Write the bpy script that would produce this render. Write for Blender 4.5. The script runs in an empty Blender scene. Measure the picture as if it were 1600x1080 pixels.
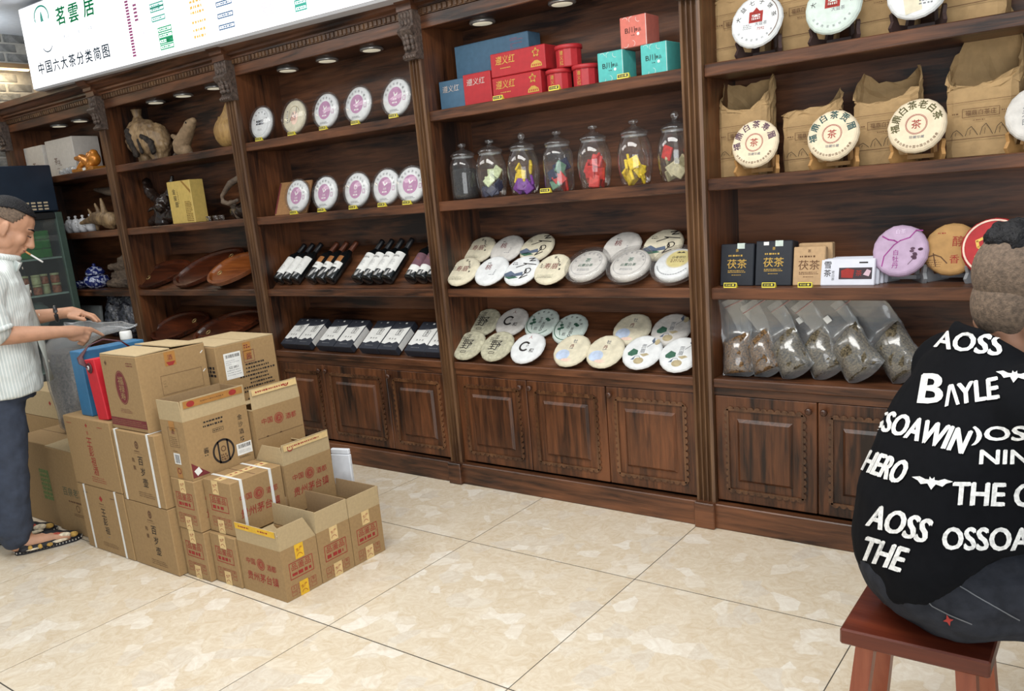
import bpy, bmesh, math, random
from mathutils import Vector, Matrix, Euler
from mathutils.bvhtree import BVHTree
PI = math.pi
SC = bpy.context.scene
COL = SC.collection
random.seed(11)
# ---------------------------------------------------------------- camera, world, lights, exposure
CAM = Vector((2.2285, -3.1151, 1.4446))
RW = Matrix(((0.803484, 0.589199, -0.085189), (-0.065107, 0.229205, 0.971198), (0.591755, -0.774796, 0.222523)))
cd = bpy.data.cameras.new('camera'); cam = bpy.data.objects.new('camera', cd); COL.objects.link(cam)
cd.sensor_fit = 'HORIZONTAL'; cd.sensor_width = 36.0; cd.lens = 29.33; cd.shift_y = 0.0375
cd.clip_start = 0.05
cam.matrix_world = Matrix.Translation(CAM) @ RW.transposed().to_4x4()
SC.camera = cam
wd = bpy.data.worlds.new('world'); SC.world = wd; wd.use_nodes = True
wd.node_tree.nodes['Background'].inputs[0].default_value = (0.86, 0.94, 1.0, 1)
wd.node_tree.nodes['Background'].inputs[1].default_value = 0.38
def area(name, loc, target, sx, sy, power, col):
    l = bpy.data.lights.new(name, 'AREA'); l.shape = 'RECTANGLE'; l.size = sx; l.size_y = sy
    l.energy = power; l.color = col
    o = bpy.data.objects.new(name, l); COL.objects.link(o); o.location = loc
    o.rotation_euler = (Vector(target) - Vector(loc)).to_track_quat('-Z', 'Y').to_euler()
    return o
area('shop_window_light', (3.6, -5.2, 1.55), (-0.2, 0.0, 0.7), 4.0, 2.6, 125, (0.95, 0.98, 1.0))
area('ceiling_lamp', (0.9, -1.7, 2.9), (0.9, -1.7, 0), 2.4, 0.9, 74, (1.0, 0.985, 0.95))
area('ceiling_lamp', (-2.2, -1.8, 2.9), (-2.2, -1.8, 0), 2.4, 0.9, 36, (1.0, 0.985, 0.95))
area('ceiling_fill_light', (-4.5, -0.5, 2.72), (-4.6, -0.45, 3.0), 0.5, 0.5, 5, (0.86, 0.94, 1.0))  # added uplight, no fitting there; brightens the ceiling and upper brick at far left
SC.view_settings.view_transform = 'Standard'; SC.view_settings.look = 'None'
SC.view_settings.gamma = 1.0; SC.view_settings.use_curve_mapping = False
SC.view_settings.exposure = 0.12
SC.cycles.max_bounces = 10; SC.cycles.transparent_max_bounces = 24
SC.cycles.transmission_bounces = 8
# ---------------------------------------------------------------- materials
def lin(c):
    return tuple(((x/255.0)/12.92 if x/255.0 <= 0.04045 else ((x/255.0+0.055)/1.055)**2.4) for x in c)
def _new(name):
    m = bpy.data.materials.new(name); m.use_nodes = True
    return m, m.node_tree.nodes, m.node_tree.links, m.node_tree.nodes['Principled BSDF']
MC = {}
def flat(name, rgb, rough=0.6, metal=0.0, noise=0.06, nscale=30.0, emit=0.0, spec=0.5, bump=0.0, bscale=200.0):
    """plain surface with a fine procedural mottling; rgb is sRGB 0-255"""
    if name in MC: return MC[name]
    m, N, L, b = _new(name); c = lin(rgb)
    if noise > 0:
        tc = N.new('ShaderNodeTexCoord'); nz = N.new('ShaderNodeTexNoise'); nz.inputs['Scale'].default_value = nscale
        nz.inputs['Detail'].default_value = 3.0
        rp = N.new('ShaderNodeValToRGB'); k = 1.0 - noise*2; q = 1.0 + noise*2
        rp.color_ramp.elements[0].position = 0.3; rp.color_ramp.elements[1].position = 0.7
        rp.color_ramp.elements[0].color = (c[0]*k, c[1]*k, c[2]*k, 1)
        rp.color_ramp.elements[1].color = (min(1, c[0]*q), min(1, c[1]*q), min(1, c[2]*q), 1)
        L.new(tc.outputs['Object'], nz.inputs['Vector']); L.new(nz.outputs['Fac'], rp.inputs['Fac'])
        L.new(rp.outputs['Color'], b.inputs['Base Color'])
    else:
        b.inputs['Base Color'].default_value = (*c, 1)
    b.inputs['Roughness'].default_value = rough; b.inputs['Metallic'].default_value = metal
    b.inputs['Specular IOR Level'].default_value = spec
    if emit > 0:
        b.inputs['Emission Color'].default_value = (*c, 1); b.inputs['Emission Strength'].default_value = emit
    if bump > 0:
        tc2 = N.new('ShaderNodeTexCoord'); n2 = N.new('ShaderNodeTexNoise'); n2.inputs['Scale'].default_value = bscale
        n2.inputs['Detail'].default_value = 4.0
        bp = N.new('ShaderNodeBump'); bp.inputs['Strength'].default_value = bump; bp.inputs['Distance'].default_value = 0.01
        L.new(tc2.outputs['Object'], n2.inputs['Vector']); L.new(n2.outputs['Fac'], bp.inputs['Height'])
        L.new(bp.outputs['Normal'], b.inputs['Normal'])
    MC[name] = m; return m
def wood(name, dark, light, axis, rough=0.4, freq=1.0, spec=0.5, patch=0.5):
    """grain runs along axis (0 x, 1 y, 2 z), world position based"""
    if name in MC: return MC[name]
    m, N, L, b = _new(name)
    geo = N.new('ShaderNodeNewGeometry'); mp = N.new('ShaderNodeMapping')
    s = [14.0*freq]*3; s[axis] = 1.1*freq; mp.inputs['Scale'].default_value = s
    L.new(geo.outputs['Position'], mp.inputs['Vector'])
    nz = N.new('ShaderNodeTexNoise'); nz.inputs['Scale'].default_value = 2.2; nz.inputs['Detail'].default_value = 7.0
    nz.inputs['Roughness'].default_value = 0.62; nz.inputs['Distortion'].default_value = 0.6
    L.new(mp.outputs['Vector'], nz.inputs['Vector'])
    mp2 = N.new('ShaderNodeMapping'); s2 = [2.6*freq]*3; s2[axis] = 0.9*freq; mp2.inputs['Scale'].default_value = s2
    L.new(geo.outputs['Position'], mp2.inputs['Vector'])
    n2 = N.new('ShaderNodeTexNoise'); n2.inputs['Scale'].default_value = 1.6; n2.inputs['Detail'].default_value = 3.0
    L.new(mp2.outputs['Vector'], n2.inputs['Vector'])
    mx = N.new('ShaderNodeMix'); mx.data_type = 'FLOAT'; mx.inputs[0].default_value = patch
    L.new(nz.outputs['Fac'], mx.inputs[2]); L.new(n2.outputs['Fac'], mx.inputs[3])
    rp = N.new('ShaderNodeValToRGB'); rp.color_ramp.elements[0].position = 0.39; rp.color_ramp.elements[1].position = 0.63
    rp.color_ramp.elements[0].color = (*lin(dark), 1); rp.color_ramp.elements[1].color = (*lin(light), 1)
    L.new(mx.outputs[0], rp.inputs['Fac']); L.new(rp.outputs['Color'], b.inputs['Base Color'])
    b.inputs['Roughness'].default_value = rough; b.inputs['Specular IOR Level'].default_value = spec
    bp = N.new('ShaderNodeBump'); bp.inputs['Strength'].default_value = 0.22; bp.inputs['Distance'].default_value = 0.004
    L.new(nz.outputs['Fac'], bp.inputs['Height']); L.new(bp.outputs['Normal'], b.inputs['Normal'])
    MC[name] = m; return m
def clear(name, tint=(235, 240, 240), gloss=0.10, haze=0.06, rough=0.06, edge=0.55, power=3.5):
    """thin clear glass or plastic film: see-through with a fresnel gloss and a little milky haze"""
    if name in MC: return MC[name]
    m, N, L, b = _new(name); N.remove(b); out = N['Material Output']
    tr = N.new('ShaderNodeBsdfTransparent'); tr.inputs[0].default_value = (*lin(tint), 1)
    gl = N.new('ShaderNodeBsdfGlossy'); gl.inputs['Roughness'].default_value = rough
    df = N.new('ShaderNodeBsdfDiffuse'); df.inputs[0].default_value = (0.8, 0.82, 0.84, 1)
    lw = N.new('ShaderNodeLayerWeight'); lw.inputs['Blend'].default_value = 0.5
    pw = N.new('ShaderNodeMath'); pw.operation = 'POWER'; pw.inputs[1].default_value = power; L.new(lw.outputs['Facing'], pw.inputs[0])
    fr = N.new('ShaderNodeMath'); fr.operation = 'MULTIPLY'; fr.inputs[1].default_value = edge; L.new(pw.outputs[0], fr.inputs[0])
    ad = N.new('ShaderNodeMath'); ad.operation = 'ADD'; ad.use_clamp = True; ad.inputs[1].default_value = 0.03+gloss*0.08
    L.new(fr.outputs[0], ad.inputs[0])
    m1 = N.new('ShaderNodeMixShader'); m1.inputs[0].default_value = haze
    L.new(tr.outputs[0], m1.inputs[1]); L.new(df.outputs[0], m1.inputs[2])
    m2 = N.new('ShaderNodeMixShader'); L.new(ad.outputs[0], m2.inputs[0])
    L.new(m1.outputs[0], m2.inputs[1]); L.new(gl.outputs[0], m2.inputs[2]); L.new(m2.outputs[0], out.inputs['Surface'])
    MC[name] = m; return m
# ---------------------------------------------------------------- mesh helpers
class MB:
    """collects shapes, builds ONE mesh object"""
    def __init__(s): s.v = []; s.f = []; s.m = []; s.mats = []; s.smooth = []
    def mi(s, mat):
        if mat not in s.mats: s.mats.append(mat)
        return s.mats.index(mat)
    def add(s, vs, fs, mat, sm=False, M=None):
        o = len(s.v); k = s.mi(mat)
        s.v += [tuple(M @ Vector(p)) if M else tuple(p) for p in vs]
        for f in fs: s.f.append(tuple(i+o for i in f)); s.m.append(k); s.smooth.append(sm)
        return s
    def box(s, x0, x1, y0, y1, z0, z1, mat, M=None):
        vs = [(x, y, z) for z in (z0, z1) for y in (y0, y1) for x in (x0, x1)]
        return s.add(vs, [(0, 2, 3, 1), (4, 5, 7, 6), (0, 1, 5, 4), (1, 3, 7, 5), (3, 2, 6, 7), (2, 0, 4, 6)], mat, M=M)
    def bbox(s, x0, x1, y0, y1, z0, z1, mat, b=0.004, M=None):
        """box with chamfered edges"""
        bm = bmesh.new(); bmesh.ops.create_cube(bm, size=1.0)
        bmesh.ops.scale(bm, vec=(x1-x0, y1-y0, z1-z0), verts=bm.verts)
        bmesh.ops.translate(bm, vec=((x0+x1)/2, (y0+y1)/2, (z0+z1)/2), verts=bm.verts)
        bmesh.ops.bevel(bm, geom=list(bm.edges), offset=b, segments=1, profile=0.5, affect='EDGES')
        bm.verts.index_update()
        s.add([v.co[:] for v in bm.verts], [[v.index for v in f.verts] for f in bm.faces], mat, M=M); bm.free(); return s
    def prism(s, pts, h0, h1, mat, M=None, axis=2, sm=False):
        """polygon pts (a,b) extruded along axis"""
        n = len(pts)
        def P(a, b, h): return ((a, b, h) if axis == 2 else (a, h, b) if axis == 1 else (h, a, b))
        vs = [P(a, b, h0) for a, b in pts] + [P(a, b, h1) for a, b in pts]
        fs = [tuple(range(n-1, -1, -1)), tuple(range(n, 2*n))] + [(i, (i+1) % n, n+(i+1) % n, n+i) for i in range(n)]
        if axis == 1: fs = [tuple(reversed(f)) for f in fs]
        return s.add(vs, fs, mat, sm, M)
    def lathe(s, prof, mat, n=24, M=None, sm=True, wob=None):
        """profile (r,z) from bottom to top spun about z"""
        vs = []; fs = []
        for r, z in prof:
            for i in range(n):
                a = 2*PI*i/n; k = wob(a, z) if wob else 1.0
                vs.append((r*k*math.cos(a), r*k*math.sin(a), z))
        for j in range(len(prof)-1):
            for i in range(n):
                fs.append((j*n+i, j*n+(i+1) % n, (j+1)*n+(i+1) % n, (j+1)*n+i))
        if prof[0][0] > 1e-5: fs.append(tuple(range(n-1, -1, -1)))
        if prof[-1][0] > 1e-5: fs.append(tuple(range((len(prof)-1)*n, len(prof)*n)))
        return s.add(vs, fs, mat, sm, M)
    def tube(s, pts, r, mat, n=8, M=None, cap=True, flat=1.0):
        pts = [Vector(p) for p in pts]; vs = []; fs = []; m = len(pts)
        up = Vector((0, 0, 1))
        for i, p in enumerate(pts):
            d = (pts[min(i+1, m-1)]-pts[max(i-1, 0)]).normalized()
            a = d.cross(up); a = a.normalized() if a.length > 1e-3 else Vector((1, 0, 0)); b = a.cross(d)
            rr = r[i] if isinstance(r, (list, tuple)) else r
            for k in range(n):
                t = 2*PI*k/n; vs.append(p + a*rr*math.cos(t) + b*rr*flat*math.sin(t))
        for i in range(m-1):
            for k in range(n): fs.append((i*n+k, i*n+(k+1) % n, (i+1)*n+(k+1) % n, (i+1)*n+k))
        if cap: fs += [tuple(range(n-1, -1, -1)), tuple(range((m-1)*n, m*n))]
        return s.add(vs, fs, mat, True, M)
    def ball(s, c, r, mat, n=12, M=None, rot=None):
        """ellipsoid, r scalar or triple"""
        r = (r, r, r) if not hasattr(r, '__len__') else r
        T = Matrix.Translation(c) @ (rot.to_4x4() if rot else Matrix.Identity(4)) @ Matrix.Diagonal((*r, 1))
        if M: T = M @ T
        pr = [(math.sin(PI*i/(n//2+2)), -math.cos(PI*i/(n//2+2))) for i in range(n//2+3)]
        pr[0] = (1e-4, -1); pr[-1] = (1e-4, 1)
        return s.lathe(pr, mat, n, T)
    def build(s, name, parent=None, loc=None, rot=None):
        me = bpy.data.meshes.new(name); me.from_pydata(s.v, [], s.f)
        for m in s.mats: me.materials.append(m)
        me.polygons.foreach_set('material_index', s.m); me.polygons.foreach_set('use_smooth', s.smooth); me.update()
        return link(name, me, parent, loc, rot)
def link(name, data, parent=None, loc=None, rot=None):
    o = bpy.data.objects.new(name, data); COL.objects.link(o)
    if parent is not None: o.parent = parent
    if loc is not None: o.location = loc
    if rot is not None: o.rotation_euler = rot
    return o
def tag(o, label=None, cat=None, group=None, kind=None):
    if label: o['label'] = label
    if cat: o['category'] = cat
    if group: o['group'] = group
    if kind: o['kind'] = kind
    return o
def thing(name, label, cat, loc=(0, 0, 0), rot=(0, 0, 0), group=None):
    o = link(name, None, None, loc, rot); o.empty_display_size = 0.05
    return tag(o, label, cat, group)
def dup(root, loc=None, rot=None, label=None, group=None, scale=None):
    def cp(o, par):
        c = o.copy(); COL.objects.link(c)
        if par is not None: c.parent = par
        for ch in o.children: cp(ch, c)
        return c
    r = cp(root, None)
    if loc is not None: r.location = loc
    if rot is not None: r.rotation_euler = rot
    if label: r['label'] = label
    if group: r['group'] = group
    if scale: r.scale = scale
    return r
# ---------------------------------------------------------------- flat print (lettering, marks)
_tc = {}
def glyphs(body):
    if body in _tc: return _tc[body]
    cu = bpy.data.curves.new('t', 'FONT'); cu.body = body; cu.resolution_u = 3; cu.offset = 0.004
    o = bpy.data.objects.new('t', cu); COL.objects.link(o)
    dg = bpy.context.evaluated_depsgraph_get()
    me = bpy.data.meshes.new_from_object(o.evaluated_get(dg))
    vs = [v.co[:2] for v in me.vertices]; fs = [tuple(p.vertices) for p in me.polygons]
    bpy.data.objects.remove(o); bpy.data.curves.remove(cu); bpy.data.meshes.remove(me)
    x0 = min(v[0] for v in vs); x1 = max(v[0] for v in vs); y0 = min(v[1] for v in vs); y1 = max(v[1] for v in vs)
    h = y1-y0
    vs = [((x-(x0+x1)/2)/h, (y-(y0+y1)/2)/h) for x, y in vs]
    _tc[body] = (vs, fs, (x1-x0)/h); return _tc[body]
class Pr:
    """2D drawing; later laid on a plane in the thing's own space"""
    def __init__(s): s.v = []; s.f = []; s.m = []; s.mats = []; s.z = 0.0
    def up(s): s.z += 0.00035; return s
    def add(s, m, vs, fs):
        if m not in s.mats: s.mats.append(m)
        k = s.mats.index(m); o = len(s.v)
        s.v += [(x, y, s.z) for x, y in vs]
        for f in fs: s.f.append(tuple(i+o for i in f)); s.m.append(k)
        return s
    def poly(s, m, pts): return s.add(m, pts, [tuple(range(len(pts)))])
    def rect(s, m, cx, cy, w, h, a=0.0):
        c, q = math.cos(a), math.sin(a)
        return s.poly(m, [(cx+x*c-y*q, cy+x*q+y*c) for x, y in ((-w/2, -h/2), (w/2, -h/2), (w/2, h/2), (-w/2, h/2))])
    def frame(s, m, cx, cy, w, h, t):
        s.rect(m, cx, cy-h/2, w+t, t); s.rect(m, cx, cy+h/2, w+t, t)
        s.rect(m, cx-w/2, cy, t, h-t); return s.rect(m, cx+w/2, cy, t, h-t)
    def ell(s, m, cx, cy, rx, ry, n=28, a0=0, a1=2*PI):
        return s.poly(m, [(cx+rx*math.cos(a0+(a1-a0)*i/n), cy+ry*math.sin(a0+(a1-a0)*i/n)) for i in range(n + (a1-a0 < 6.28))])
    def ring(s, m, cx, cy, r, t, n=32, ry=None, a0=0, a1=2*PI):
        ry = ry or r; vs = []; full = a1-a0 > 6.28; k = n if full else n+1
        for i in range(k):
            a = a0+(a1-a0)*i/n; c, q = math.cos(a), math.sin(a)
            vs += [(cx+r*c, cy+ry*q), (cx+(r-t)*c, cy+(ry-t)*q)]
        fs = [(2*i, 2*((i+1) % k), 2*((i+1) % k)+1, 2*i+1) for i in range(n)]
        return s.add(m, vs, fs)
    def line(s, m, pts, t):
        for (x0, y0), (x1, y1) in zip(pts, pts[1:]):
            s.rect(m, (x0+x1)/2, (y0+y1)/2, math.hypot(x1-x0, y1-y0)+t*0.6, t, math.atan2(y1-y0, x1-x0))
        return s
    def bold(s, m, body, cx, cy, h, t=0.04, **k):
        for dx, dy in ((0, 0), (t, 0), (t/2, t/2)): s.text(m, body, cx+dx*h, cy+dy*h, h, **k)
        return s
    def text(s, m, body, cx, cy, h, a=0.0, sx=1.0, w=None, shear=0.0):
        vs, fs, asp = glyphs(body); 
        if w: sx = w/(asp*h)
        c, q = math.cos(a), math.sin(a)
        pts = [((x*sx+y*shear)*h, y*h) for x, y in vs]
        return s.add(m, [(cx+x*c-y*q, cy+x*q+y*c) for x, y in pts], fs)
    def vtext(s, m, body, cx, cy, h, gap=1.15, sx=1.0):
        n = len(body)
        for i, ch in enumerate(body): s.text(m, ch, cx, cy+((n-1)/2-i)*h*gap, h, 0, sx)
        return s
    def arc(s, m, body, cx, cy, r, h, a0, a1):
        """letters along an arc, a0..a1 in degrees, heads outward on top, inward when a1>a0"""
        n = len(body)
        for i, ch in enumerate(body):
            if ch == ' ': continue
            a = math.radians(a0+(a1-a0)*(i/(n-1) if n > 1 else 0.5))
            s.text(m, ch, cx+r*math.cos(a), cy+r*math.sin(a), h, a-PI/2 if a0 > a1 else a+PI/2)
            if h > 0.02: s.text(m, ch, cx+r*math.cos(a)+0.0012, cy+r*math.sin(a)+0.0008, h*0.99, a-PI/2 if a0 > a1 else a+PI/2)
        return s
    def fine(s, m, cx, cy, w, h, rows, seed=1, fill=0.55, a=0.0):
        """rows of print too small to read: rows of little strokes"""
        R = random.Random(seed); c, q = math.cos(a), math.sin(a)
        for r in range(rows):
            y = (0.5-(r+0.5)/rows)*h; x = -w/2; end = w/2*(1 if r % 3 else R.uniform(0.5, 1.0))
            while x < end:
                l = R.uniform(0.6, 1.6)*h/rows*fill; l = min(l, end-x)
                if l < h/rows*0.2: break
                s.rect(m, cx+(x+l/2)*c-y*q, cy+(x+l/2)*q+y*c, l, h/rows*fill*R.uniform(0.7, 1.0), a); x += l + h/rows*R.uniform(0.2, 0.5)
        return s
    def bars(s, m, cx, cy, w, h, seed=3):
        R = random.Random(seed); x = -w/2
        while x < w/2:
            b = R.choice((1, 1, 2, 3))*w/70; s.rect(m, cx+x+b/2, cy, b, h); x += b + R.choice((1, 1, 2))*w/60
        return s
    def build(s, name, parent, O, U, V, off=0.0006, warp=None):
        O, U, V = Vector(O), Vector(U).normalized(), Vector(V).normalized(); W = U.cross(V)
        vs = [O + U*x + V*y + W*(off+z) for x, y, z in s.v]
        if warp: vs = [warp(p) for p in vs]
        me = bpy.data.meshes.new(name); me.from_pydata([p[:] for p in vs], [], s.f)
        for m in s.mats: me.materials.append(m)
        me.polygons.foreach_set('material_index', s.m); me.update()
        return link(name, me, parent)
# common materials
WH = wood('dark_wood_level_grain', (32, 18, 12), (116, 73, 47), 0, 0.36, 1.3)
WV = wood('dark_wood_upright_grain', (30, 16, 10), (114, 69, 41), 2, 0.36, 1.2)
WP = wood('pilaster_wood', (60, 38, 25), (116, 84, 56), 2, 0.42, patch=0.35)
WC = flat('carved_wood', (84, 70, 62), 0.55, 0, 0.25, 60, bump=0.5, bscale=120)
CARD = flat('brown_cardboard', (155, 126, 86), 0.85, 0, 0.035, 90)
CARDIN = flat('cardboard_inside', (150, 124, 90), 0.9, 0, 0.03, 90)
CARDE = flat('cardboard_pale_flap', (178, 157, 120), 0.88, 0, 0.03, 90)
RED = flat('red_ink', (150, 44, 38), 0.8, 0, 0.05, 80)
DRED = flat('dark_red_ink', (112, 42, 44), 0.8, 0, 0.05, 80)
BLK = flat('black_ink', (34, 26, 24), 0.8, 0, 0.0)
BRN = flat('brown_ink', (96, 66, 44), 0.85, 0, 0.0)
WHT = flat('white_paper', (226, 226, 222), 0.7, 0, 0.03, 40)
GRY = flat('grey_ink', (120, 122, 126), 0.8, 0, 0.0)
GOLD = flat('gold_foil', (212, 172, 84), 0.35, 0.4, 0.05, 60)
SILV = flat('silver_foil', (200, 188, 180), 0.35, 0.4, 0.15, 80)
CLEAR = clear('clear_plastic', (253, 253, 253), 0.1, 0.02, 0.05)
GLASS = clear('jar_glass', (252, 253, 253), 0.5, 0.02, 0.03, 0.9, 2.2)
FILM = clear('plastic_bag_film', (249, 250, 251), 0.4, 0.19, 0.16)
BLACKP = flat('black_plastic', (26, 26, 30), 0.4, 0, 0.0)
# ---------------------------------------------------------------- room shell
def marble():
    m, N, L, b = _new('floor_marble')
    geo = N.new('ShaderNodeNewGeometry'); oi = N.new('ShaderNodeObjectInfo')
    ml = N.new('ShaderNodeMath'); ml.operation = 'MULTIPLY'; ml.inputs[1].default_value = 7.0
    cb = N.new('ShaderNodeCombineXYZ'); L.new(oi.outputs['Random'], ml.inputs[0]); L.new(ml.outputs[0], cb.inputs['Z'])
    ad = N.new('ShaderNodeVectorMath'); L.new(geo.outputs['Position'], ad.inputs[0]); L.new(cb.outputs[0], ad.inputs[1])
    nz = N.new('ShaderNodeTexNoise'); nz.inputs['Scale'].default_value = 5.0; nz.inputs['Detail'].default_value = 4.0
    L.new(ad.outputs[0], nz.inputs['Vector'])
    sc = N.new('ShaderNodeVectorMath'); sc.operation = 'SCALE'; sc.inputs['Scale'].default_value = 0.12
    L.new(nz.outputs['Color'], sc.inputs[0])
    ad2 = N.new('ShaderNodeVectorMath'); L.new(ad.outputs[0], ad2.inputs[0]); L.new(sc.outputs[0], ad2.inputs[1])
    vo = N.new('ShaderNodeTexVoronoi'); vo.feature = 'SMOOTH_F1'; vo.inputs['Scale'].default_value = 13.0
    vo.inputs['Smoothness'].default_value = 0.1; L.new(ad2.outputs[0], vo.inputs['Vector'])
    sp = N.new('ShaderNodeSeparateColor'); L.new(vo.outputs['Color'], sp.inputs[0])
    rp = N.new('ShaderNodeValToRGB'); e = rp.color_ramp.elements
    e[0].position = 0.0; e[0].color = (*lin((206, 192, 168)), 1)
    e[1].position = 1.0; e[1].color = (*lin((232, 229, 220)), 1)
    for p, c in ((0.25, (213, 201, 179)), (0.5, (209, 196, 173)), (0.66, (219, 209, 190)), (0.78, (205, 198, 186)), (0.86, (222, 214, 198))):
        x = e.new(p); x.color = (*lin(c), 1)
    L.new(sp.outputs[0], rp.inputs['Fac'])
    n2 = N.new('ShaderNodeTexNoise'); n2.inputs['Scale'].default_value = 16.0; n2.inputs['Detail'].default_value = 8.0
    n2.inputs['Distortion'].default_value = 2.2; n2.inputs['Roughness'].default_value = 0.7; L.new(ad.outputs[0], n2.inputs['Vector'])
    r2 = N.new('ShaderNodeValToRGB'); r2.color_ramp.elements[0].position = 0.36; r2.color_ramp.elements[1].position = 0.66
    r2.color_ramp.elements[0].color = (*lin((192, 168, 136)), 1); r2.color_ramp.elements[1].color = (*lin((228, 220, 204)), 1)
    L.new(n2.outputs['Fac'], r2.inputs['Fac'])
    mx = N.new('ShaderNodeMix'); mx.data_type = 'RGBA'; mx.inputs[0].default_value = 0.42
    L.new(rp.outputs['Color'], mx.inputs[6]); L.new(r2.outputs['Color'], mx.inputs[7])
    L.new(mx.outputs[2], b.inputs['Base Color'])
    b.inputs['Roughness'].default_value = 0.22; b.inputs['Specular IOR Level'].default_value = 0.4
    return m
MARBLE = marble()
GROUT = flat('tile_grout', (74, 68, 60), 0.9, 0, 0.05)
fl = MB().box(-5.2, 4.4, -4.6, 0.42, -0.06, -0.0012, GROUT).build('floor'); tag(fl, kind='structure')
tile = MB().box(0.0018, 0.7982, 0.0026, 0.7974, -0.006, 0.0, MARBLE)
tm = None
for i in range(-7, 5):
    for j in range(-4, 2):
        x, y = -0.003+0.8*i, -1.392+0.8*j
        if tm is None: o = tile.build('tile', fl); tm = o.data
        else: o = link('tile', tm, fl)
        o.location = (x, y, 0)
PLAST = flat('white_plaster', (222, 228, 236), 0.9, 0, 0.02)
tag(MB().box(-5.2, 4.4, -4.2, 0.42, 2.96, 3.02, PLAST).build('ceiling'), kind='structure')
tag(MB().box(-5.2, 4.4, 0.345, 0.42, -0.006, 2.96, flat('back_wall', (150, 140, 128), 0.9, 0, 0.05)).build('wall_back'), kind='structure')
MORT = flat('brick_mortar', (176, 172, 164), 0.95, 0, 0.06)
BRK = flat('grey_brick', (126, 126, 124), 0.9, 0, 0.2, 14, bump=0.5, bscale=60)
wl = MB().box(-5.2, -4.955, -4.2, 0.345, -0.006, 2.96, MORT)
wl.box(-4.955, -4.872, -4.2, 0.345, 2.745, 2.96, MORT)
wl = tag(wl.build('wall_left'), kind='structure')
bmesh_b = None
def brick(x, y, z):
    global bmesh_b
    if bmesh_b is None:
        o = MB().bbox(-0.008, 0.006, -0.092, 0.092, -0.03, 0.03, BRK, 0.004).build('brick', wl); bmesh_b = o.data
    else: o = link('brick', bmesh_b, wl)
    o.location = (x+random.uniform(-0.002, 0.002), y, z)
for r in range(15):
    z = 1.74+r*0.07
    if z < 2.72:
        for k in range(5): brick(-4.957, 0.24-k*0.2-(0.1 if r % 2 else 0), z)
for r in range(3):
    for k in range(6): brick(-4.874, 0.24-k*0.2-(0.1 if r % 2 else 0), 2.79+r*0.07)
LEDGE = wood('pale_ledge_wood', (150, 118, 84), (190, 158, 120), 1, 0.5)
tag(MB().bbox(-4.955, -4.84, -1.2, 0.34, 2.712, 2.745, LEDGE, 0.004).build('trim_1'), kind='structure')
led = MB().bbox(-4.90, -4.87, -1.1, 0.3, 2.700, 2.712, flat('led_strip_glow', (255, 226, 170), 0.5, 0, 0, emit=4.0), 0.002).build('led_strip')
tag(led, 'warm glowing light strip under the brick ledge at far left', 'light')
lw = bpy.data.lights.new('ledge_lamp', 'AREA'); lw.shape = 'RECTANGLE'; lw.size = 0.06; lw.size_y = 1.0; lw.energy = 5; lw.color = (1, 0.8, 0.5)
lo = bpy.data.objects.new('ledge_lamp', lw); COL.objects.link(lo); lo.location = (-4.885, -0.3, 2.69)
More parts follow.
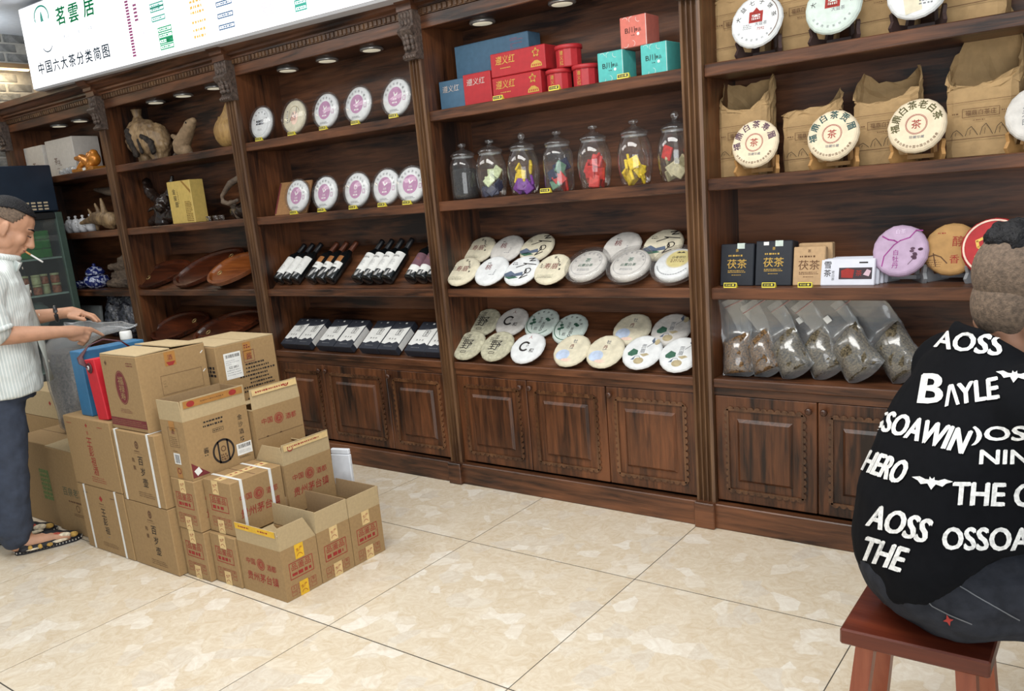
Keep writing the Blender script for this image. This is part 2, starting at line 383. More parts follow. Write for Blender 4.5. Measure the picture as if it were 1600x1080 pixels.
# ---------------------------------------------------------------- display cabinets
PX = [(-4.84, -4.752), (-3.422, -3.338), (-2.0085, -1.9134), (-0.5754, -0.4993), (0.7976, 0.8801), (2.215, 2.297)]
Z1, Z2, Z3, Z4 = 1.850, 1.432, 1.010, 0.643
TH = 0.046; YB = 0.32; ZP = 0.109
ZF, ZT = 2.216, 2.42
LAMP = flat('frosted_lamp_glass', (222, 214, 190), 0.5, 0, 0.0, emit=0.5)
CHROME = flat('dull_metal_ring', (190, 190, 188), 0.3, 0.7, 0.0)
KNOB = flat('turned_wood_knob', (70, 42, 28), 0.28, 0, 0.1, 60)
TRIMM = wood('worn_glint_trim', (58, 36, 23), (112, 76, 50), 2, 0.2)  # wood colour lightened to stand for glints along the worn carving
def pilaster(x0, x1, par):
    w = x1-x0; n = 3; pts = [(x0, 0.0), (x0, -0.022)]
    # fluted front: a flat fillet, then three grooves
    for k in range(n):
        a = x0+w*(0.14+0.25*k); pts += [(a, -0.026), (a+w*0.045, -0.010), (a+w*0.10, -0.006), (a+w*0.155, -0.010), (a+w*0.20, -0.026)]
    pts += [(x1, -0.022), (x1, 0.0)]
    MB().prism(list(reversed(pts)), ZP, 2.10, WP).build('pilaster', par)
    MB().bbox(x0-0.003, x1+0.003, -0.052, 0.0, 0.0, ZP+0.004, WH, 0.004).build('plinth_block', par)
    # carved capital: scrolled console with leaf lobes
    prof = [(0.0, 2.085), (-0.048, 2.085), (-0.056, 2.093), (-0.056, 2.105), (-0.044, 2.112), (-0.036, 2.122), (-0.040, 2.15), (-0.052, 2.178), (-0.070, 2.196), (-0.078, 2.21), (-0.072, 2.222), (-0.056, 2.228), (-0.056, 2.296), (0.0, 2.296)]
    cp = MB()
    vs = []; 
    for y, z in prof:
        t = (z-2.085)/0.21; g = 0.002 + (0.003 if z > 2.19 else 0)
        vs += [(x0-g, y, z), (x1+g, y, z)]
    k = len(prof)
    cp.add(vs, [(2*i, 2*i+1, 2*(i+1)+1, 2*(i+1)) for i in range(k-1)] + [tuple(2*i for i in range(k)), tuple(2*i+1 for i in reversed(range(k)))], WC)
    cp.build('capital', par)
    lf = MB(); xm = (x0+x1)/2
    for s in (-1, 0, 1):
        for q in range(3):
            lf.ball((xm+s*w*0.3, -0.052-0.006*(s == 0)+q*0.003, 2.185-q*0.024), (w*0.14, 0.012, 0.02-q*0.003), WC, 8)
    for s in (-1, 0, 1):
        for q in range(2): lf.ball((xm+s*w*0.27, -0.056, 2.246+q*0.03), (w*0.13, 0.008, 0.017), WC, 8)
    for s in range(5): lf.ball((x0+w*(s+0.5)/5, -0.056, 2.097), (w*0.1, 0.007, 0.008), WC, 6)
    lf.build('carved_leaf', par)['kind'] = 'stuff'
    MB().prism([(0.0, 2.296), (-0.062, 2.296), (-0.062, 2.325), (-0.075, 2.332), (-0.075, 2.35), (-0.10, 2.365), (-0.125, ZT-0.02), (-0.125, ZT), (0.0, ZT)], x0-0.008, x1+0.008, WH, axis=0).build('cornice_block', par)
def scallops(x0, x1, z0, z1, y, r=0.0135):
    b = MB()
    def lobe(cx, cz, ang):
        pts = [(cx+r*1.0*math.cos(ang+PI*(i/6)-PI/2), cz+r*0.9*math.sin(ang+PI*(i/6)-PI/2)) for i in range(7)]
        b.prism(pts, y-0.006, y, TRIMM, axis=1)
    nx = round((x1-x0)/(2*r*1.05)); nz = round((z1-z0)/(2*r*1.05))
    for i in range(nx):
        cx = x0+(x1-x0)*(i+0.5)/nx; lobe(cx, z1, PI/2); lobe(cx, z0, -PI/2)
    for i in range(nz):
        cz = z0+(z1-z0)*(i+0.5)/nz; lobe(x0, cz, PI); lobe(x1, cz, 0)
    t = 0.006
    for a in ((x0-t, x1+t, z1-t, z1+t*0.4), (x0-t, x1+t, z0-t*0.4, z0+t), (x0-t*0.4, x0+t, z0, z1), (x1-t, x1+t*0.4, z0, z1)):
        b.box(a[0], a[1], y-0.007, y, a[2], a[3], TRIMM)
    return b
def door(par, x0, x1, z0, z1, knob):
    d = MB().bbox(x0, x1, 0.0, 0.022, z0, z1, WV, 0.003).build('door', par)
    m = 0.052; px0, px1, pz0, pz1 = x0+m, x1-m, z0+m, z1-m
    scallops(px0, px1, pz0, pz1, 0.0).build('scalloped_moulding', d)['kind'] = 'stuff'
    q = 0.04
    p = MB(); a = (px0+q, px1-q, pz0+q, pz1-q)
    e = 0.012
    vs = [(a[0], -0.001, a[2]), (a[1], -0.001, a[2]), (a[1], -0.001, a[3]), (a[0], -0.001, a[3]),
          (a[0]+e, -0.012, a[2]+e), (a[1]-e, -0.012, a[2]+e), (a[1]-e, -0.012, a[3]-e), (a[0]+e, -0.012, a[3]-e)]
    p.add(vs, [(0, 1, 5, 4), (1, 2, 6, 5), (2, 3, 7, 6), (3, 0, 4, 7), (4, 5, 6, 7)], WV)
    p.build('raised_panel', d)
    kx = x1-0.026 if knob > 0 else x0+0.026
    MB().lathe([(0.006, 0), (0.006, 0.008), (0.013, 0.012), (0.0145, 0.019), (0.011, 0.025), (0.004, 0.027), (0.0, 0.027)], KNOB, 14,
               Matrix.Translation((kx, 0, z1-0.032)) @ Matrix.Rotation(PI/2, 4, 'X')).build('knob', d)
def cabinet(k, label, slope, doors, lamps):
    x0, x1 = PX[k][1], PX[k+1][0]
    c = thing('display_cabinet', label, 'cabinet', (0, 0, 0), group='bays of the dark wood wall unit')
    pilaster(*PX[k], c)
    if k == 4: pilaster(*PX[5], c)
    MB().bbox(x0-0.001, x1+0.001, -0.03, 0.02, 0.0, ZP, WH, 0.004).build('base_plinth', c)
    for s, a in ((0, x0-0.02), (1, x1)):
        MB().box(a, a+0.02, 0.0, YB, 0.0, ZT, WV).build('side_panel', c)
    MB().box(x0, x1, YB-0.015, YB, 0.0, ZT, WH).build('back_panel', c)
    for i, z in enumerate((Z1, Z2, Z3)):
        th = 0.04 if (slope and i == 2) else TH
        MB().bbox(x0, x1, -0.001, YB-0.015, z-th, z, WH, 0.003).build('shelf', c)
    MB().bbox(x0, x1, -0.012, YB-0.015, Z4-0.036, Z4, WH, 0.004).build('counter_board', c)
    MB().box(x0, x1, 0.0, 0.022, 0.575, Z4-0.036, WH).build('top_rail', c)
    if slope:
        for z in (Z3, Z4):
            a0, b0 = 0.042, z; a1, b1 = 0.295, z+0.212
            MB().prism([(a0, b0), (a1, b1), (a1+0.008, b1), (a1+0.008, b0)][::-1], x0+0.001, x1-0.001, WH, axis=0).build('sloped_display_board', c)
    for i in range(3):
        kb = (1, -1, -1)[i]
        door(c, doors[i]+0.002, doors[i+1]-0.002, ZP+0.012, 0.572, kb)
    MB().bbox(x0, x1, 0.0, 0.022, ZF, 2.274, WP if False else WH, 0.003).build('frieze', c)
    MB().box(x0, x1, 0.022, YB-0.015, ZF+0.016, ZF+0.03, WH).build('canopy_board', c)
    dn = MB().box(x0, x1, -0.006, 0.02, 2.274, 2.304, WP); n = int((x1-x0)/0.03)
    for i in range(n):
        a = x0+(x1-x0)*i/n; dn.box(a+0.006, a+0.024, -0.013, -0.006, 2.278, 2.300, WP)
    dn.build('dentil_moulding', c)['kind'] = 'stuff'
    MB().prism([(0.02, 2.304), (-0.014, 2.304), (-0.014, 2.314), (-0.034, 2.322), (-0.034, 2.334), (-0.05, 2.34), (-0.072, 2.362), (-0.09, 2.37), (-0.09, ZT-0.01), (0.02, ZT-0.01)], x0+0.008, x1-0.008, WH, axis=0).build('cornice', c)
    for lx in lamps:
        d = MB().lathe([(0.058, ZF+0.002), (0.062, ZF+0.006), (0.060, ZF+0.016)], CHROME, 24, Matrix.Translation((lx, 0.185, 0))).build('downlight', c)
        MB().lathe([(0.0, ZF+0.001), (0.046, ZF+0.001), (0.047, ZF+0.004)], LAMP, 24, Matrix.Translation((lx, 0.185, 0))).build('lamp_lens', d)
    return c
def thirds(a, b): return [a, a+(b-a)/3, a+2*(b-a)/3, b]
cabinet(0, 'far left shelf bay half hidden behind the dark fridge', False, thirds(PX[0][1], PX[1][0]), (-4.35, -4.03, -3.7))
cabinet(1, 'shelf bay with driftwood carvings above and leaf shaped tea trays below', True, thirds(PX[1][1], PX[2][0]), (-3.03, -2.71, -2.37))
cabinet(2, 'shelf bay with clear-cased tea discs above wine bottles', True, [PX[2][1], -1.506, -1.0, PX[3][0]], (-1.68, -1.35, -1.01))
cabinet(3, 'middle shelf bay with red gift boxes, glass jars and paper-wrapped tea cakes', True, thirds(PX[3][1], PX[4][0]), (-0.28, 0.16, 0.58))
cabinet(4, 'rightmost shelf bay with kraft paper bags and flat shelves', False, [PX[4][1], 1.292, 1.75, PX[5][0]], (1.15, 1.55, 1.95))
# ---------------------------------------------------------------- the light box sign above the cabinets
SGN = thing('light_box_sign', 'long white glowing sign board with coloured lettering above the cabinets', 'sign', (-3.94, -0.15, 2.402), (0, 0.0195, 0))
SF = flat('sign_glow', (250, 250, 255), 0.4, 0, 0, emit=1.15)
MB().bbox(0, 5.4, 0.004, 0.11, 0.0, 0.53, flat('sign_frame', (214, 216, 222), 0.4, 0, 0), 0.012).build('sign_case', SGN)
MB().box(0.012, 5.388, 0.0, 0.006, 0.012, 0.518, SF).build('sign_face', SGN)
def glow(n, c): return flat(n, c, 0.6, 0, 0, emit=0.22)
TEAL, DGR = glow('sign_teal', (64, 170, 150)), glow('sign_slate', (70, 92, 104))
PUR, GRN, ORG, SLT, PALE = glow('sign_plum', (150, 66, 116)), glow('sign_green', (40, 168, 116)), glow('sign_orange', (246, 196, 104)), glow('sign_blue', (84, 116, 150)), glow('sign_pale', (214, 206, 224))
p = Pr()
def sg(x, z): return x+3.94, z-2.402+0.0195*(x+3.94)
x, z = sg(-3.64, 2.826); p.ring(TEAL, x, z, 0.1, 0.012, 36, a0=-0.4, a1=3.5, ry=0.07); p.poly(TEAL, [(x-0.02, z-0.03), (x+0.02, z-0.03), (x+0.012, z+0.012), (x, z+0.04), (x-0.012, z+0.012)]); p.ring(DGR, x+0.01, z-0.17, 0.07, 0.008, 24, a0=3.5, a1=5.9, ry=0.05)
p.build('logo', SGN, (0, 0, 0), (1, 0, 0), (0, 0, 1)); p = Pr()
for ch, q in zip('茗雲居', ((-3.397, 2.787), (-3.238, 2.775), (-3.049, 2.775))): p.bold(GRN, ch, *sg(*q), 0.105, 0.05, sx=1.15, shear=0.12)
for k, s in enumerate(('普洱茶', '红茶', '岩茶')): p.text(DGR, s, *sg(-3.37+k*0.15, 2.66-k*0.002), 0.022)
p.build('shop_lettering', SGN, (0, 0, 0), (1, 0, 0), (0, 0, 1)); p = Pr()
for k, ch in enumerate('中国六大茶分类简图'): p.bold(DGR, ch, *sg(-3.77+k*0.104, 2.524-0.003*k), 0.075, 0.05, sx=1.1)
p.build('title_lettering', SGN, (0, 0, 0), (1, 0, 0), (0, 0, 1)); p = Pr()
for k in range(20): xx, zz = sg(-2.63, 2.74-k*0.0165); p.rect(PUR, xx, zz, 0.036, 0.0115)
for k in range(5): xx, zz = sg(-2.55, 2.69-k*0.02); p.rect(PUR, xx, zz, 0.036, 0.0115)
xx, zz = sg(-2.50, 2.52); p.frame(PALE, xx, zz, 0.03, 0.02, 0.004)
p.build('plum_chart_column', SGN, (0, 0, 0), (1, 0, 0), (0, 0, 1)); p = Pr()
def pill(m, x, z, w, h, solid=0.0):
    x, z = sg(x, z); p.frame(m, x, z, w, h, 0.007); p.fine(m, x, z, w*0.8, h*0.55, 1, int(x*99), 0.9)
    if solid: p.rect(m, x+w*0.25, z, w*0.5, h)
for z in (2.649, 2.63, 2.58): pill(TEAL, -2.33, z, 0.13, 0.022)
for k, z in enumerate((2.515, 2.482, 2.454, 2.423)): pill(GRN, -2.285, z, 0.13, 0.022, k == 2)
p.build('green_chart_column', SGN, (0, 0, 0), (1, 0, 0), (0, 0, 1)); p = Pr()
for z in (2.60, 2.572, 2.545, 2.496, 2.456, 2.423): x, zz = sg(-1.955, z); p.fine(ORG, x, zz, 0.13, 0.018, 1, int(z*999), 0.9)
p.build('orange_chart_column', SGN, (0, 0, 0), (1, 0, 0), (0, 0, 1)); p = Pr()
for z in (2.544, 2.486, 2.430): pill(SLT, -1.72, z, 0.13, 0.02)
p.build('blue_chart_column', SGN, (0, 0, 0), (1, 0, 0), (0, 0, 1)); p = Pr()
for k in range(6): x, zz = sg(-1.40+0.06*(k % 2), 2.43+0.022*(k//2)); p.frame(PALE, x, zz, 0.04, 0.014, 0.004)
for z in (2.435, 2.408): pill(TEAL, -1.124, z, 0.08, 0.02)
for k, z in enumerate((2.55, 2.52, 2.49, 2.46)): x, zz = sg(-2.12, z); p.fine(PALE, x, zz, 0.06, 0.012, 1, k+9)
x, zz = sg(-3.9, 2.425); p.fine(DGR, x, zz, 0.03, 0.03, 2, 4)
p.build('tea_chart', SGN, (0, 0, 0), (1, 0, 0), (0, 0, 1))
# ---------------------------------------------------------------- tea cakes
def cake_mesh(R, t, paper, seed=0, n=20):
    r = random.Random(seed); ks = [1+r.uniform(-0.016, 0.006) for _ in range(n)]
    prof = [(0, 0), (0.80*R, 0), (0.95*R, 0.22*t), (R, 0.5*t), (0.965*R, 0.76*t), (0.9*R, 0.93*t), (0.84*R, t), (0, t)]
    return MB().lathe(prof, paper, n, sm=False, wob=lambda a, z: ks[int(round(a/(2*PI)*n)) % n])
def cake(label, group, R, t, paper, pr, loc, rot, seed=0):
    o = cake_mesh(R, t, paper, seed).build('tea_cake', None, loc, rot); tag(o, label, 'tea cake', group)
    if pr: pr.build('wrapper_print', o, (0, 0, t), (1, 0, 0), (0, 1, 0))
    return o
def stand_up(z0, y, x, R, t, deg, yaw=0.0):
    a = math.radians(deg)
    return (x, y, z0+R*math.sin(a)-t/2*math.cos(a)*0+0.001), (a, 0, yaw)
LILAC = flat('lilac_label', (178, 130, 164), 0.7, 0, 0.05, 60)
WPAPER = flat('white_wrap_paper', (214, 216, 216), 0.8, 0, 0.05, 30, bump=0.35, bscale=45)
CREAM = flat('cream_wrap_paper', (208, 200, 176), 0.8, 0, 0.06, 30, bump=0.35, bscale=45)
GREYP = flat('grey_cotton_paper', (200, 196, 190), 0.8, 0, 0.06, 30, bump=0.4, bscale=45)
OLIVE = flat('olive_wrap_paper', (178, 174, 150), 0.85, 0, 0.12, 60, bump=0.35, bscale=45)
MINT = flat('pale_green_paper', (196, 208, 200), 0.8, 0, 0.05, 30, bump=0.3, bscale=45)
GREEN = flat('leaf_green_ink', (54, 96, 76), 0.8, 0, 0.1, 60)
BLUEW = flat('pale_blue_wash', (176, 190, 212), 0.8, 0, 0.1, 30)
PINKW = flat('pale_peach_wash', (226, 196, 178), 0.8, 0, 0.1, 30)
TAN = flat('tan_leaf_ink', (172, 158, 124), 0.8, 0, 0.1, 40)
NAVY = flat('slate_leaf_ink', (84, 96, 116), 0.8, 0, 0.1, 40)
YEL = flat('price_yellow', (222, 206, 70), 0.4, 0, 0.0)
# price tags
def price_tag(txt):
    r = thing('price_tag', 'x', 'price tag')
    MB().prism([(-0.012, 0), (0.008, 0), (0.006, 0.003), (-0.004, 0.019), (-0.008, 0.019)], -0.026, 0.026, YEL, axis=0).build('tag_body', r)
    p = Pr(); p.rect(BLACKP, 0, 0, 0.046, 0.012).up(); p.text(YEL, txt, 0, 0, 0.0085, w=0.036)
    p.build('price_lettering', r, (0, -0.0100, 0.0105), (1, 0, 0), (0, 0.22, 0.975), 0.0005)
    return r
_pt = price_tag('¥160.◆'); _pt_used = False
def put_tag(x, y, z, label, group='yellow price tags on the shelves'):
    global _pt_used
    o = _pt if not _pt_used else dup(_pt)
    _pt_used = True; o.location = (x, y, z); o['label'] = label; o['group'] = group
# --- bay C: discs in clear cases
def cased_disc(kind, x, z, label, yaw=0.0, R=0.094):
    a = math.radians(77); t = 0.03
    r = thing('cased_tea_disc', label, 'tea disc', (x, 0.055, z+R*math.sin(a)+0.002), (a, 0, yaw), 'tea discs in clear round cases')
    MB().lathe([(0, 0), (0.084*R/0.094, 0), (0.088*R/0.094, 0.01), (0.086*R/0.094, 0.022), (0.076*R/0.094, 0.027), (0, 0.027)], WPAPER if kind != 1 else CREAM, 28).build('disc', r)
    p = Pr()
    if kind == 0:
        p.fine(BLK, 0, 0.0, 0.07, 0.03, 2, 5, 0.7); p.ring(GRY, 0, 0, 0.074, 0.0012); p.arc(BLK, '云南普洱茶饼', 0, 0, 0.058, 0.010, 160, 20); p.fine(GRY, 0, -0.04, 0.04, 0.012, 2, 7); p.text(NAVY, '古樹', 0, 0.002, 0.028)
    elif kind == 1:
        p.ell(PINKW, 0.012, -0.01, 0.03, 0.036).up(); p.ring(TAN, 0.01, 0.01, 0.045, 0.004, a0=0.4, a1=3.6); p.line(GRY, [(-0.03, -0.03), (0, 0.02), (0.02, -0.01), (0.03, 0.05)], 0.004); p.text(RED, '白茶', 0.005, -0.012, 0.022); p.fine(GRY, -0.045, 0.0, 0.012, 0.07, 6, 8)
    else:
        c = LILAC if kind == 2 else DRED if kind == 4 else LILAC
        p.ell(c, 0, 0, 0.047, 0.047).up(); p.arc(GRY, '云南古树茶珍藏饼', 0, 0, 0.064, 0.012, 165, 15); p.frame(LILAC, 0.062, -0.012, 0.014, 0.02, 0.003)
        p.fine(GRY, 0, -0.066, 0.06, 0.012, 2, 3, 0.6)
        if kind == 3: p.ring(WHT, 0, 0.012, 0.012, 0.004)
        else:
            p.poly(WHT, [(-0.004, 0.0), (-0.012, 0.022), (-0.008, 0.026), (0.002, 0.006)]); p.poly(WHT, [(0.0, 0.002), (0.018, 0.014), (0.016, 0.02), (0.0, 0.01)])
        p.text(WHT, '古韵', 0, -0.012, 0.011); p.fine(WHT, 0, -0.028, 0.034, 0.010, 1, 6, 0.8)
    p.build('disc_print', r, (0, 0, 0.027), (1, 0, 0), (0, 1, 0))
    MB().lathe([(R*0.93, -0.006), (R, -0.004), (R, 0.030), (R*0.94, 0.036), (0, 0.037)], CLEAR, 28).lathe([(0.0, -0.007), (R*0.93, -0.006)], CLEAR, 28).lathe([(R, 0.012), (R+0.004, 0.014), (R+0.004, 0.018), (R, 0.020)], CLEAR, 28).build('clear_case', r)
    return r
for x, k, l in ((-1.79, 0, 'clear-cased white tea disc with dark writing, first from the left on the upper shelf'), (-1.505, 1, 'clear-cased cream tea disc with an orange brush painting on the upper shelf'),
                (-1.248, 2, 'clear-cased tea disc with mauve centre beside the cream painted disc'), (-1.005, 2, 'clear-cased mauve-centred disc, second from the right on the upper shelf'), (-0.735, 2, 'clear-cased mauve-centred disc at the right end of the upper shelf')):
    cased_disc(k, x, Z1, l); put_tag(x-0.005, 0.012, Z1, 'small yellow price tag on the upper shelf, below the ' + ('dark-lettered white', 'cream painted', 'third', 'fourth', 'rightmost')[int(round((x+1.79)/0.262))] + ' disc')
for x, k, l in ((-1.57, 2, 'clear-cased mauve disc leaning before the kraft card on the second shelf'), (-1.338, 2, 'clear-cased mauve disc right of the one before the kraft card'),
                (-1.09, 3, 'clear-cased disc whose mauve centre shows a small ring'), (-0.875, 2, 'clear-cased mauve disc right of the one with a ring'), (-0.70, 2, 'clear-cased mauve disc half hidden by the fluted post on the second shelf')):
    cased_disc(k, x, Z2, l, 0.0 if x < -0.8 else 0.1, 0.094 if x < -0.8 else 0.092); put_tag(x-0.01, 0.008, Z2, 'small yellow price tag on the second shelf, below the ' + ('first', 'second', 'ringed third', 'fourth', 'last')[min(4, int(round((x+1.57)/0.225)))] + ' mauve disc')
# kraft card leaning behind
t = thing('kraft_folder', 'brown kraft card with a round brown seal leaning at the left of the second shelf', 'card', (-1.75, 0.13, Z2+0.002), (math.radians(-30), 0, 0.3))
MB().bbox(-0.12, 0.10, 0, 0.012, 0, 0.215, flat('kraft_card', (158, 116, 74), 0.8, 0, 0.05, 60), 0.002).build('card', t)
p = Pr(); p.ring(BRN, 0.02, 0.13, 0.032, 0.004, ry=0.022); p.text(BRN, '普洱', 0.02, 0.13, 0.022); p.rect(DRED, -0.115, 0.108, 0.01, 0.2); p.build('card_print', t, (0, -0.0005, 0), (1, 0, 0), (0, 0, 1))
# --- sloped rows of paper-wrapped cakes, bay D
ANG = math.radians(40)
def on_slope(x, s, z0, off, y0=0.040):
    return (x, y0+s*math.cos(ANG)-off*math.sin(ANG), z0+s*math.sin(ANG)+off*math.cos(ANG))
def pr_shou(seed):
    p = Pr(); p.text(DRED, '寿眉', -0.005, 0.008, 0.036, w=0.072); p.fine(BLK, 0.03, 0.035, 0.012, 0.06, 5, seed, 0.6, 0.5); p.fine(BLK, -0.055, 0.01, 0.014, 0.03, 3, seed+1); p.fine(OLIVE, -0.01, -0.055, 0.09, 0.026, 3, seed+2); p.fine(BLK, -0.01, -0.058, 0.08, 0.014, 2, seed+3, 0.4); p.text(BLK, '茶', 0.0, 0.062, 0.016); p.rect(BLK, 0.05, -0.012, 0.008, 0.01); return p
def pr_gui(seed):
    p = Pr(); p.text(DRED, '桃', -0.018, 0.014, 0.036); p.fine(GRY, 0.035, -0.02, 0.01, 0.036, 4, seed); p.fine(GRY, 0.02, -0.036, 0.03, 0.008, 1, seed); p.fine(BLK, -0.025, 0.04, 0.02, 0.01, 1, seed); return p
def pr_wild(seed):
    p = Pr(); p.line(BLK, [(-0.03, 0.01), (0.02, 0.03), (0.0, 0.036), (0.075, 0.026)], 0.005); p.line(BLK, [(0.02, 0.065), (0.05, 0.068), (0.03, 0.05), (0.06, 0.052)], 0.006); p.line(BLK, [(0.03, 0.0), (0.04, -0.02), (0.02, -0.06), (0.055, -0.04)], 0.006); p.ring(BLK, 0.045, -0.012, 0.018, 0.005)
    p.poly(NAVY, [(-0.08, -0.03), (-0.05, -0.012), (-0.02, -0.03), (0.02, -0.018), (0.03, -0.04), (-0.04, -0.052), (-0.075, -0.045)]); p.poly(GREEN, [(-0.07, -0.05), (-0.03, -0.038), (0.01, -0.055), (-0.04, -0.064)]); p.fine(BLK, -0.045, 0.035, 0.03, 0.02, 2, seed); return p
def pr_yesheng(seed):
    p = Pr(); p.text(BLK, '野', -0.004, -0.004, 0.06, shear=0.1); p.text(BLK, '生', -0.012, 0.05, 0.026); p.fine(BLK, -0.03, 0.03, 0.04, 0.03, 3, seed); p.frame(BLK, -0.005, -0.05, 0.03, 0.01, 0.003); p.fine(GRY, 0.03, 0.0, 0.05, 0.1, 9, seed, 0.25); return p
def pr_he(seed, red):
    p = Pr(); p.ring(BLK, -0.012, 0.0, 0.03, 0.010, a0=0.7, a1=5.6); p.text(BLK, '和', 0.035, -0.022, 0.026); p.text(BLK, '小', 0.002, 0.006, 0.016)
    p.text(RED if red else DRED, '人', 0.0, 0.058, 0.020); return p
def pr_green(seed):
    p = Pr(); p.ring(GREEN, 0, 0, 0.078, 0.004, a0=2.6, a1=5.6); p.arc(BLK, '生态老树岩茶', 0, 0, 0.064, 0.012, 150, 20)
    for dx, dy in ((-0.045, 0.012), (-0.036, -0.004), (-0.05, -0.012), (0.03, 0.02), (0.042, 0.012)): p.ell(GREEN, dx, dy, 0.011, 0.008, 8)
    p.line(GREEN, [(-0.05, 0.03), (-0.04, -0.03), (-0.03, -0.05)], 0.003); p.vtext(BLK, '生态', -0.004, 0.012, 0.018); p.vtext(BLK, '茶园', 0.022, -0.02, 0.018); p.text(BLK, '岩', -0.012, -0.042, 0.02); p.ring(BLK, 0.02, -0.05, 0.008, 0.003); return p
def pr_wash(seed):
    p = Pr(); p.ell(BLUEW, -0.03, -0.035, 0.036, 0.03); p.up(); p.ell(PINKW, 0.0, -0.064, 0.028, 0.009, 14); p.up(); p.text(GRY, '牡', 0.008, 0.045, 0.022); p.text(DRED, '丹', 0.0, 0.016, 0.020); p.line(GRY, [(-0.01, 0.0), (0.01, 0.004)], 0.002); return p
def pr_gong(seed):
    p = Pr()
    for c, q in ((GREEN, [(-0.06, -0.015), (-0.04, 0.01), (-0.015, 0.0), (-0.012, -0.02), (-0.035, -0.032), (-0.055, -0.028)]), (TAN, [(0.0, -0.02), (0.03, -0.012), (0.045, -0.02), (0.02, -0.032)]), (NAVY, [(0.04, 0.075), (0.05, 0.05), (0.045, 0.04), (0.032, 0.055)]), (NAVY, [(-0.035, -0.052), (-0.018, -0.03), (-0.02, -0.05)])): p.poly(c, q)
    p.ell(TAN, 0.005, -0.055, 0.024, 0.018, 12); p.ell(TAN, 0.06, 0.05, 0.012, 0.016, 10); p.vtext(GRY, '贡眉', 0.006, 0.012, 0.022); p.line(GRY, [(0.02, 0.02), (0.045, 0.045)], 0.003); p.line(GRY, [(-0.02, -0.03), (0.0, -0.03), (0.012, -0.045)], 0.002); return p
GW = 'paper-wrapped tea cakes on the sloped boards'
R0 = 0.094
def slope_cake(x, s, z0, paper, pr, label, row, seed, rz=0.0):
    c = on_slope(x-(0.015 if row == 0 else 0.026), s+(0.010 if row == 0 else 0.016), z0, 0.030 if row == 0 else 0.005)
    o = cake(label, GW, R0, 0.028, paper, pr, c, (ANG+(0.0 if row == 0 else 0.03), 0, 0), seed)
    o.rotation_euler = (Matrix.Rotation(ANG, 3, 'X') @ Matrix.Rotation(rz, 3, 'Z')).to_euler(); return o
u, lo_ = ', upper slope, back row', ', upper slope, front row'
slope_cake(-0.422, 0.056, Z3, CREAM, pr_shou(1), 'cream tea cake, dark red characters, left end' + lo_, 0, 1)
slope_cake(-0.245, 0.057, Z3, WPAPER, pr_gui(2), 'plain white tea cake with one small dark red character' + lo_, 0, 2)
slope_cake(-0.065, 0.054, Z3, WPAPER, pr_wild(3), 'tea cake with black strokes over green hills' + lo_, 0, 3)
slope_cake(0.103, 0.060, Z3, CREAM, pr_shou(4), 'cream tea cake with red characters beside the large grey cased discs', 0, 4)
slope_cake(-0.414, 0.217, Z3, CREAM, pr_shou(5), 'cream tea cake with red characters at the left end' + u, 1, 5)
slope_cake(-0.24, 0.219, Z3, GREYP, pr_gui(6), 'plain white tea cake with one dark red character, second from left' + u, 1, 6)
slope_cake(-0.06, 0.220, Z3, CREAM, pr_wild(7), 'cream tea cake with black brush strokes, third from left' + u, 1, 7)
slope_cake(0.408, 0.205, Z3, GREYP, pr_gui(8), 'plain white tea cake with dark red character above the middle grey cased disc', 1, 8)
slope_cake(0.608, 0.208, Z3, CREAM, pr_wild(9), 'cream tea cake with black brush strokes at the right end' + u, 1, 9)
u, lo_ = ', lower slope, back row', ', lower slope, front row'
slope_cake(-0.429, 0.051, Z4, OLIVE, pr_yesheng(1), 'olive tea cake with a black character, leftmost' + lo_, 0, 11)
slope_cake(-0.251, 0.053, Z4, OLIVE, pr_yesheng(2), 'olive tea cake with a black character, second' + lo_, 0, 12)
slope_cake(-0.066, 0.051, Z4, WPAPER, pr_he(3, True), 'white tea cake with black ring and red mark' + lo_, 0, 13)
slope_cake(0.184, 0.049, Z4, CREAM, pr_wash(4), 'cream tea cake with a pale blue wash, left of its twin' + lo_, 0, 14)
slope_cake(0.36, 0.052, Z4, CREAM, pr_wash(5), 'cream tea cake with pale blue wash, right of its twin' + lo_, 0, 15)
slope_cake(0.542, 0.058, Z4, WPAPER, pr_gong(6), 'white tea cake with painted leaves, second from right' + lo_, 0, 16)
slope_cake(0.722, 0.055, Z4, WPAPER, pr_gong(7), 'white tea cake with painted leaves by the post' + lo_, 0, 17)
slope_cake(-0.422, 0.215, Z4, OLIVE, pr_yesheng(8), 'olive tea cake with a black character at the left end' + u, 1, 18)
slope_cake(-0.251, 0.222, Z4, GREYP, pr_he(9, False), 'bluish white tea cake with a thick black ring' + u, 1, 19)
slope_cake(-0.067, 0.219, Z4, MINT, pr_green(10), 'pale green tea cake with leaves, left of the pair' + u, 1, 20)
slope_cake(0.109, 0.190, Z4, MINT, pr_green(11), 'pale green tea cake with leaves, lower right of the pair' + u, 1, 21)
slope_cake(0.439, 0.198, Z4, CREAM, pr_wash(12), 'cream tea cake with pale blue wash' + u, 1, 22)
slope_cake(0.631, 0.202, Z4, GREYP, pr_gong(13), 'white tea cake with painted leaves at the right end' + u, 1, 23)
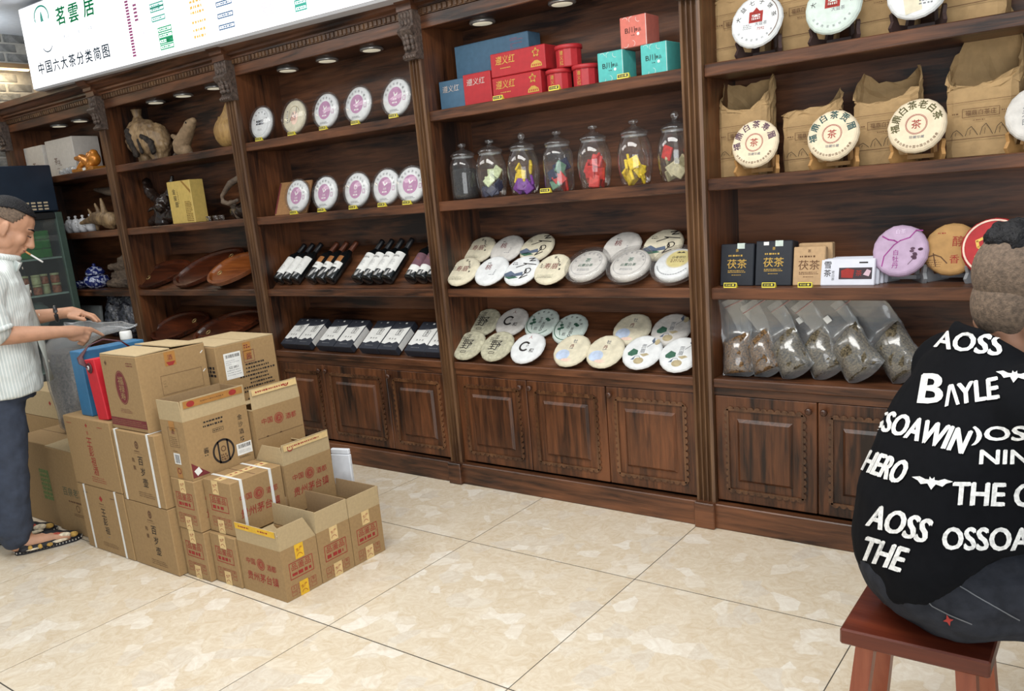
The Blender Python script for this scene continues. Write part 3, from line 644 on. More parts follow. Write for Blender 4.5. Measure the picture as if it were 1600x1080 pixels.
# three flat cased discs leaning on the upper slope
def big_case(x, s, label, gold, z0=Z3):
    a = math.radians(36); c = on_slope(x-0.014, s+0.012, z0, 0.036)
    r = thing('cased_tea_disc', label, 'tea disc', c, (a, 0, 0), 'large grey cased tea discs on the slope')
    MB().lathe([(0, 0), (0.088, 0), (0.092, 0.012), (0.088, 0.026), (0.078, 0.030), (0, 0.030)], WPAPER if gold else GREYP, 28).build('disc', r)
    p = Pr(); 
    if gold:
        p.ell(CREAM, 0.01, 0.02, 0.055, 0.055).up(); p.ell(flat('pale_gold_label', (206, 192, 130), 0.6, 0, 0.06), 0.01, 0.02, 0.05, 0.05).up(); p.text(BLK, '白毫银针', 0.01, 0.03, 0.016, w=0.06); p.fine(BRN, 0.01, 0.008, 0.06, 0.02, 2, 5); p.poly(BLK, [(-0.01, 0.055), (0.0, 0.064), (0.01, 0.058), (0.02, 0.064), (0.03, 0.055)])
        for k in range(16):
            b = math.radians(200+k*8.5); p.rect(GRY, 0.074*math.cos(b), 0.074*math.sin(b), 0.007, 0.004, b+PI/2)
    else:
        p.ring(GRY, 0, 0, 0.074, 0.0015); p.arc(GRY, '高山生态古树茶饼', 0, 0, 0.064, 0.010, 165, 15); p.text(MINT, '茶', 0, 0.02, 0.03); p.up(); p.text(GREEN, '茶', 0, 0.02, 0.026); p.text(GREEN, '云雾白茶', 0.0, -0.012, 0.018, w=0.075); p.fine(GRY, 0, -0.04, 0.06, 0.016, 2, 6)
    p.build('disc_print', r, (0, 0, 0.030), (1, 0, 0), (0, 1, 0))
    MB().lathe([(0.098, -0.004), (0.105, -0.002), (0.105, 0.034), (0.098, 0.040), (0, 0.041)], CLEAR, 30).lathe([(0.105, 0.014), (0.109, 0.016), (0.109, 0.02), (0.105, 0.022)], CLEAR, 30).build('clear_case', r)
big_case(0.289, 0.068, 'left one of the two grey-green discs in large clear cases', False)
big_case(0.503, 0.066, 'right one of the two grey-green discs in large clear cases', False)
big_case(0.715, 0.062, 'white cased disc with a pale gold round label by the post', True)
# --- bay C: wine bottles on the upper slope, black and white cartons on the lower one
BOT = flat('dark_bottle_glass', (16, 20, 22), 0.08, 0, 0.0, spec=0.8)
def bottle(kind, x, label, s0=0.02, dx=0.02):
    a = ANG; L = 0.30
    r = thing('wine_bottle', label, 'bottle', on_slope(x-0.012, s0, Z3, 0.040, 0.045), (0, 0, 0), 'wine bottles lying on the slope')
    # bottle axis runs up the slope
    M = Matrix(((1, 0, 0), (0, -math.sin(a), math.cos(a)), (0, math.cos(a), math.sin(a)))).transposed()
    r.rotation_euler = (Matrix.Rotation(-dx*3, 3, 'Z') @ Matrix.Rotation(a-PI/2, 3, 'X')).to_euler()
    MB().lathe([(0.0, 0.004), (0.030, 0.0), (0.0365, 0.006), (0.0365, 0.17), (0.034, 0.188), (0.022, 0.208), (0.0145, 0.225), (0.0135, 0.262)], BOT, 20).build('glass_body', r)
    capm = {0: BLACKP, 1: flat('copper_capsule', (112, 62, 40), 0.4, 0.3, 0.08), 2: BLACKP, 3: BLACKP}[kind]
    MB().lathe([(0.0148, 0.222), (0.0148, 0.285), (0.0155, 0.286), (0.0155, 0.296), (0.0, 0.297)], capm, 16).build('neck_capsule', r)
    lab = {0: WHT, 1: WHT, 2: WHT, 3: flat('plum_label', (112, 78, 88), 0.7, 0, 0.1)}[kind]
    def patch(mat, z0, z1, w, name, rr=0.0369):
        m = MB(); n = 10; vs = []
        for z in (z0, z1):
            for i in range(n+1):
                b = -PI/2 + (i/n-0.5)*w; vs.append((rr*math.cos(b), rr*math.sin(b), z))
        m.add(vs, [(i, i+1, n+2+i, n+1+i) for i in range(n)], mat, True); return m.build(name, r)
    def wrap(pr, name, z, rr=0.0372):
        pr.build(name, r, (0, 0, z), (1, 0, 0), (0, 0, 1), 0.0, lambda q: Vector((rr*math.sin(q.x/rr), -rr*math.cos(q.x/rr)-abs(q.y)*0, q.z)))
    if kind == 0:
        patch(lab, 0.042, 0.165, 2.6, 'label'); p = Pr(); p.fine(GRY, 0.012, -0.02, 0.03, 0.04, 5, 3, 0.3); wrap(p, 'label_print', 0.10)
    elif kind == 1:
        patch(lab, 0.075, 0.118, 2.4, 'label'); patch(flat('copper_seal', (176, 118, 70), 0.4, 0.3, 0.1), 0.118, 0.160, 1.4, 'seal'); p = Pr(); p.text(BLK, 'Vino', 0, 0, 0.012); wrap(p, 'label_print', 0.096)
    elif kind == 2:
        patch(lab, 0.052, 0.175, 2.6, 'label'); p = Pr(); p.text(BLK, 'Noble', 0, 0.03, 0.014); p.fine(GRY, 0, -0.015, 0.034, 0.04, 5, 2, 0.4); wrap(p, 'label_print', 0.115)
    else:
        patch(lab, 0.075, 0.158, 2.6, 'label'); patch(WHT, 0.038, 0.075, 2.6, 'lower_label'); p = Pr(); p.poly(flat('rust_motif', (150, 84, 66), 0.7), [(-0.02, -0.01), (-0.006, 0.016), (0.004, 0.0), (0.012, 0.01), (0.022, -0.01)]); wrap(p, 'label_print', 0.115)
for i, x in enumerate((-1.835, -1.760, -1.685)): bottle(0, x, 'dark wine bottle with a plain tall white label, ' + ('left', 'middle', 'right')[i] + ' of the three at the left')
for i, x in enumerate((-1.545, -1.463, -1.382)): bottle(1, x, 'wine bottle with copper capsule and copper seal, ' + ('left', 'middle', 'right')[i] + ' of three')
for i, x in enumerate((-1.162, -1.086, -1.010, -0.934)): bottle(2, x, 'wine bottle with white lettered label, ' + ('leftmost', 'second from left', 'third from left', 'rightmost')[i] + ' of the four alike', dx=0.004)
for i, x in enumerate((-0.765, -0.690, -0.615)): bottle(3, x, 'wine bottle with a plum and white label, ' + ('left one of three by the post', 'middle one of three by the post', 'right one half hidden by the post')[i], dx=0.0)
INK = flat('slate_black_carton', (42, 46, 56), 0.55, 0, 0.05, 60)
def bw_box(x, w, label, side):
    a = math.radians(35)
    r = thing('tea_carton', label, 'box', (x-0.01, 0.03, Z4+0.004), (a, 0, 0), 'black and white cartons on the lower slope')
    h, d = 0.215, 0.046
    MB().bbox(-w/2, w/2, 0, h, 0.001, d, INK, 0.002).build('carton', r)
    if side: MB().box(w/2, w/2+0.0006, 0.03, 0.165, 0.004, d-0.004, WHT).build('side_label', r)
    p = Pr(); p.poly(WHT, [(-w/2+0.002, 0.045), (-w/2+0.03, 0.040), (-0.01, 0.055), (0.012, 0.046), (w/2-0.03, 0.06), (w/2-0.002, 0.044), (w/2-0.002, 0.172), (w*0.1, 0.155), (-w/2+0.002, 0.15)]); p.up()
    p.frame(BLK, 0.012, 0.128, 0.034, 0.042, 0.003); p.vtext(BLK, '藏茶', 0.012, 0.128, 0.017, 1.1); p.fine(GRY, 0.0, 0.16, 0.03, 0.008, 1, 3)
    for k in (-1, 0, 1): p.text(BLK, '黑茶砖'[k+1], k*0.02-0.005, 0.078, 0.012)
    p.fine(GRY, -0.004, 0.024, 0.06, 0.01, 1, 2); p.rect(WHT, 0.02, 0.198, 0.014, 0.010); p.rect(GRY, -0.03, 0.196, 0.01, 0.006)
    p.build('carton_print', r, (0, 0, d), (1, 0, 0), (0, 1, 0))
for i, (x, w) in enumerate(((-1.798, 0.125), (-1.668, 0.13), (-1.472, 0.145), (-1.322, 0.14), (-1.118, 0.14), (-0.973, 0.138), (-0.772, 0.14), (-0.645, 0.11))):
    bw_box(x, w, 'black carton with white mountain-edged label, ' + ('left box of the first pair', 'right box of the first pair', 'left box of the second pair', 'right box of the second pair', 'left box of the third pair', 'right box of the third pair', 'left box of the pair by the post', 'box half hidden by the post')[i], i % 2)
# ---------------------------------------------------------------- bay D upper shelf: gift boxes and tins
def carton_box(name, label, cat, group, x0, x1, y0, d, z0, h, mat, pr=None, yaw=0.0, pmat=None, pn='box_print'):
    xc = (x0+x1)/2; w = x1-x0
    r = thing(name, label, cat, (xc, y0, z0+0.001), (0, 0, yaw), group)
    MB().bbox(-w/2, w/2, 0, d, 0, h, mat, 0.003).build('box_body', r)
    if pr: pr.build(pn, r, (0, 0, h/2), (1, 0, 0), (0, 0, 1))
    return r
BLUEB = flat('slate_blue_box', (68, 100, 124), 0.6, 0, 0.04, 40); REDB = flat('red_gift_box', (172, 38, 44), 0.5, 0, 0.04, 40)
TEALB = flat('turquoise_box', (84, 182, 176), 0.6, 0, 0.04, 40); CORAL = flat('coral_box', (206, 112, 98), 0.6, 0, 0.04, 40); TEALS = flat('deep_teal_box_side', (36, 116, 108), 0.6, 0, 0.04, 40)
GB = 'gift boxes on the middle top shelf'
p = Pr(); p.fine(REDB, 0.15, 0.03, 0.07, 0.06, 8, 3, 0.3)
p1 = Pr(); p1.text(SILV, '遵义红', -0.005, 0.028, 0.030, w=0.10, shear=0.1)
carton_box('gift_box', 'small slate blue gift box with silver lettering at the left end of the shelf', 'gift box', GB, -0.488, -0.335, 0.075, 0.10, Z1, 0.132, BLUEB, p1)
p2 = Pr(); p2.text(SILV, '遵义红', -0.005, 0.034, 0.030, w=0.105, shear=0.1)
carton_box('gift_box', 'small red gift box with silver lettering beside the small blue one', 'gift box', GB, -0.332, -0.172, 0.065, 0.10, Z1, 0.140, REDB, p2)
def red_long(z, x0, x1, label):
    q = Pr(); w = x1-x0; q.text(GOLD, '遵义红', -w*0.22, 0.018, 0.036, w=0.105, shear=0.15); q.fine(GOLD, -w*0.2, -0.016, 0.07, 0.008, 1, 3)
    st = [(w*0.34+0.021*(1 if k % 2 == 0 else 0.42)*math.sin(k*PI/5), 0.022+0.021*(1 if k % 2 == 0 else 0.42)*math.cos(k*PI/5)) for k in range(10)]
    q.line(GOLD, st+st[:1], 0.0035); q.poly(GOLD, [(w*0.34-0.03, -0.036), (w*0.34+0.03, -0.036), (w*0.34+0.027, -0.022), (w*0.34+0.008, -0.010), (w*0.34-0.008, -0.010), (w*0.34-0.027, -0.022)]); q.up()
    for k in range(5): q.rect(REDB, w*0.34-0.02+k*0.01, -0.028, 0.005, 0.008)
    return carton_box('gift_box', label, 'gift box', GB, x0, x1, 0.06, 0.10, z, 0.100, REDB, q)
red_long(Z1, -0.160, 0.105, 'long red gift box with gold lettering and star, the lower of two')
red_long(Z1+0.102, -0.160, 0.135, 'long red gift box with gold lettering and star, stacked on its twin')
carton_box('gift_box', 'large slate blue gift box lying across the smaller boxes at the back', 'gift box', GB, -0.447, -0.018, 0.165, 0.10, Z1+0.140, 0.150, BLUEB, p)
MBX = carton_box('gift_box', 'plain blue gift box under the large blue one at the back', 'gift box', GB, -0.43, -0.03, 0.178, 0.09, Z1, 0.138, BLUEB)
def tin(x, y, z, label):
    r = thing('tea_tin', label, 'tin', (x, y, z+0.001), (0, 0, 0.2), 'red facetted tea tins')
    MB().lathe([(0.052, 0.0), (0.055, 0.004), (0.055, 0.074), (0.0, 0.075)], REDB, 12, sm=False).build('tin_body', r)
    MB().lathe([(0.056, 0.073), (0.060, 0.074), (0.060, 0.088), (0.056, 0.091), (0.0, 0.091)], REDB, 28).build('lid', r)
    q = Pr(); q.vtext(GOLD, '遵义红', 0, 0, 0.017, 1.15); a = math.radians(255); rr = 0.0538
    q.build('tin_lettering', r, (rr*math.cos(a), rr*math.sin(a), 0.038), (-math.sin(a), math.cos(a), 0), (0, 0, 1)); return r
tin(0.176, 0.10, Z1, 'red tea tin under the stacked one, left of the lower pair'); tin(0.306, 0.105, Z1, 'red tea tin at the right of the lower pair')
tin(0.222, 0.112, Z1+0.092, 'red tea tin stacked on top of the two others')
def cube_box(x, y, z, mat, label, yaw=0.0, side=None):
    q = Pr(); q.text(BLK, 'B川', -0.014, 0.006, 0.024, w=0.044); q.text(BLK, '壹品', 0.022, 0.004, 0.013); q.ell(WHT, 0.022, -0.012, 0.006, 0.006, 10); q.fine(BLK, 0.002, -0.014, 0.02, 0.006, 1, 4)
    for k in range(5):
        a = k*1.3; q.ring(WHT, -0.035+0.03*(k % 3), 0.045-0.09*(k//3), 0.012, 0.0012, 12, a0=a, a1=a+2.5)
    q.rect(WHT, 0.0572, 0, 0.0016, 0.116)
    r = carton_box('tea_cube_box', label, 'gift box', 'square tea boxes at the right of the top shelf', x-0.059, x+0.059, y, 0.115, z, 0.118, mat, q, yaw)
    return r
cube_box(0.452, 0.055, Z1, TEALB, 'turquoise square tea box, the left one under the coral box'); cube_box(0.648, 0.055, Z1, TEALB, 'turquoise square tea box, the right one next to the post', -0.06)
cube_box(0.553, 0.075, Z1+0.120, CORAL, 'coral square tea box resting on the two turquoise boxes')
for x, l in ((-0.095, 'price tag in front of the lower long red box'), (0.205, 'price tag in front of the red tins'), (0.535, 'price tag between the turquoise boxes')): put_tag(x, 0.014, Z1, 'small yellow ' + l)
# ---------------------------------------------------------------- glass jars
def jar(kind, x, label):
    r = thing('glass_jar', label, 'jar', (x, 0.085, Z2+0.001), (0, 0, 0), 'row of lidded glass jars')
    if kind == 0: pf = [(0.0, 0.0), (0.060, 0.0), (0.066, 0.006), (0.068, 0.03), (0.068, 0.155), (0.062, 0.178), (0.050, 0.192), (0.050, 0.200)]
    else: pf = [(0.0, 0.0), (0.054, 0.0), (0.060, 0.006), (0.070, 0.05), (0.075, 0.10), (0.070, 0.15), (0.058, 0.185), (0.050, 0.195), (0.050, 0.202)]
    MB().lathe(pf, GLASS, 32).build('jar_body', r)
    z = pf[-1][1]
    l = MB().lathe([(0.046, z-0.012), (0.058, z+0.001), (0.060, z+0.006), (0.055, z+0.014), (0.036, z+0.026), (0.013, z+0.032), (0.010, z+0.040)], GLASS, 28)
    if kind == 2: l.ball((0, 0, z+0.054), (0.017, 0.017, 0.017), GLASS, 12)
    else: l.lathe([(0.010, z+0.040), (0.020, z+0.046), (0.022, z+0.052), (0.018, z+0.058), (0.0, z+0.060)], GLASS, 20)
    l.build('lid', r)
    MB().lathe([(0.0495, z-0.010), (0.053, z-0.010), (0.053, z-0.001), (0.0495, z-0.001)], FILM, 28).build('seal_ring', r)
    return r
JX = (-0.392, -0.226, -0.042, 0.148, 0.332, 0.528, 0.712)
JL = ('straight glass jar holding dark tea, first from the left', 'barrel-shaped jar of pale green and dark packets', 'jar with ball-knobbed lid, yellow and purple packets inside', 'straight jar of dark red and green packets behind a price tag', 'barrel-shaped jar full of red packets', 'barrel-shaped jar holding yellow packets', 'jar with ball-knobbed lid half hidden by the fluted post')
for i, (x, k) in enumerate(zip(JX, (0, 1, 2, 0, 1, 1, 2))): jar(k, x, JL[i])
put_tag(0.125, 0.008, Z2, 'small yellow price tag before the straight jar of dark packets')
DTEA = flat('dark_loose_tea', (40, 36, 34), 0.9, 0, 0.4, 150, bump=1.0, bscale=150)
o = MB().lathe([(0, 0.004), (0.058, 0.004), (0.064, 0.02), (0.064, 0.13), (0.05, 0.142), (0, 0.146)], DTEA, 24).build('loose_tea', None, (JX[0], 0.085, Z2+0.001)); tag(o, 'dark loose tea filling the first glass jar', 'tea', None, 'stuff')
pk = {}
def packet(mat, x, y, z, s, rot, label, group):
    if mat.name not in pk:
        m = MB(); m.bbox(-0.024, 0.024, -0.006, 0.006, -0.026, 0.026, mat, 0.003); o = m.build('tea_packet'); pk[mat.name] = o.data
    else: o = link('tea_packet', pk[mat.name])
    o.location = (x, y, z); o.rotation_euler = rot; o.scale = (s, s, s); tag(o, label, 'packet', group)
def fill(jx, spec, seed, what):
    R = random.Random(seed); n = 0
    for mat, lab, zs in spec:
        for z in zs:
            n += 1; a = n*2.4+R.uniform(-0.4, 0.4); rr = R.uniform(0.028, 0.040)
            packet(mat, jx+rr*math.cos(a), 0.085+rr*math.sin(a), Z2+z, R.uniform(0.85, 1.05), (R.uniform(-0.3, 0.2), R.uniform(-1.2, 1.2), a+PI/2+R.uniform(-0.5, 0.5)), lab, what)
PG, YP, PP, RP, GP, BP, OP = (flat(n, c, 0.4, 0, 0.12, 90) for n, c in (('pale_green_foil', (196, 204, 160)), ('yellow_foil', (222, 190, 40)), ('purple_foil', (112, 44, 140)), ('red_foil', (190, 48, 40)), ('green_foil', (96, 134, 108)), ('navy_foil', (40, 44, 70)), ('olive_foil', (176, 166, 130))))
fill(JX[1], ((PG, 'pale green tea packet inside the second jar', (0.105, 0.075, 0.115, 0.07)), (BP, 'navy tea packet low in the second jar', (0.03, 0.035, 0.03, 0.05, 0.04, 0.03, 0.055, 0.028))), 1, 'tea packets inside the second jar')
fill(JX[2], ((YP, 'yellow tea packet upper in the ball-knobbed third jar', (0.115, 0.085, 0.12, 0.075)), (PP, 'purple tea packet low in the third jar', (0.03, 0.03, 0.035, 0.05, 0.028, 0.045, 0.03))), 2, 'tea packets inside the third jar')
fill(JX[3], ((BP, 'navy tea packet in the fourth jar', (0.10, 0.075, 0.115, 0.06)), (GP, 'green tea packet in the fourth jar', (0.10, 0.06, 0.035)), (RP, 'red tea packet low in the fourth jar', (0.03, 0.04, 0.055, 0.03))), 3, 'tea packets inside the fourth jar')
fill(JX[4], ((RP, 'red tea packet in the jar full of red packets', (0.03, 0.03, 0.035, 0.055, 0.06, 0.075, 0.07, 0.095, 0.1, 0.115, 0.03, 0.08, 0.12)),), 4, 'red packets inside the fifth jar')
fill(JX[5], ((YP, 'yellow tea packet in the jar of yellow packets', (0.03, 0.03, 0.035, 0.05, 0.055, 0.06, 0.075, 0.03, 0.085, 0.09, 0.06, 0.1)),), 5, 'yellow packets inside the sixth jar')
fill(JX[6], ((OP, 'pale olive tea packet in the jar by the post', (0.03, 0.05, 0.075, 0.09, 0.04, 0.06)), (RP, 'red tea packet on top in the jar by the post', (0.115, 0.10))), 6, 'tea packets inside the seventh jar')
# ---------------------------------------------------------------- bay E: kraft bags and cakes on easels
KR = flat('kraft_bag_paper', (168, 138, 96), 0.85, 0, 0.05, 30, bump=0.55, bscale=18)
KRI = flat('kraft_bag_inside', (158, 120, 74), 0.9, 0, 0.05, 30)
def paper_bag(x, z, y, w, d, hb, peaks, label, seed, printed=True, sketch=True):
    """open kraft bag: square body hb high, crumpled mouth whose rim follows peaks (angle-indexed heights)"""
    r = thing('paper_bag', label, 'paper bag', (x, y, z+0.001), (0, 0, random.uniform(-0.06, 0.06)), 'brown kraft paper bags')
    R = random.Random(seed); n = 28; rows = 12; vs = []; fs = []
    def corner(a):
        c, s = math.cos(a), math.sin(a); k = (abs(c)**6+abs(s)**6)**(-1/6.0); return c*k, s*k
    for j in range(rows):
        for i in range(n):
            a = 2*PI*i/n; c, s = corner(a); pi_ = peaks[int(i*len(peaks)/n) % len(peaks)]; pj_ = peaks[(int(i*len(peaks)/n)+1) % len(peaks)]
            f = (i*len(peaks)/n) % 1; f = f*f*(3-2*f); pk_ = pi_*(1-f)+pj_*f
            if j <= 6: zz = hb*j/6.0; k = 1.0 - 0.03*(j == 0)
            else:
                q = (j-6)/(rows-7.0); zz = hb + pk_*q; k = 1.0 - 0.05*q + 0.10*math.sin(a*3+seed)*q*q
            wob = 1+R.uniform(-0.03, 0.03)*(1 if j <= 6 else 2.2)
            vs.append((c*w/2*k*wob, s*d/2*k*wob, zz + (R.uniform(-0.005, 0.005)*(1 if j <= 6 else 1.8) if j else 0)))
    for j in range(rows-1):
        for i in range(n): fs.append((j*n+i, j*n+(i+1) % n, (j+1)*n+(i+1) % n, (j+1)*n+i))
    fs.append(tuple(range(n-1, -1, -1)))
    m = MB().add(vs, fs, KR, False); o = m.build('bag_body', r)
    md = o.modifiers.new('thick', 'SOLIDIFY'); md.thickness = 0.0012
    q = Pr()
    if printed:
        q.frame(BRN, 0, 0.02, w*0.5, 0.026, 0.0015); q.text(BRN, '福鼎白茶庄', 0, 0.02, 0.017, w=w*0.42); q.fine(BRN, 0, -0.004, w*0.2, 0.006, 1, seed); q.fine(BRN, -w*0.33, 0.02, w*0.12, 0.008, 1, seed); q.fine(BRN, w*0.33, 0.02, w*0.1, 0.008, 1, seed)
        q.line(BRN, [(-w*0.48, 0.055), (w*0.48, 0.058)], 0.0012); q.line(BRN, [(-w*0.48, -0.062), (w*0.48, -0.060)], 0.002)
    if sketch:
        for k in range(4):
            x0 = -w*0.4+k*w*0.2; hh = R.uniform(0.015, 0.035); q.line(BLK, [(x0, -0.052), (x0+w*0.03, -0.052+hh*0.7), (x0+w*0.08, -0.052+hh), (x0+w*0.13, -0.052+hh*0.5), (x0+w*0.17, -0.052)], 0.0016); q.line(BLK, [(x0+w*0.06, -0.05), (x0+w*0.07, -0.052+hh*0.6)], 0.0012)
    if q.v: q.build('bag_print', r, (0, -d/2-0.005, hb*0.55), (1, 0, 0), (0, 0, 1), 0.003)
    return r
ESW = flat('easel_pale_wood', (170, 128, 76), 0.6, 0, 0.08, 40); ESD = flat('easel_dark_wood', (58, 42, 40), 0.5, 0, 0.08, 40); ESC = clear('easel_clear_acrylic', (210, 214, 220), 0.3, 0.3, 0.1)
def easel(x, y, z, mat, label, w=0.15):
    r = thing('display_easel', label, 'easel', (x, y, z), (0, 0, 0), 'small easels holding tea cakes')
    for s in (-1, 1):
        pts = [(-0.052, 0.0), (0.055, 0.0), (0.062, 0.012), (0.045, 0.018), (0.055, 0.09), (0.046, 0.105), (0.036, 0.09), (0.016, 0.024), (-0.022, 0.026), (-0.036, 0.052), (-0.048, 0.066), (-0.058, 0.058), (-0.050, 0.036), (-0.062, 0.016)]
        m = MB().prism(pts, -0.006, 0.006, mat, axis=0); o = m.build('side_support', r, (s*w*0.36, 0, 0), (0, 0, s*0.5))
    MB().box(-w*0.36, w*0.36, 0.01, 0.02, 0.008, 0.022, mat).build('cross_bar', r)
    return r
def arc_cake(txt, col, bottom=True):
    p = Pr(); p.arc(col, txt, 0, 0.002, 0.066, 0.027, 190, 20); p.ring(RED, 0, 0.002, 0.034, 0.0045, 30); p.up(); p.ring(CREAM, 0, 0.002, 0.0325, 0.0012, 30); p.text(RED, '茶', 0, 0.002, 0.030)
    p.text(GRY, '珍藏珍藏', 0.004, -0.041, 0.010, w=0.046); p.arc(BRN, '好茶白茶在中国中国白茶在福鼎', 0, 0.002, 0.075, 0.0085, 218, 328); return p
OLV = flat('olive_ink', (92, 88, 52), 0.8, 0, 0.05, 60); PLM = flat('plum_ink', (92, 64, 84), 0.8, 0, 0.05, 60); TLI = flat('dark_teal_ink', (44, 84, 84), 0.8, 0, 0.05, 60)
BEIGE = flat('beige_wrap_paper', (216, 200, 172), 0.8, 0, 0.04, 30)
GE = 'tea cakes standing on easels in the right bay'
def easel_cake(x, z, y, R, paper, pr, label, mat, yaw=0.0, deg=74, seed=5, t=0.03, es=True, elabel=''):
    if es: easel(x, y+0.035, z, mat, elabel)
    (cx, cy, cz), rt = stand_up(z+0.02, y, x, R, t, deg)
    o = cake(label, GE, R, t, paper, pr, (cx, cy-0.004, cz), (rt[0], 0, yaw), seed); return o
easel_cake(1.062, Z2, 0.045, 0.090, BEIGE, arc_cake('福鼎白茶寿眉', PLM), 'beige tea cake with purple arched characters on a wooden easel', ESW, seed=1, elabel='pale wooden easel under the beige cake with purple characters')
easel_cake(1.342, Z2, 0.045, 0.090, BEIGE, arc_cake('福鼎白茶贡眉', TLI), 'beige tea cake with dark green arched characters on a wooden easel', ESW, seed=2, elabel='pale wooden easel under the beige cake with green characters')
easel_cake(1.613, Z2, 0.045, 0.092, BEIGE, arc_cake('福鼎白茶老白茶', OLV), 'beige tea cake with olive arched characters on a wooden easel', ESW, seed=3, elabel='pale wooden easel under the beige cake with olive characters')
p = Pr(); p.vtext(GRY, '月光白', -0.03, 0.0, 0.022); p.fine(GRY, -0.005, 0.0, 0.008, 0.06, 6, 3)
easel_cake(1.955, Z2, 0.045, 0.090, GREYP, p, 'greyish white tea cake cut by the right edge of the photo', ESW, seed=4, elabel='pale wooden easel under the greyish cake at the right edge')
paper_bag(0.975, Z2, 0.175, 0.205, 0.11, 0.24, (0.11, 0.125, 0.10, 0.10, 0.125, 0.115, 0.05, 0.0, 0.0, 0.05), 'tall open kraft paper bag at the left end of the second shelf', 1)
paper_bag(1.225, Z2, 0.185, 0.205, 0.10, 0.19, (0.07, 0.09, 0.04, 0.02, 0.015, 0.02, 0.02, 0.03, 0.03, 0.05), 'low crumpled kraft bag behind the cake with green characters', 2)
paper_bag(1.49, Z2, 0.18, 0.215, 0.11, 0.205, (0.11, 0.125, 0.08, 0.08, 0.12, 0.10, 0.03, 0.0, 0.01, 0.05), 'two-peaked open kraft bag behind the cake with olive characters', 3)
paper_bag(1.79, Z2, 0.165, 0.215, 0.11, 0.215, (0.08, 0.15, 0.27, 0.25, 0.12, 0.07, 0.02, 0.0, 0.02, 0.06), 'kraft bag with one high pointed flap and a mountain drawing', 4)
p = Pr(); p.frame(RED, 0.0, 0.012, 0.04, 0.03, 0.010); p.text(RED, '益', 0.0, 0.014, 0.034); p.poly(RED, [(-0.012, 0.032), (0.0, 0.046), (0.012, 0.032)]); p.arc(BLK, '大益七子饼茶', 0, 0, 0.066, 0.018, 170, 10); p.text(GRY, '大益茶', 0.02, -0.014, 0.014); p.text(RED, '7592', 0.02, -0.032, 0.010); p.fine(GRY, -0.03, -0.02, 0.03, 0.02, 3, 4); p.arc(GRY, '云南西双版纳茶饼', 0, 0, 0.072, 0.008, 215, 325); p.ring(BRN, 0, 0, 0.083, 0.0025, a0=-0.9, a1=1.7)
pd = p
easel_cake(1.075, Z1, 0.05, 0.096, WPAPER, pd, 'white tea cake with a red block character on the top right shelf, left one', ESD, seed=6, elabel='dark easel under the left white cake on the top right shelf')
p = Pr(); p.frame(RED, 0.0, 0.012, 0.04, 0.03, 0.010); p.text(RED, '益', 0.0, 0.014, 0.034); p.arc(BLK, '大益七子饼茶', 0, 0, 0.066, 0.018, 170, 10); p.text(GRY, '大益茶', 0.02, -0.014, 0.014); p.ring(MINT, 0, 0, 0.06, 0.002, a0=3.4, a1=6.0); p.arc(GRY, '云南西双版纳茶饼', 0, 0, 0.072, 0.008, 215, 325)
easel_cake(1.342, Z1, 0.05, 0.096, MINT, p, 'pale green tea cake with a red block character on the top right shelf', ESD, seed=7, elabel='dark easel under the pale green cake on the top right shelf')
p = Pr(); p.rect(CREAM, -0.012, -0.03, 0.05, 0.09, 0.2); p.fine(GRY, 0.03, -0.04, 0.04, 0.03, 3, 3)
easel_cake(1.605, Z1, 0.05, 0.094, WPAPER, p, 'white wrapped tea cake mostly above the frame on the top right shelf', ESD, seed=8, elabel='dark easel under the third cake on the top right shelf')
for i, (x, w) in enumerate(((0.965, 0.20), (1.215, 0.20), (1.475, 0.21), (1.74, 0.22))):
    paper_bag(x, Z1, 0.175, w, 0.11, 0.22, (0.05, 0.06, 0.05, 0.08, 0.07, 0.06, 0.02, 0.02, 0.02, 0.04), ('kraft bag at the left end of the top right shelf', 'kraft bag between the white and pale green cakes, top shelf', 'kraft bag right of the pale green cake, top shelf', 'kraft bag farthest right on the top shelf')[i], 20+i, True, False)
# third shelf of bay E
NBLK = flat('navy_black_tea_box', (30, 34, 42), 0.5, 0, 0.05, 60)
def brick_box(x, mat, ink, label, w=0.135, h=0.165, d=0.05, n=1):
    q = Pr(); q.text(ink, '茯茶', 0, 0.004, 0.036, w=0.08); q.fine(ink, 0, 0.036, 0.07, 0.010, 1, 4, 0.7); q.text(ink, '茶', 0, 0.056, 0.012); q.fine(ink, 0, -0.026, 0.072, 0.012, 2, 5, 0.6); q.fine(ink, 0, -0.040, 0.04, 0.006, 1, 6)
    r = carton_box('tea_brick_box', label, 'tea box', 'boxed brick tea on the third shelf of the right bay', x-w/2, x+w/2, 0.055, d, Z3, h, mat, q)
    r.rotation_euler = (math.radians(-9), 0, 0)
    return r
r = brick_box(0.962, NBLK, GOLD, 'black tea box with gold characters at the end by the post'); MB().box(0.0, 0.03, -0.0008, 0.02, 0.164, 0.1665, MINT).box(0.0, 0.03, -0.0012, -0.0002, 0.145, 0.166, MINT).build('seal_sticker', r)
r = brick_box(1.108, NBLK, GOLD, 'black tea box with gold characters next to the kraft one', 0.142, 0.172, 0.07); MB().box(0.005, 0.035, -0.0012, -0.0002, 0.150, 0.172, MINT).box(-0.04, -0.02, -0.0012, -0.0002, 0.155, 0.168, WHT).build('seal_sticker', r)
KBX = flat('kraft_tea_box', (182, 150, 112), 0.7, 0, 0.04, 60)
brick_box(1.243, KBX, BRN, 'kraft brown tea box with dark characters', 0.118, 0.145, 0.03)
carton_box('tea_brick_box', 'second kraft tea box standing behind the first', 'tea box', 'boxed brick tea on the third shelf of the right bay', 1.19, 1.315, 0.115, 0.035, Z3, 0.152, KBX)
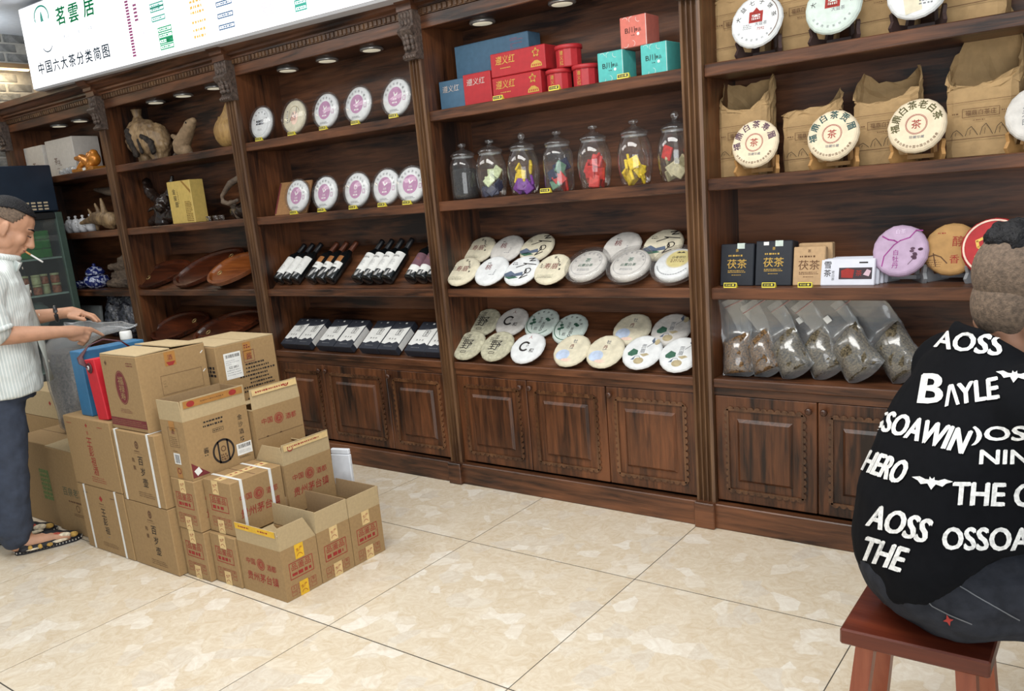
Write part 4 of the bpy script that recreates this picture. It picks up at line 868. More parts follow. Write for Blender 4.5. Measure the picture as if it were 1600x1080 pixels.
for i in range(4):
    q = None
    if i == 0:
        q = Pr(); q.rect(flat('dark_picture_panel', (52, 36, 44), 0.6), 0.028, -0.005, 0.115, 0.042).up(); q.poly(RED, [(-0.02, -0.02), (0.02, -0.022), (0.024, 0.008), (0.0, 0.014), (-0.022, 0.006)]); q.text(RED, '茶', 0.04, -0.004, 0.022); q.poly(flat('pale_pink_ink', (206, 176, 188), 0.7), [(0.055, -0.01), (0.075, -0.016), (0.082, 0.004), (0.068, 0.01)]); q.vtext(BLK, '雪茶', -0.07, 0.012, 0.026); q.vtext(GRY, '老白茶', -0.05, -0.012, 0.011); q.rect(BLK, 0.055, 0.034, 0.03, 0.005)
    r = carton_box('tea_tin_case', ('white tin case with a dark picture panel, front one', 'white tin case second in the leaning row', 'white tin case third in the leaning row', 'rearmost white tin case')[i], 'tin', 'white tin cases in a leaning row', 1.288+i*0.009, 1.478+i*0.009, 0.05+i*0.026, 0.022, Z3, 0.098, flat('white_tin', (214, 216, 226), 0.35, 0, 0.02), q)
    r.rotation_euler = (math.radians(-12), 0, 0)
for x, l in ((0.955, 'leftmost black tea box'), (1.108, 'second black tea box'), (1.245, 'kraft brown tea box')): put_tag(x, 0.02, Z3, 'small yellow price tag before the ' + l)
PURP = flat('lilac_wrap_paper', (180, 156, 182), 0.7, 0, 0.05, 30); MAG = flat('magenta_ink', (146, 50, 130), 0.7); GOLDP = flat('golden_tan_paper', (176, 136, 84), 0.8, 0, 0.06, 30); REDW = flat('red_wrap_paper', (170, 36, 40), 0.7, 0, 0.06, 30)
p = Pr(); p.line(MAG, [(-0.055, -0.055), (-0.05, -0.02), (-0.02, 0.02), (0.0, 0.035), (0.03, 0.045), (0.05, 0.07), (0.07, 0.068)], 0.004); p.line(MAG, [(-0.06, 0.052), (-0.04, 0.04), (-0.02, 0.036), (-0.01, 0.03)], 0.005); p.vtext(MAG, '白牡丹', -0.012, -0.03, 0.020)
for k in range(9): p.ell(PLM, 0.05+0.02*math.cos(k*2.4)*(k % 3)*0.5, -0.012+0.018*math.sin(k*1.7), 0.008, 0.005, 8)
p.line(PLM, [(0.03, -0.05), (0.055, -0.02)], 0.002); p.text(flat('pale_lilac_ink', (216, 196, 220), 0.7), '白茶', 0.0, 0.068, 0.016)
easel_cake(1.553, Z3, 0.12, 0.094, PURP, p, 'lilac tea cake with magenta curving lines on the third shelf', ESC, seed=9, elabel='clear easel under the lilac tea cake')
p = Pr(); p.text(RED, '醇', 0.02, 0.026, 0.036); p.text(RED, '香', 0.012, -0.036, 0.030); p.line(BRN, [(-0.08, -0.03), (-0.05, -0.02), (-0.03, -0.028), (-0.01, -0.05)], 0.004); p.line(BRN, [(-0.055, -0.015), (-0.045, -0.06)], 0.004); p.fine(BRN, -0.05, -0.05, 0.05, 0.03, 4, 4, 0.4); p.fine(RED, -0.03, 0.055, 0.03, 0.008, 1, 4)
easel_cake(1.712, Z3, 0.15, 0.092, GOLDP, p, 'golden tan tea cake with two red characters between lilac and red ones', ESC, seed=10, elabel='clear easel under the golden tan tea cake')
p = Pr(); p.ring(PINKW, 0, 0, 0.092, 0.006, 40); pts = [(-0.05, -0.03), (-0.03, -0.045), (-0.012, -0.03), (-0.025, -0.012), (-0.045, 0.0), (-0.05, 0.02), (-0.03, 0.03), (-0.012, 0.016)]
p.line(GOLD, pts, 0.009); p.line(GOLD, [(0.0, 0.05), (0.03, 0.04), (0.035, 0.055)], 0.006); p.line(GOLD, [(0.03, -0.03), (0.05, -0.01), (0.06, 0.01)], 0.008)
easel_cake(1.845, Z3, 0.105, 0.100, REDW, p, 'red tea cake with gold motifs behind the seated man', ESC, seed=11, elabel='clear easel under the red tea cake')
# ---------------------------------------------------------------- bay E: zip bags of loose tea on the counter board
TEAM = flat('loose_grey_tea', (92, 82, 62), 0.95, 0, 0.45, 140, bump=1.0, bscale=130)
TEAB = flat('loose_brown_tea', (108, 80, 48), 0.95, 0, 0.45, 140, bump=1.0, bscale=130)
ZIP = flat('pink_zip_strip', (196, 150, 142), 0.5)
FILMW = clear('zip_bag_film', (248, 249, 249), 0.8, 0.085, 0.16)
def zip_bag(x, y, w, h, tilt, yaw, tea, label, seed, sticker=False, back=0.25):
    """flat clear bag, its lower half plump with tea, tipped over to the left"""
    R = random.Random(seed); n = 22; rows = 18; ft = 0.50
    def half(t):            # half thickness
        if t < ft: return 0.006+0.040*math.sin(min(1.0, 0.12+t/ft*0.88)*PI)**0.6 if t > 0 else 0.002
        return 0.006*(1-t)+0.002
    def wid(t): return w/2*(0.86+0.14*min(1, abs(t-0.28)*3.2)) if t < 0.6 else w/2
    M = Matrix.Rotation(-tilt, 4, 'Y') @ Matrix.Rotation(-back, 4, 'X')
    cz = w/2*0.9*math.sin(abs(tilt))
    def P(u, t, s, k=1.0):  # u -1..1 across, t 0..1 along, s -1..1 through
        q = (1-abs(u)**2.6); bend = max(0.0, t-ft)
        p = Vector((u*wid(t)*k, s*half(t)*q*k - 0.10*bend*bend*3, (t*h)*1.0 - (0.02*(1-u*u) if t < 0.02 else 0)))
        return p
    root = thing('zip_bag', label, 'plastic bag', (x, y, Z4+0.001), (0, 0, yaw), 'clear zip bags of loose tea')
    vs = []; fs = []
    for j in range(rows):
        t = j/(rows-1.0)
        for i in range(n):
            a = 2*PI*i/n; u = math.cos(a); p = P(u, t, math.copysign(1, math.sin(a)) if abs(math.sin(a)) > 1e-6 else 0)
            if 0 < j < rows-1: p += Vector((R.uniform(-.002, .002), R.uniform(-.005, .005) if t < 0.75 else R.uniform(-.0015, .0015), R.uniform(-.003, .003)))
            p = M @ p; p.z = max(0.002, p.z+cz); vs.append(p)
    for j in range(rows-1):
        for i in range(n): fs.append((j*n+i, j*n+(i+1) % n, (j+1)*n+(i+1) % n, (j+1)*n+i))
    MB().add(vs, fs, FILMW, True).build('bag_film', root)
    tv = []; tf = []; rr = 10
    for j in range(rr):
        t = 0.02+j/(rr-1.0)*(ft-0.06)
        for i in range(n):
            a = 2*PI*i/n; p = P(math.cos(a), t, math.copysign(1, math.sin(a)) if abs(math.sin(a)) > 1e-6 else 0, 0.93)
            if j == rr-1: p.z += 0.02*math.cos(a)*(1 if tilt > 0 else -1)
            p += Vector((R.uniform(-.002, .002), R.uniform(-.003, .003), R.uniform(-.003, .003))); p = M @ p; p.z = max(0.004, p.z+cz); tv.append(p)
    for j in range(rr-1):
        for i in range(n): tf.append((j*n+i, j*n+(i+1) % n, (j+1)*n+(i+1) % n, (j+1)*n+i))
    tf += [tuple(range(n-1, -1, -1)), tuple(range((rr-1)*n, rr*n))]
    o = MB().add(tv, tf, tea, True).build('loose_tea', root); o['kind'] = 'stuff'
    def Q(u, t, dy=-0.004): p = M @ (P(u, t, 0)+Vector((0, dy, 0))); p.z += cz; return p
    MB().tube([Q(-0.98, 0.93), Q(0, 0.93), Q(0.98, 0.93)], 0.0018, ZIP, 6).build('zip_strip', root)
    if sticker:
        c = [Q(-0.2+0.28*i, 0.66+0.07*j, -0.009) for i, j in ((0, 0), (1, 0), (1, 1), (0, 1))]; c2 = [v+Vector((0, 0.001, 0)) for v in c]
        MB().add(c+c2, [(0, 1, 2, 3), (7, 6, 5, 4), (0, 4, 5, 1), (1, 5, 6, 2), (2, 6, 7, 3), (3, 7, 4, 0)], WHT).build('sticker', root)
    return root
for i, (x, y, w, h, ln, yw, tea, lb, st) in enumerate(((0.965, 0.05, 0.135, 0.33, 0.12, 0.05, TEAB, 'clear zip bag of brown tea standing next to the fluted post', False), (1.085, 0.06, 0.13, 0.32, 0.42, 0.0, TEAB, 'clear zip bag second from the post, leaning left', False),
    (1.205, 0.05, 0.15, 0.32, 0.55, 0.0, TEAM, 'clear zip bag third from the post, grey tea', False), (1.322, 0.07, 0.15, 0.33, 0.58, 0.0, TEAM, 'clear zip bag with small sticker, fourth from the post', True),
    (1.455, 0.05, 0.165, 0.35, 0.66, 0.0, TEAM, 'clear zip bag with white sticker, fifth from the post, leaning far left', True), (1.60, 0.08, 0.16, 0.36, 0.66, 0.0, TEAM, 'clear zip bag partly hidden behind the seated man', False))):
    zip_bag(x, y, w, h, ln, yw, tea, lb, 40+i, st)
# ---------------------------------------------------------------- the pile of cardboard boxes
STRAP = flat('white_strap', (226, 226, 222), 0.5, 0, 0.03); PTAPE = flat('printed_paper_tape', (214, 186, 132), 0.6, 0, 0.05, 40); YTAPE = flat('yellow_tape', (222, 176, 40), 0.45, 0, 0.05, 40); BTAPE = flat('brown_tape', (166, 118, 62), 0.4, 0, 0.05, 40)
GBOX = 'cardboard boxes in the floor pile'
def carton(label, x0, x1, y0, y1, z0, h, flaps=(), name='cardboard_box', group=GBOX, seam=True, mat=None, fh=None):
    """flaps: list of (side, height, lean, top_inset_a, top_inset_b); sides f front, r right, b back, l left. Without flaps the top is closed"""
    mat = mat or CARD
    cx, cy = (x0+x1)/2, (y0+y1)/2; w, d = x1-x0, y1-y0; g = 0.0012
    r = thing(name, label, 'cardboard box', (cx, cy, z0+0.0008), (0, 0, 0), group)
    a, b = w/2-g, d/2-g; t = 0.004
    if not flaps:
        m = MB().bbox(-a, a, -b, b, 0, h, mat, 0.003).build('box_body', r)
        if seam: MB().box(-a+0.004, a-0.004, -0.0015, 0.0015, h, h+0.0006, BRN).build('lid_seam', r)
    else:
        m = MB(); m.box(-a, a, -b, b, 0, t, mat)
        m.box(-a, a, -b, -b+t, t, h, mat).box(-a, a, b-t, b, t, h, mat).box(-a, -a+t, -b+t, b-t, t, h, mat).box(a-t, a, -b+t, b-t, t, h, mat)
        m.build('box_body', r)
        for f in flaps:
            s, fh_, lean = f[0], f[1], f[2]; ia, ib = (f[3], f[4]) if len(f) > 3 else (0.003, 0.003)
            L = (a if s in 'fb' else b)
            pts = [(-L, 0), (L, 0), (L-ib, fh_), (-L+ia, fh_)]
            fm = MB().prism(pts, 0, 0.0035, CARDE if lean < -0.2 or s in 'fr' else CARDIN, axis=1)
            o = fm.build('flap', r, {'f': (0, -b, h), 'b': (0, b-0.0035, h), 'r': (a, 0, h), 'l': (-a+0.0035, 0, h)}[s])
            rot = {'f': Matrix.Rotation(lean, 3, 'X'), 'b': Matrix.Rotation(-lean, 3, 'X'), 'r': Matrix.Rotation(lean, 3, 'Y') @ Matrix.Rotation(PI/2, 3, 'Z'), 'l': Matrix.Rotation(-lean, 3, 'Y') @ Matrix.Rotation(PI/2, 3, 'Z')}[s]
            o.rotation_euler = rot.to_euler()
    return r, a, b, h
def face(pr, r, side, a, b, h, name='box_print', z=None):
    z = h/2 if z is None else z
    if side == 'f': return pr.build(name, r, (0, -b, z), (1, 0, 0), (0, 0, 1))
    if side == 'r': return pr.build(name, r, (a, 0, z), (0, 1, 0), (0, 0, 1))
    return pr.build(name, r, (0, 0, h), (1, 0, 0), (0, 1, 0))
def strip(r, name, mat, pts, w, t=0.0012):
    """flat band along a polyline; pts = (point, across-vector)"""
    vs = []; fs = []
    for p, ac in pts:
        p = Vector(p); ac = Vector(ac).normalized()*w/2; vs += [p-ac, p+ac]
    for i in range(len(pts)-1): fs.append((2*i, 2*i+1, 2*i+3, 2*i+2))
    o = MB().add(vs, fs, mat).build(name, r); md = o.modifiers.new('t', 'SOLIDIFY'); md.thickness = t; md.offset = 0; return o
def px_narrow(seed):          # the small printed end: framed big characters, row of handling marks
    p = Pr(); w = 0.165
    p.frame(RED, 0, 0.022, 0.112, 0.064, 0.003); p.text(RED, '品鉴品', 0, 0.036, 0.028, w=0.094); p.fine(RED, 0, 0.006, 0.094, 0.018, 1, seed, 0.9)
    for k in range(4):
        x = -0.048+k*0.032; p.frame(RED, x, -0.048, 0.024, 0.022, 0.0016); p.text(RED, '⇧☂⚐✋'[k] if False else '上防小轻'[k], x, -0.045, 0.012); p.frame(RED, x, -0.070, 0.024, 0.012, 0.0012)
    return p
def px_wide(seed, line=True):           # the wide face: round seal between characters, place name below
    p = Pr(); p.ring(RED, 0, 0.03, 0.024, 0.003); p.ell(RED, 0, 0.03, 0.018, 0.018, 20).up(); p.ring(CARD, 0, 0.03, 0.015, 0.0015, 20); p.text(CARD, '酒', 0, 0.03, 0.017)
    p.text(RED, '中国', -0.062, 0.034, 0.026, w=0.056); p.text(RED, '酒都', 0.064, 0.026, 0.026, w=0.056)
    if line: p.text(RED, '贵州茅台镇', 0, -0.028, 0.038, w=0.19, shear=0.1)
    return p
def tapes(r, side, a, b, h, top=True, bottom=True, mat=None, x=0.0, wrap=True):
    mat = mat or PTAPE
    for k, on in ((1, top), (-1, bottom)):
        if not on: continue
        p = Pr(); p.rect(mat, 0, 0, 0.042, 0.058).up(); p.text(RED, '生产', 0, 0.008, 0.013, w=0.03, a=0.2); p.ring(RED, 0, -0.022, 0.014, 0.002, a0=0.2, a1=2.9)
        z = h-0.029 if k > 0 else 0.029
        o = p.build('printed_tape', r, (x, -b, z) if side == 'f' else (a, x, z), (1, 0, 0) if side == 'f' else (0, 1, 0), (0, 0, 1), 0.0009)
XR, XL = -0.281, -0.547
# front column of three open boxes
r, a, b, h = carton('open box nearest the camera with yellow tape on its raised front flap', XL, XR, -1.350, -1.174, 0.0, 0.209, (('f', 0.078, 0.06, 0.006, 0.004), ('r', 0.092, 0.03, 0.0, 0.05), ('l', 0.06, -2.2)))
face(px_wide(1), r, 'f', a, b, h, z=0.100); face(px_narrow(2), r, 'r', a, b, h, z=0.090); tapes(r, 'r', a, b, h, True, True, YTAPE)
p = Pr(); p.rect(YTAPE, 0, 0, 0.245, 0.026).up(); p.fine(RED, -0.06, 0, 0.08, 0.010, 1, 3, 0.7); p.fine(RED, 0.06, 0, 0.08, 0.010, 1, 4, 0.7)
p.build('yellow_tape', r, (0, -b-0.0045, h+0.066), (1, 0, 0), (0, -0.06, 1), 0.0012)
MB().bbox(-0.10, 0.04, -0.03, 0.05, 0.10, 0.19, WHT, 0.01).build('foam_insert', r); MB().box(-0.09, 0.03, -0.012, 0.03, 0.190, 0.1915, BLACKP).build('dark_slot', r)
r, a, b, h = carton('open box with four raised flaps, middle of the three in the front column', XL, XR, -1.173, -1.000, 0.0, 0.212, (('f', 0.088, -0.03), ('r', 0.086, 0.02), ('b', 0.086, 0.0), ('l', 0.086, 0.0)))
face(px_narrow(5), r, 'r', a, b, h, z=0.090); tapes(r, 'r', a, b, h)
r, a, b, h = carton('open box at the back end of the front column, nearest the cabinets', XL, XR, -0.999, -0.822, 0.0, 0.212, (('f', 0.080, 0.0), ('r', 0.082, 0.02), ('b', 0.078, 0.05), ('l', 0.08, 0.02)))
face(px_narrow(6), r, 'r', a, b, h, z=0.090); tapes(r, 'r', a, b, h)
p = Pr(); p.rect(PTAPE, 0, 0, 0.24, 0.03).up(); p.fine(RED, 0, 0, 0.22, 0.012, 1, 9, 0.8); p.build('printed_tape', r, (0, -b-0.0005, h+0.064), (1, 0, 0), (0, 0, 1), 0.0015)
MB().box(-0.08, 0.06, -0.03, 0.04, 0.14, 0.17, BLACKP).build('dark_insert', r)
# narrow boxes: left pair
NB = ((-0.891, -0.712), (-0.728, -0.549))
for i, (lab, x0, x1, y0, y1, z0, hh) in enumerate((('closed narrow box on the floor, right of the white-strapped floor boxes', -0.893, -0.725, -1.381, -1.120, 0.0, 0.214), ('closed narrow box on the floor, left of the yellow-taped open box', -0.722, -0.550, -1.358, -1.098, 0.0, 0.214), ('closed narrow box under the tall open box with the round logo', -0.893, -0.728, -1.383, -1.120, 0.216, 0.217))):
    r, a, b, h = carton(lab, x0, x1, y0, y1, z0, hh); face(px_narrow(10+i), r, 'f', a, b, h, z=0.105); tapes(r, 'f', a, b, h); face(px_wide(20+i), r, 'r', a, b, h, z=0.1)
# strapped box
r, a, b, h = carton('narrow box bound by two white straps, its top in view', -0.724, -0.540, -1.345, -1.095, 0.216, 0.224)
face(px_narrow(14), r, 'f', a, b, h, z=0.105); tapes(r, 'f', a, b, h, True, True, None, -0.01); face(px_wide(24), r, 'r', a, b, h, z=0.115)
p = Pr(); p.rect(PTAPE, 0, 0, 0.045, 0.235).up(); p.fine(RED, 0, 0, 0.02, 0.22, 9, 6, 0.5); face(p, r, 't', a, b, h, 'top_tape')
for y in (-0.075, 0.065):
    e = 0.0012; strip(r, 'strap', STRAP, [((-a-e, y, 0.001), (0, 1, 0)), ((-a-e, y, h+e), (0, 1, 0)), ((a+e, y, h+e), (0, 1, 0)), ((a+e, y, 0.001), (0, 1, 0))], 0.013)
# box with tall raised flap behind it
MB_sup = carton('closed box on the floor under the box with a tall raised side flap', -0.722, -0.550, -1.094, -0.838, 0.0, 0.214)
r, a, b, h = carton('open box with a tall raised side flap, behind the strapped one', -0.716, -0.530, -1.092, -0.838, 0.216, 0.216, (('r', 0.088, 0.02), ('f', 0.078, 0.02, 0.06, 0.005), ('b', 0.07, -0.9), ('l', 0.07, -1.0)))
p = px_wide(30); face(p, r, 'r', a, b, h, z=0.118)
p = Pr(); p.rect(PTAPE, 0, 0, 0.235, 0.026).up(); p.fine(RED, 0, 0, 0.2, 0.010, 1, 9, 0.7); p.ring(RED, -0.085, -0.004, 0.015, 0.004, a0=3.2, a1=6.2); p.build('printed_tape', r, (a+0.002, 0, h+0.072), (0, 1, 0), (0.02, 0, 1), 0.0032)
# box with raised flap one level up
carton('closed box on the floor in the middle of the pile', -0.896, -0.726, -1.092, -0.822, 0.0, 0.214); carton('closed box in the middle layer under the raised box with one upright flap', -0.896, -0.722, -1.080, -0.822, 0.216, 0.216)
r, a, b, h = carton('raised box whose upright flap carries pale printed tape, behind the round logo box', -0.893, -0.712, -1.070, -0.816, 0.434, 0.214, (('r', 0.088, -0.06), ('f', 0.05, -1.9), ('b', 0.05, -2.0), ('l', 0.05, -1.6)))
face(px_wide(31, False), r, 'r', a, b, h, z=0.12)
p = Pr(); p.line(BRN, [(-0.12, 0), (0.12, 0)], 0.0016); p.rect(BRN, -0.07, 0.001, 0.01, 0.005); p.rect(BRN, 0.0, 0.001, 0.01, 0.005); face(p, r, 'r', a, b, h, 'perforation', z=0.085)
p = Pr(); p.rect(PTAPE, 0, 0, 0.235, 0.026).up(); p.fine(RED, 0, 0, 0.2, 0.010, 1, 11, 0.7); p.ring(RED, 0.06, 0.006, 0.015, 0.004, a0=3.2, a1=6.2); p.build('printed_tape', r, (a-0.003, 0, h+0.072), (0, 1, 0), (-0.06, 0, 1), 0.0042)
# tall open box with the round logo
r, a, b, h = carton('tall open box with a round black logo and red corner triangle', -0.901, -0.735, -1.378, -1.078, 0.434, 0.244, (('f', 0.082, 0.03), ('r', 0.084, 0.03), ('b', 0.076, 0.02), ('l', 0.08, 0.0)))
p = Pr(); p.ring(BLK, 0.01, -0.045, 0.052, 0.009, 40); p.line(BLK, [(-0.012, -0.002), (-0.012, -0.09)], 0.008); p.line(BLK, [(0.032, -0.002), (0.032, -0.09)], 0.008); p.fine(BRN, 0.01, -0.07, 0.03, 0.03, 3, 4, 0.8); p.ring(BRN, 0.01, -0.035, 0.012, 0.004)
for k, ch in enumerate('金沙酒坊'): p.text(BLK, ch, 0.108-k*0.001, 0.074-k*0.031, 0.022)
p.fine(BLK, -0.005, 0.095, 0.11, 0.010, 1, 3, 0.8); p.fine(BLK, -0.005, 0.078, 0.12, 0.010, 1, 4, 0.8); p.frame(BLK, 0.0, 0.05, 0.05, 0.014, 0.0015); p.fine(BLK, 0, 0.05, 0.042, 0.008, 1, 5)
p.text(BLK, '酱', -0.068, -0.02, 0.024); p.fine(BLK, -0.068, -0.04, 0.02, 0.008, 1, 5); p.poly(DRED, [(-0.143, -0.115), (-0.065, -0.115), (-0.143, -0.052)]); p.up(); p.rect(WHT, -0.118, -0.092, 0.026, 0.026, 0.5)
p.rect(WHT, 0.108, -0.062, 0.074, 0.05); p.up(); p.bars(BLK, 0.108, -0.05, 0.06, 0.016); p.fine(GRY, 0.108, -0.073, 0.06, 0.014, 3, 5, 0.4); p.fine(BLK, 0.105, -0.096, 0.055, 0.008, 2, 8, 0.6)
face(p, r, 'r', a, b, h, z=0.125)
p = Pr(); p.rect(BTAPE, 0, 0.098, 0.04, 0.04); p.frame(BRN, 0, 0.05, 0.066, 0.08, 0.0015); p.text(DRED, '酒', 0.0, 0.075, 0.022); p.fine(BRN, 0, 0.034, 0.05, 0.04, 5, 3, 0.4); p.rect(WHT, 0, -0.04, 0.044, 0.046); p.up(); p.bars(GRY, 0, -0.04, 0.03, 0.036); p.fine(BRN, 0, -0.008, 0.04, 0.006, 1, 4); p.rect(BTAPE, 0, -0.1, 0.036, 0.045); p.up(); p.ring(DRED, 0, -0.092, 0.013, 0.004)
face(p, r, 'f', a, b, h, z=0.125)
p = Pr(); p.rect(BTAPE, 0, 0, 0.275, 0.028).up(); p.ell(RED, -0.105, 0.0, 0.018, 0.012, 16); p.ell(RED, 0.09, 0.0, 0.018, 0.012, 16); p.fine(BRN, 0, 0, 0.12, 0.008, 1, 5, 0.5); p.build('brown_tape', r, (a+0.002, 0, h+0.066), (0, 1, 0), (0.03, 0, 1), 0.0032)
# wide boxes of the back-left block
def px_pot(c1, big, side2=True):
    p = Pr(); p.ell(BRN, 0.02, 0.105, 0.014, 0.018, 14); p.up(); p.ring(CARD, 0.02, 0.105, 0.009, 0.002, 14); p.fine(BRN, 0.02, 0.078, 0.05, 0.007, 1, 3, 0.7); p.line(BRN, [(-0.01, 0.068), (0.05, 0.068)], 0.001)
    for k, ch in enumerate(big): p.text(c1, ch, 0.03+k*0.004, 0.036-k*0.047, 0.038, shear=0.08)
    if side2:
        for k, ch in enumerate('陈酿'): p.text(BRN, ch, -0.025, 0.036-k*0.034, 0.02)
    p.fine(BRN, 0.03, -0.115, 0.12, 0.026, 3, 5, 0.4); return p
r, a, b, h = carton('floor box with two white straps and a column of black characters, beside the embroidered shoe', -1.650, -1.245, -1.416, -1.11, 0.0, 0.314)
p = Pr(); p.text(RED, '◆', 0.0, 0.105, 0.03); p.fine(BRN, 0.0, 0.08, 0.05, 0.007, 1, 3); p.line(BRN, [(-0.03, 0.068), (0.03, 0.068)], 0.001)
for k, ch in enumerate('王彭祖'): p.text(BLK, ch, 0.0+0.003*k, 0.038-0.042*k, 0.038, shear=0.08)
p.fine(GRY, 0.01, -0.078, 0.02, 0.008, 1, 4); p.fine(BRN, 0.01, -0.118, 0.13, 0.022, 3, 5, 0.4); p.fine(BLK, -0.13, 0.12, 0.04, 0.010, 1, 5); p.fine(BRN, 0.11, 0.12, 0.05, 0.008, 1, 5); face(p, r, 'f', a, b, h)
e = 0.0014
for x in (-0.135, 0.135): strip(r, 'strap', STRAP, [((x, -b-e, 0.002), (1, 0, 0)), ((x, -b-e, h+e), (1, 0, 0)), ((x, b+e, h+e), (1, 0, 0))], 0.014)
r, a, b, h = carton('floor box with black pot-liquor characters, right of the strapped one', -1.240, -0.903, -1.414, -1.11, 0.0, 0.296); face(px_pot(BLK, '百岁壶'), r, 'f', a, b, h)
r, a, b, h = carton('second-layer box with red vertical lettering, carrying the blue and red gift bags', -1.648, -1.242, -1.416, -1.035, 0.316, 0.322)
p = Pr(); p.text(RED, '◆', 0.0, 0.13, 0.02)
for k, ch in enumerate('王彭祖酒'): p.text(RED, ch, 0.0+0.003*k, 0.052-0.044*k, 0.042, shear=0.08)
p.text(RED, '珍', -0.0, 0.096, 0.018); p.fine(RED, 0.02, -0.122, 0.12, 0.03, 3, 5, 0.4); p.fine(RED, -0.15, 0.13, 0.05, 0.008, 1, 4); p.fine(RED, 0.12, 0.13, 0.05, 0.008, 1, 4); face(p, r, 'f', a, b, h)
r, a, b, h = carton('second-layer box with two white straps and black characters, under the big seal box', -1.236, -0.905, -1.414, -1.11, 0.298, 0.316); face(px_pot(BLK, '百岁壶'), r, 'f', a, b, h)
for x in (-0.135, 0.115): strip(r, 'strap', STRAP, [((x, -b-e, 0.002), (1, 0, 0)), ((x, -b-e, h+e), (1, 0, 0)), ((x, b+e, h+e), (1, 0, 0))], 0.015)
# big box with oval seal
r, a, b, h = carton('large box with a red oval seal and red border, top flaps loosely shut', -1.236, -0.952, -1.402, -1.086, 0.616, 0.318, seam=False)
p = Pr(); p.ell(DRED, -0.005, 0.025, 0.046, 0.072, 30).up(); p.ring(CARD, -0.005, 0.025, 0.042, 0.0016, 30, ry=0.068); p.up(); p.text(CARD, '福', -0.005, 0.055, 0.035, sx=1.2); p.text(CARD, '禄', -0.005, 0.02, 0.032, sx=1.3); p.text(CARD, '寿', -0.005, -0.012, 0.03, sx=1.3)
p.fine(DRED, 0, -0.075, 0.09, 0.02, 3, 4, 0.4); p.fine(DRED, 0.085, 0.125, 0.05, 0.02, 2, 6, 0.5); p.text(BRN, '◆', -0.1, 0.125, 0.02)
p.rect(DRED, 0.0, -0.125, 0.274, 0.034); p.up(); p.fine(CARD, 0, -0.125, 0.268, 0.024, 3, 9, 0.35); face(p, r, 'f', a, b, h)
p = Pr(); p.rect(BTAPE, -0.01, 0.125, 0.05, 0.058).up(); p.text(DRED, '酒', -0.01, 0.13, 0.022); p.poly(RED, [(-0.03, 0.112), (0.012, 0.112), (0.0, 0.096), (-0.02, 0.096)]); p.frame(BRN, 0.03, 0.02, 0.19, 0.08, 0.0012); p.fine(BRN, 0.03, 0.02, 0.17, 0.07, 6, 7, 0.22)
p.line(WHT, [(0.132, 0.12), (0.142, 0.128)], 0.004); p.line(WHT, [(0.132, 0.04), (0.142, 0.048)], 0.004); face(p, r, 'r', a, b, h)
for q, (y0, y1, tl) in enumerate(((-b+0.002, -0.004, 0.02), (0.003, b-0.002, 0.05))):
    o = MB().box(-a+0.002, a-0.002, 0, (y1-y0), 0, 0.004, CARDE).build('flap', r, (0, y0 if q == 0 else y1, h+0.001)); o.rotation_euler = (tl, 0, 0) if q == 0 else (0.06, 0, PI)
# box with shipping label behind
carton('closed box under the boxes at the back of the pile', -1.236, -0.902, -1.075, -0.76, 0.0, 0.30); carton('closed box in the second layer at the back of the pile', -1.236, -0.902, -1.078, -0.76, 0.302, 0.288)
r, a, b, h = carton('tall box with a white shipping label and rows of dark print at the back', -1.222, -0.905, -1.074, -0.762, 0.592, 0.318, seam=False)
p = Pr(); p.rect(WHT, -0.075, 0.065, 0.086, 0.115).up(); p.bars(BLK, -0.075, 0.108, 0.07, 0.014); p.fine(GRY, -0.075, 0.08, 0.07, 0.025, 3, 3, 0.3); p.fine(GRY, -0.075, 0.035, 0.07, 0.03, 3, 5, 0.35)
p.text(BLK, 'GZ 0851', -0.075, 0.058, 0.010); p.rect(BTAPE, 0.005, 0.115, 0.04, 0.075); p.frame(DRED, 0.01, 0.09, 0.055, 0.05, 0.002); p.up(); p.text(DRED, '酱', 0.01, 0.09, 0.03); p.fine(DRED, 0.005, 0.135, 0.03, 0.02, 2, 3, 0.7)
for k in range(11): p.fine(BLK, 0.045+0.012*(k % 3), 0.055-0.017*k, 0.12+0.025*(k % 4), 0.011, 1, 40+k, 0.75)
face(p, r, 'r', a, b, h); p = Pr(); p.fine(BLK, 0.1, 0.05, 0.08, 0.05, 3, 6, 0.8); face(p, r, 'f', a, b, h)
MB().box(-a+0.002, a-0.002, -b+0.002, -0.003, 0, 0.004, CARDE).build('flap', r, (0, 0, h+0.001)); MB().box(-a+0.002, a-0.002, 0.003, b-0.002, 0, 0.004, CARDE).build('flap', r, (0, 0, h+0.001))
strip(r, 'brown_tape', BTAPE, [((0, y, h+0.0062), (0, 1, 0)) for y in (0,)] + [], 0.03) if False else None
# sheet of white foam standing behind the open boxes
t = thing('foam_sheet', 'white foam board standing behind the open boxes near the cabinet', 'foam sheet', (-0.615, -0.72, 0.0), (0.0, 0, 0.25)); MB().bbox(-0.05, 0.05, 0, 0.02, 0, 0.36, flat('white_foam', (216, 220, 226), 0.7, 0, 0.03), 0.004).bbox(-0.048, 0.048, 0.0, 0.02, 0.36, 0.385, flat('white_foam', (216, 220, 226)), 0.004).build('foam_board', t)
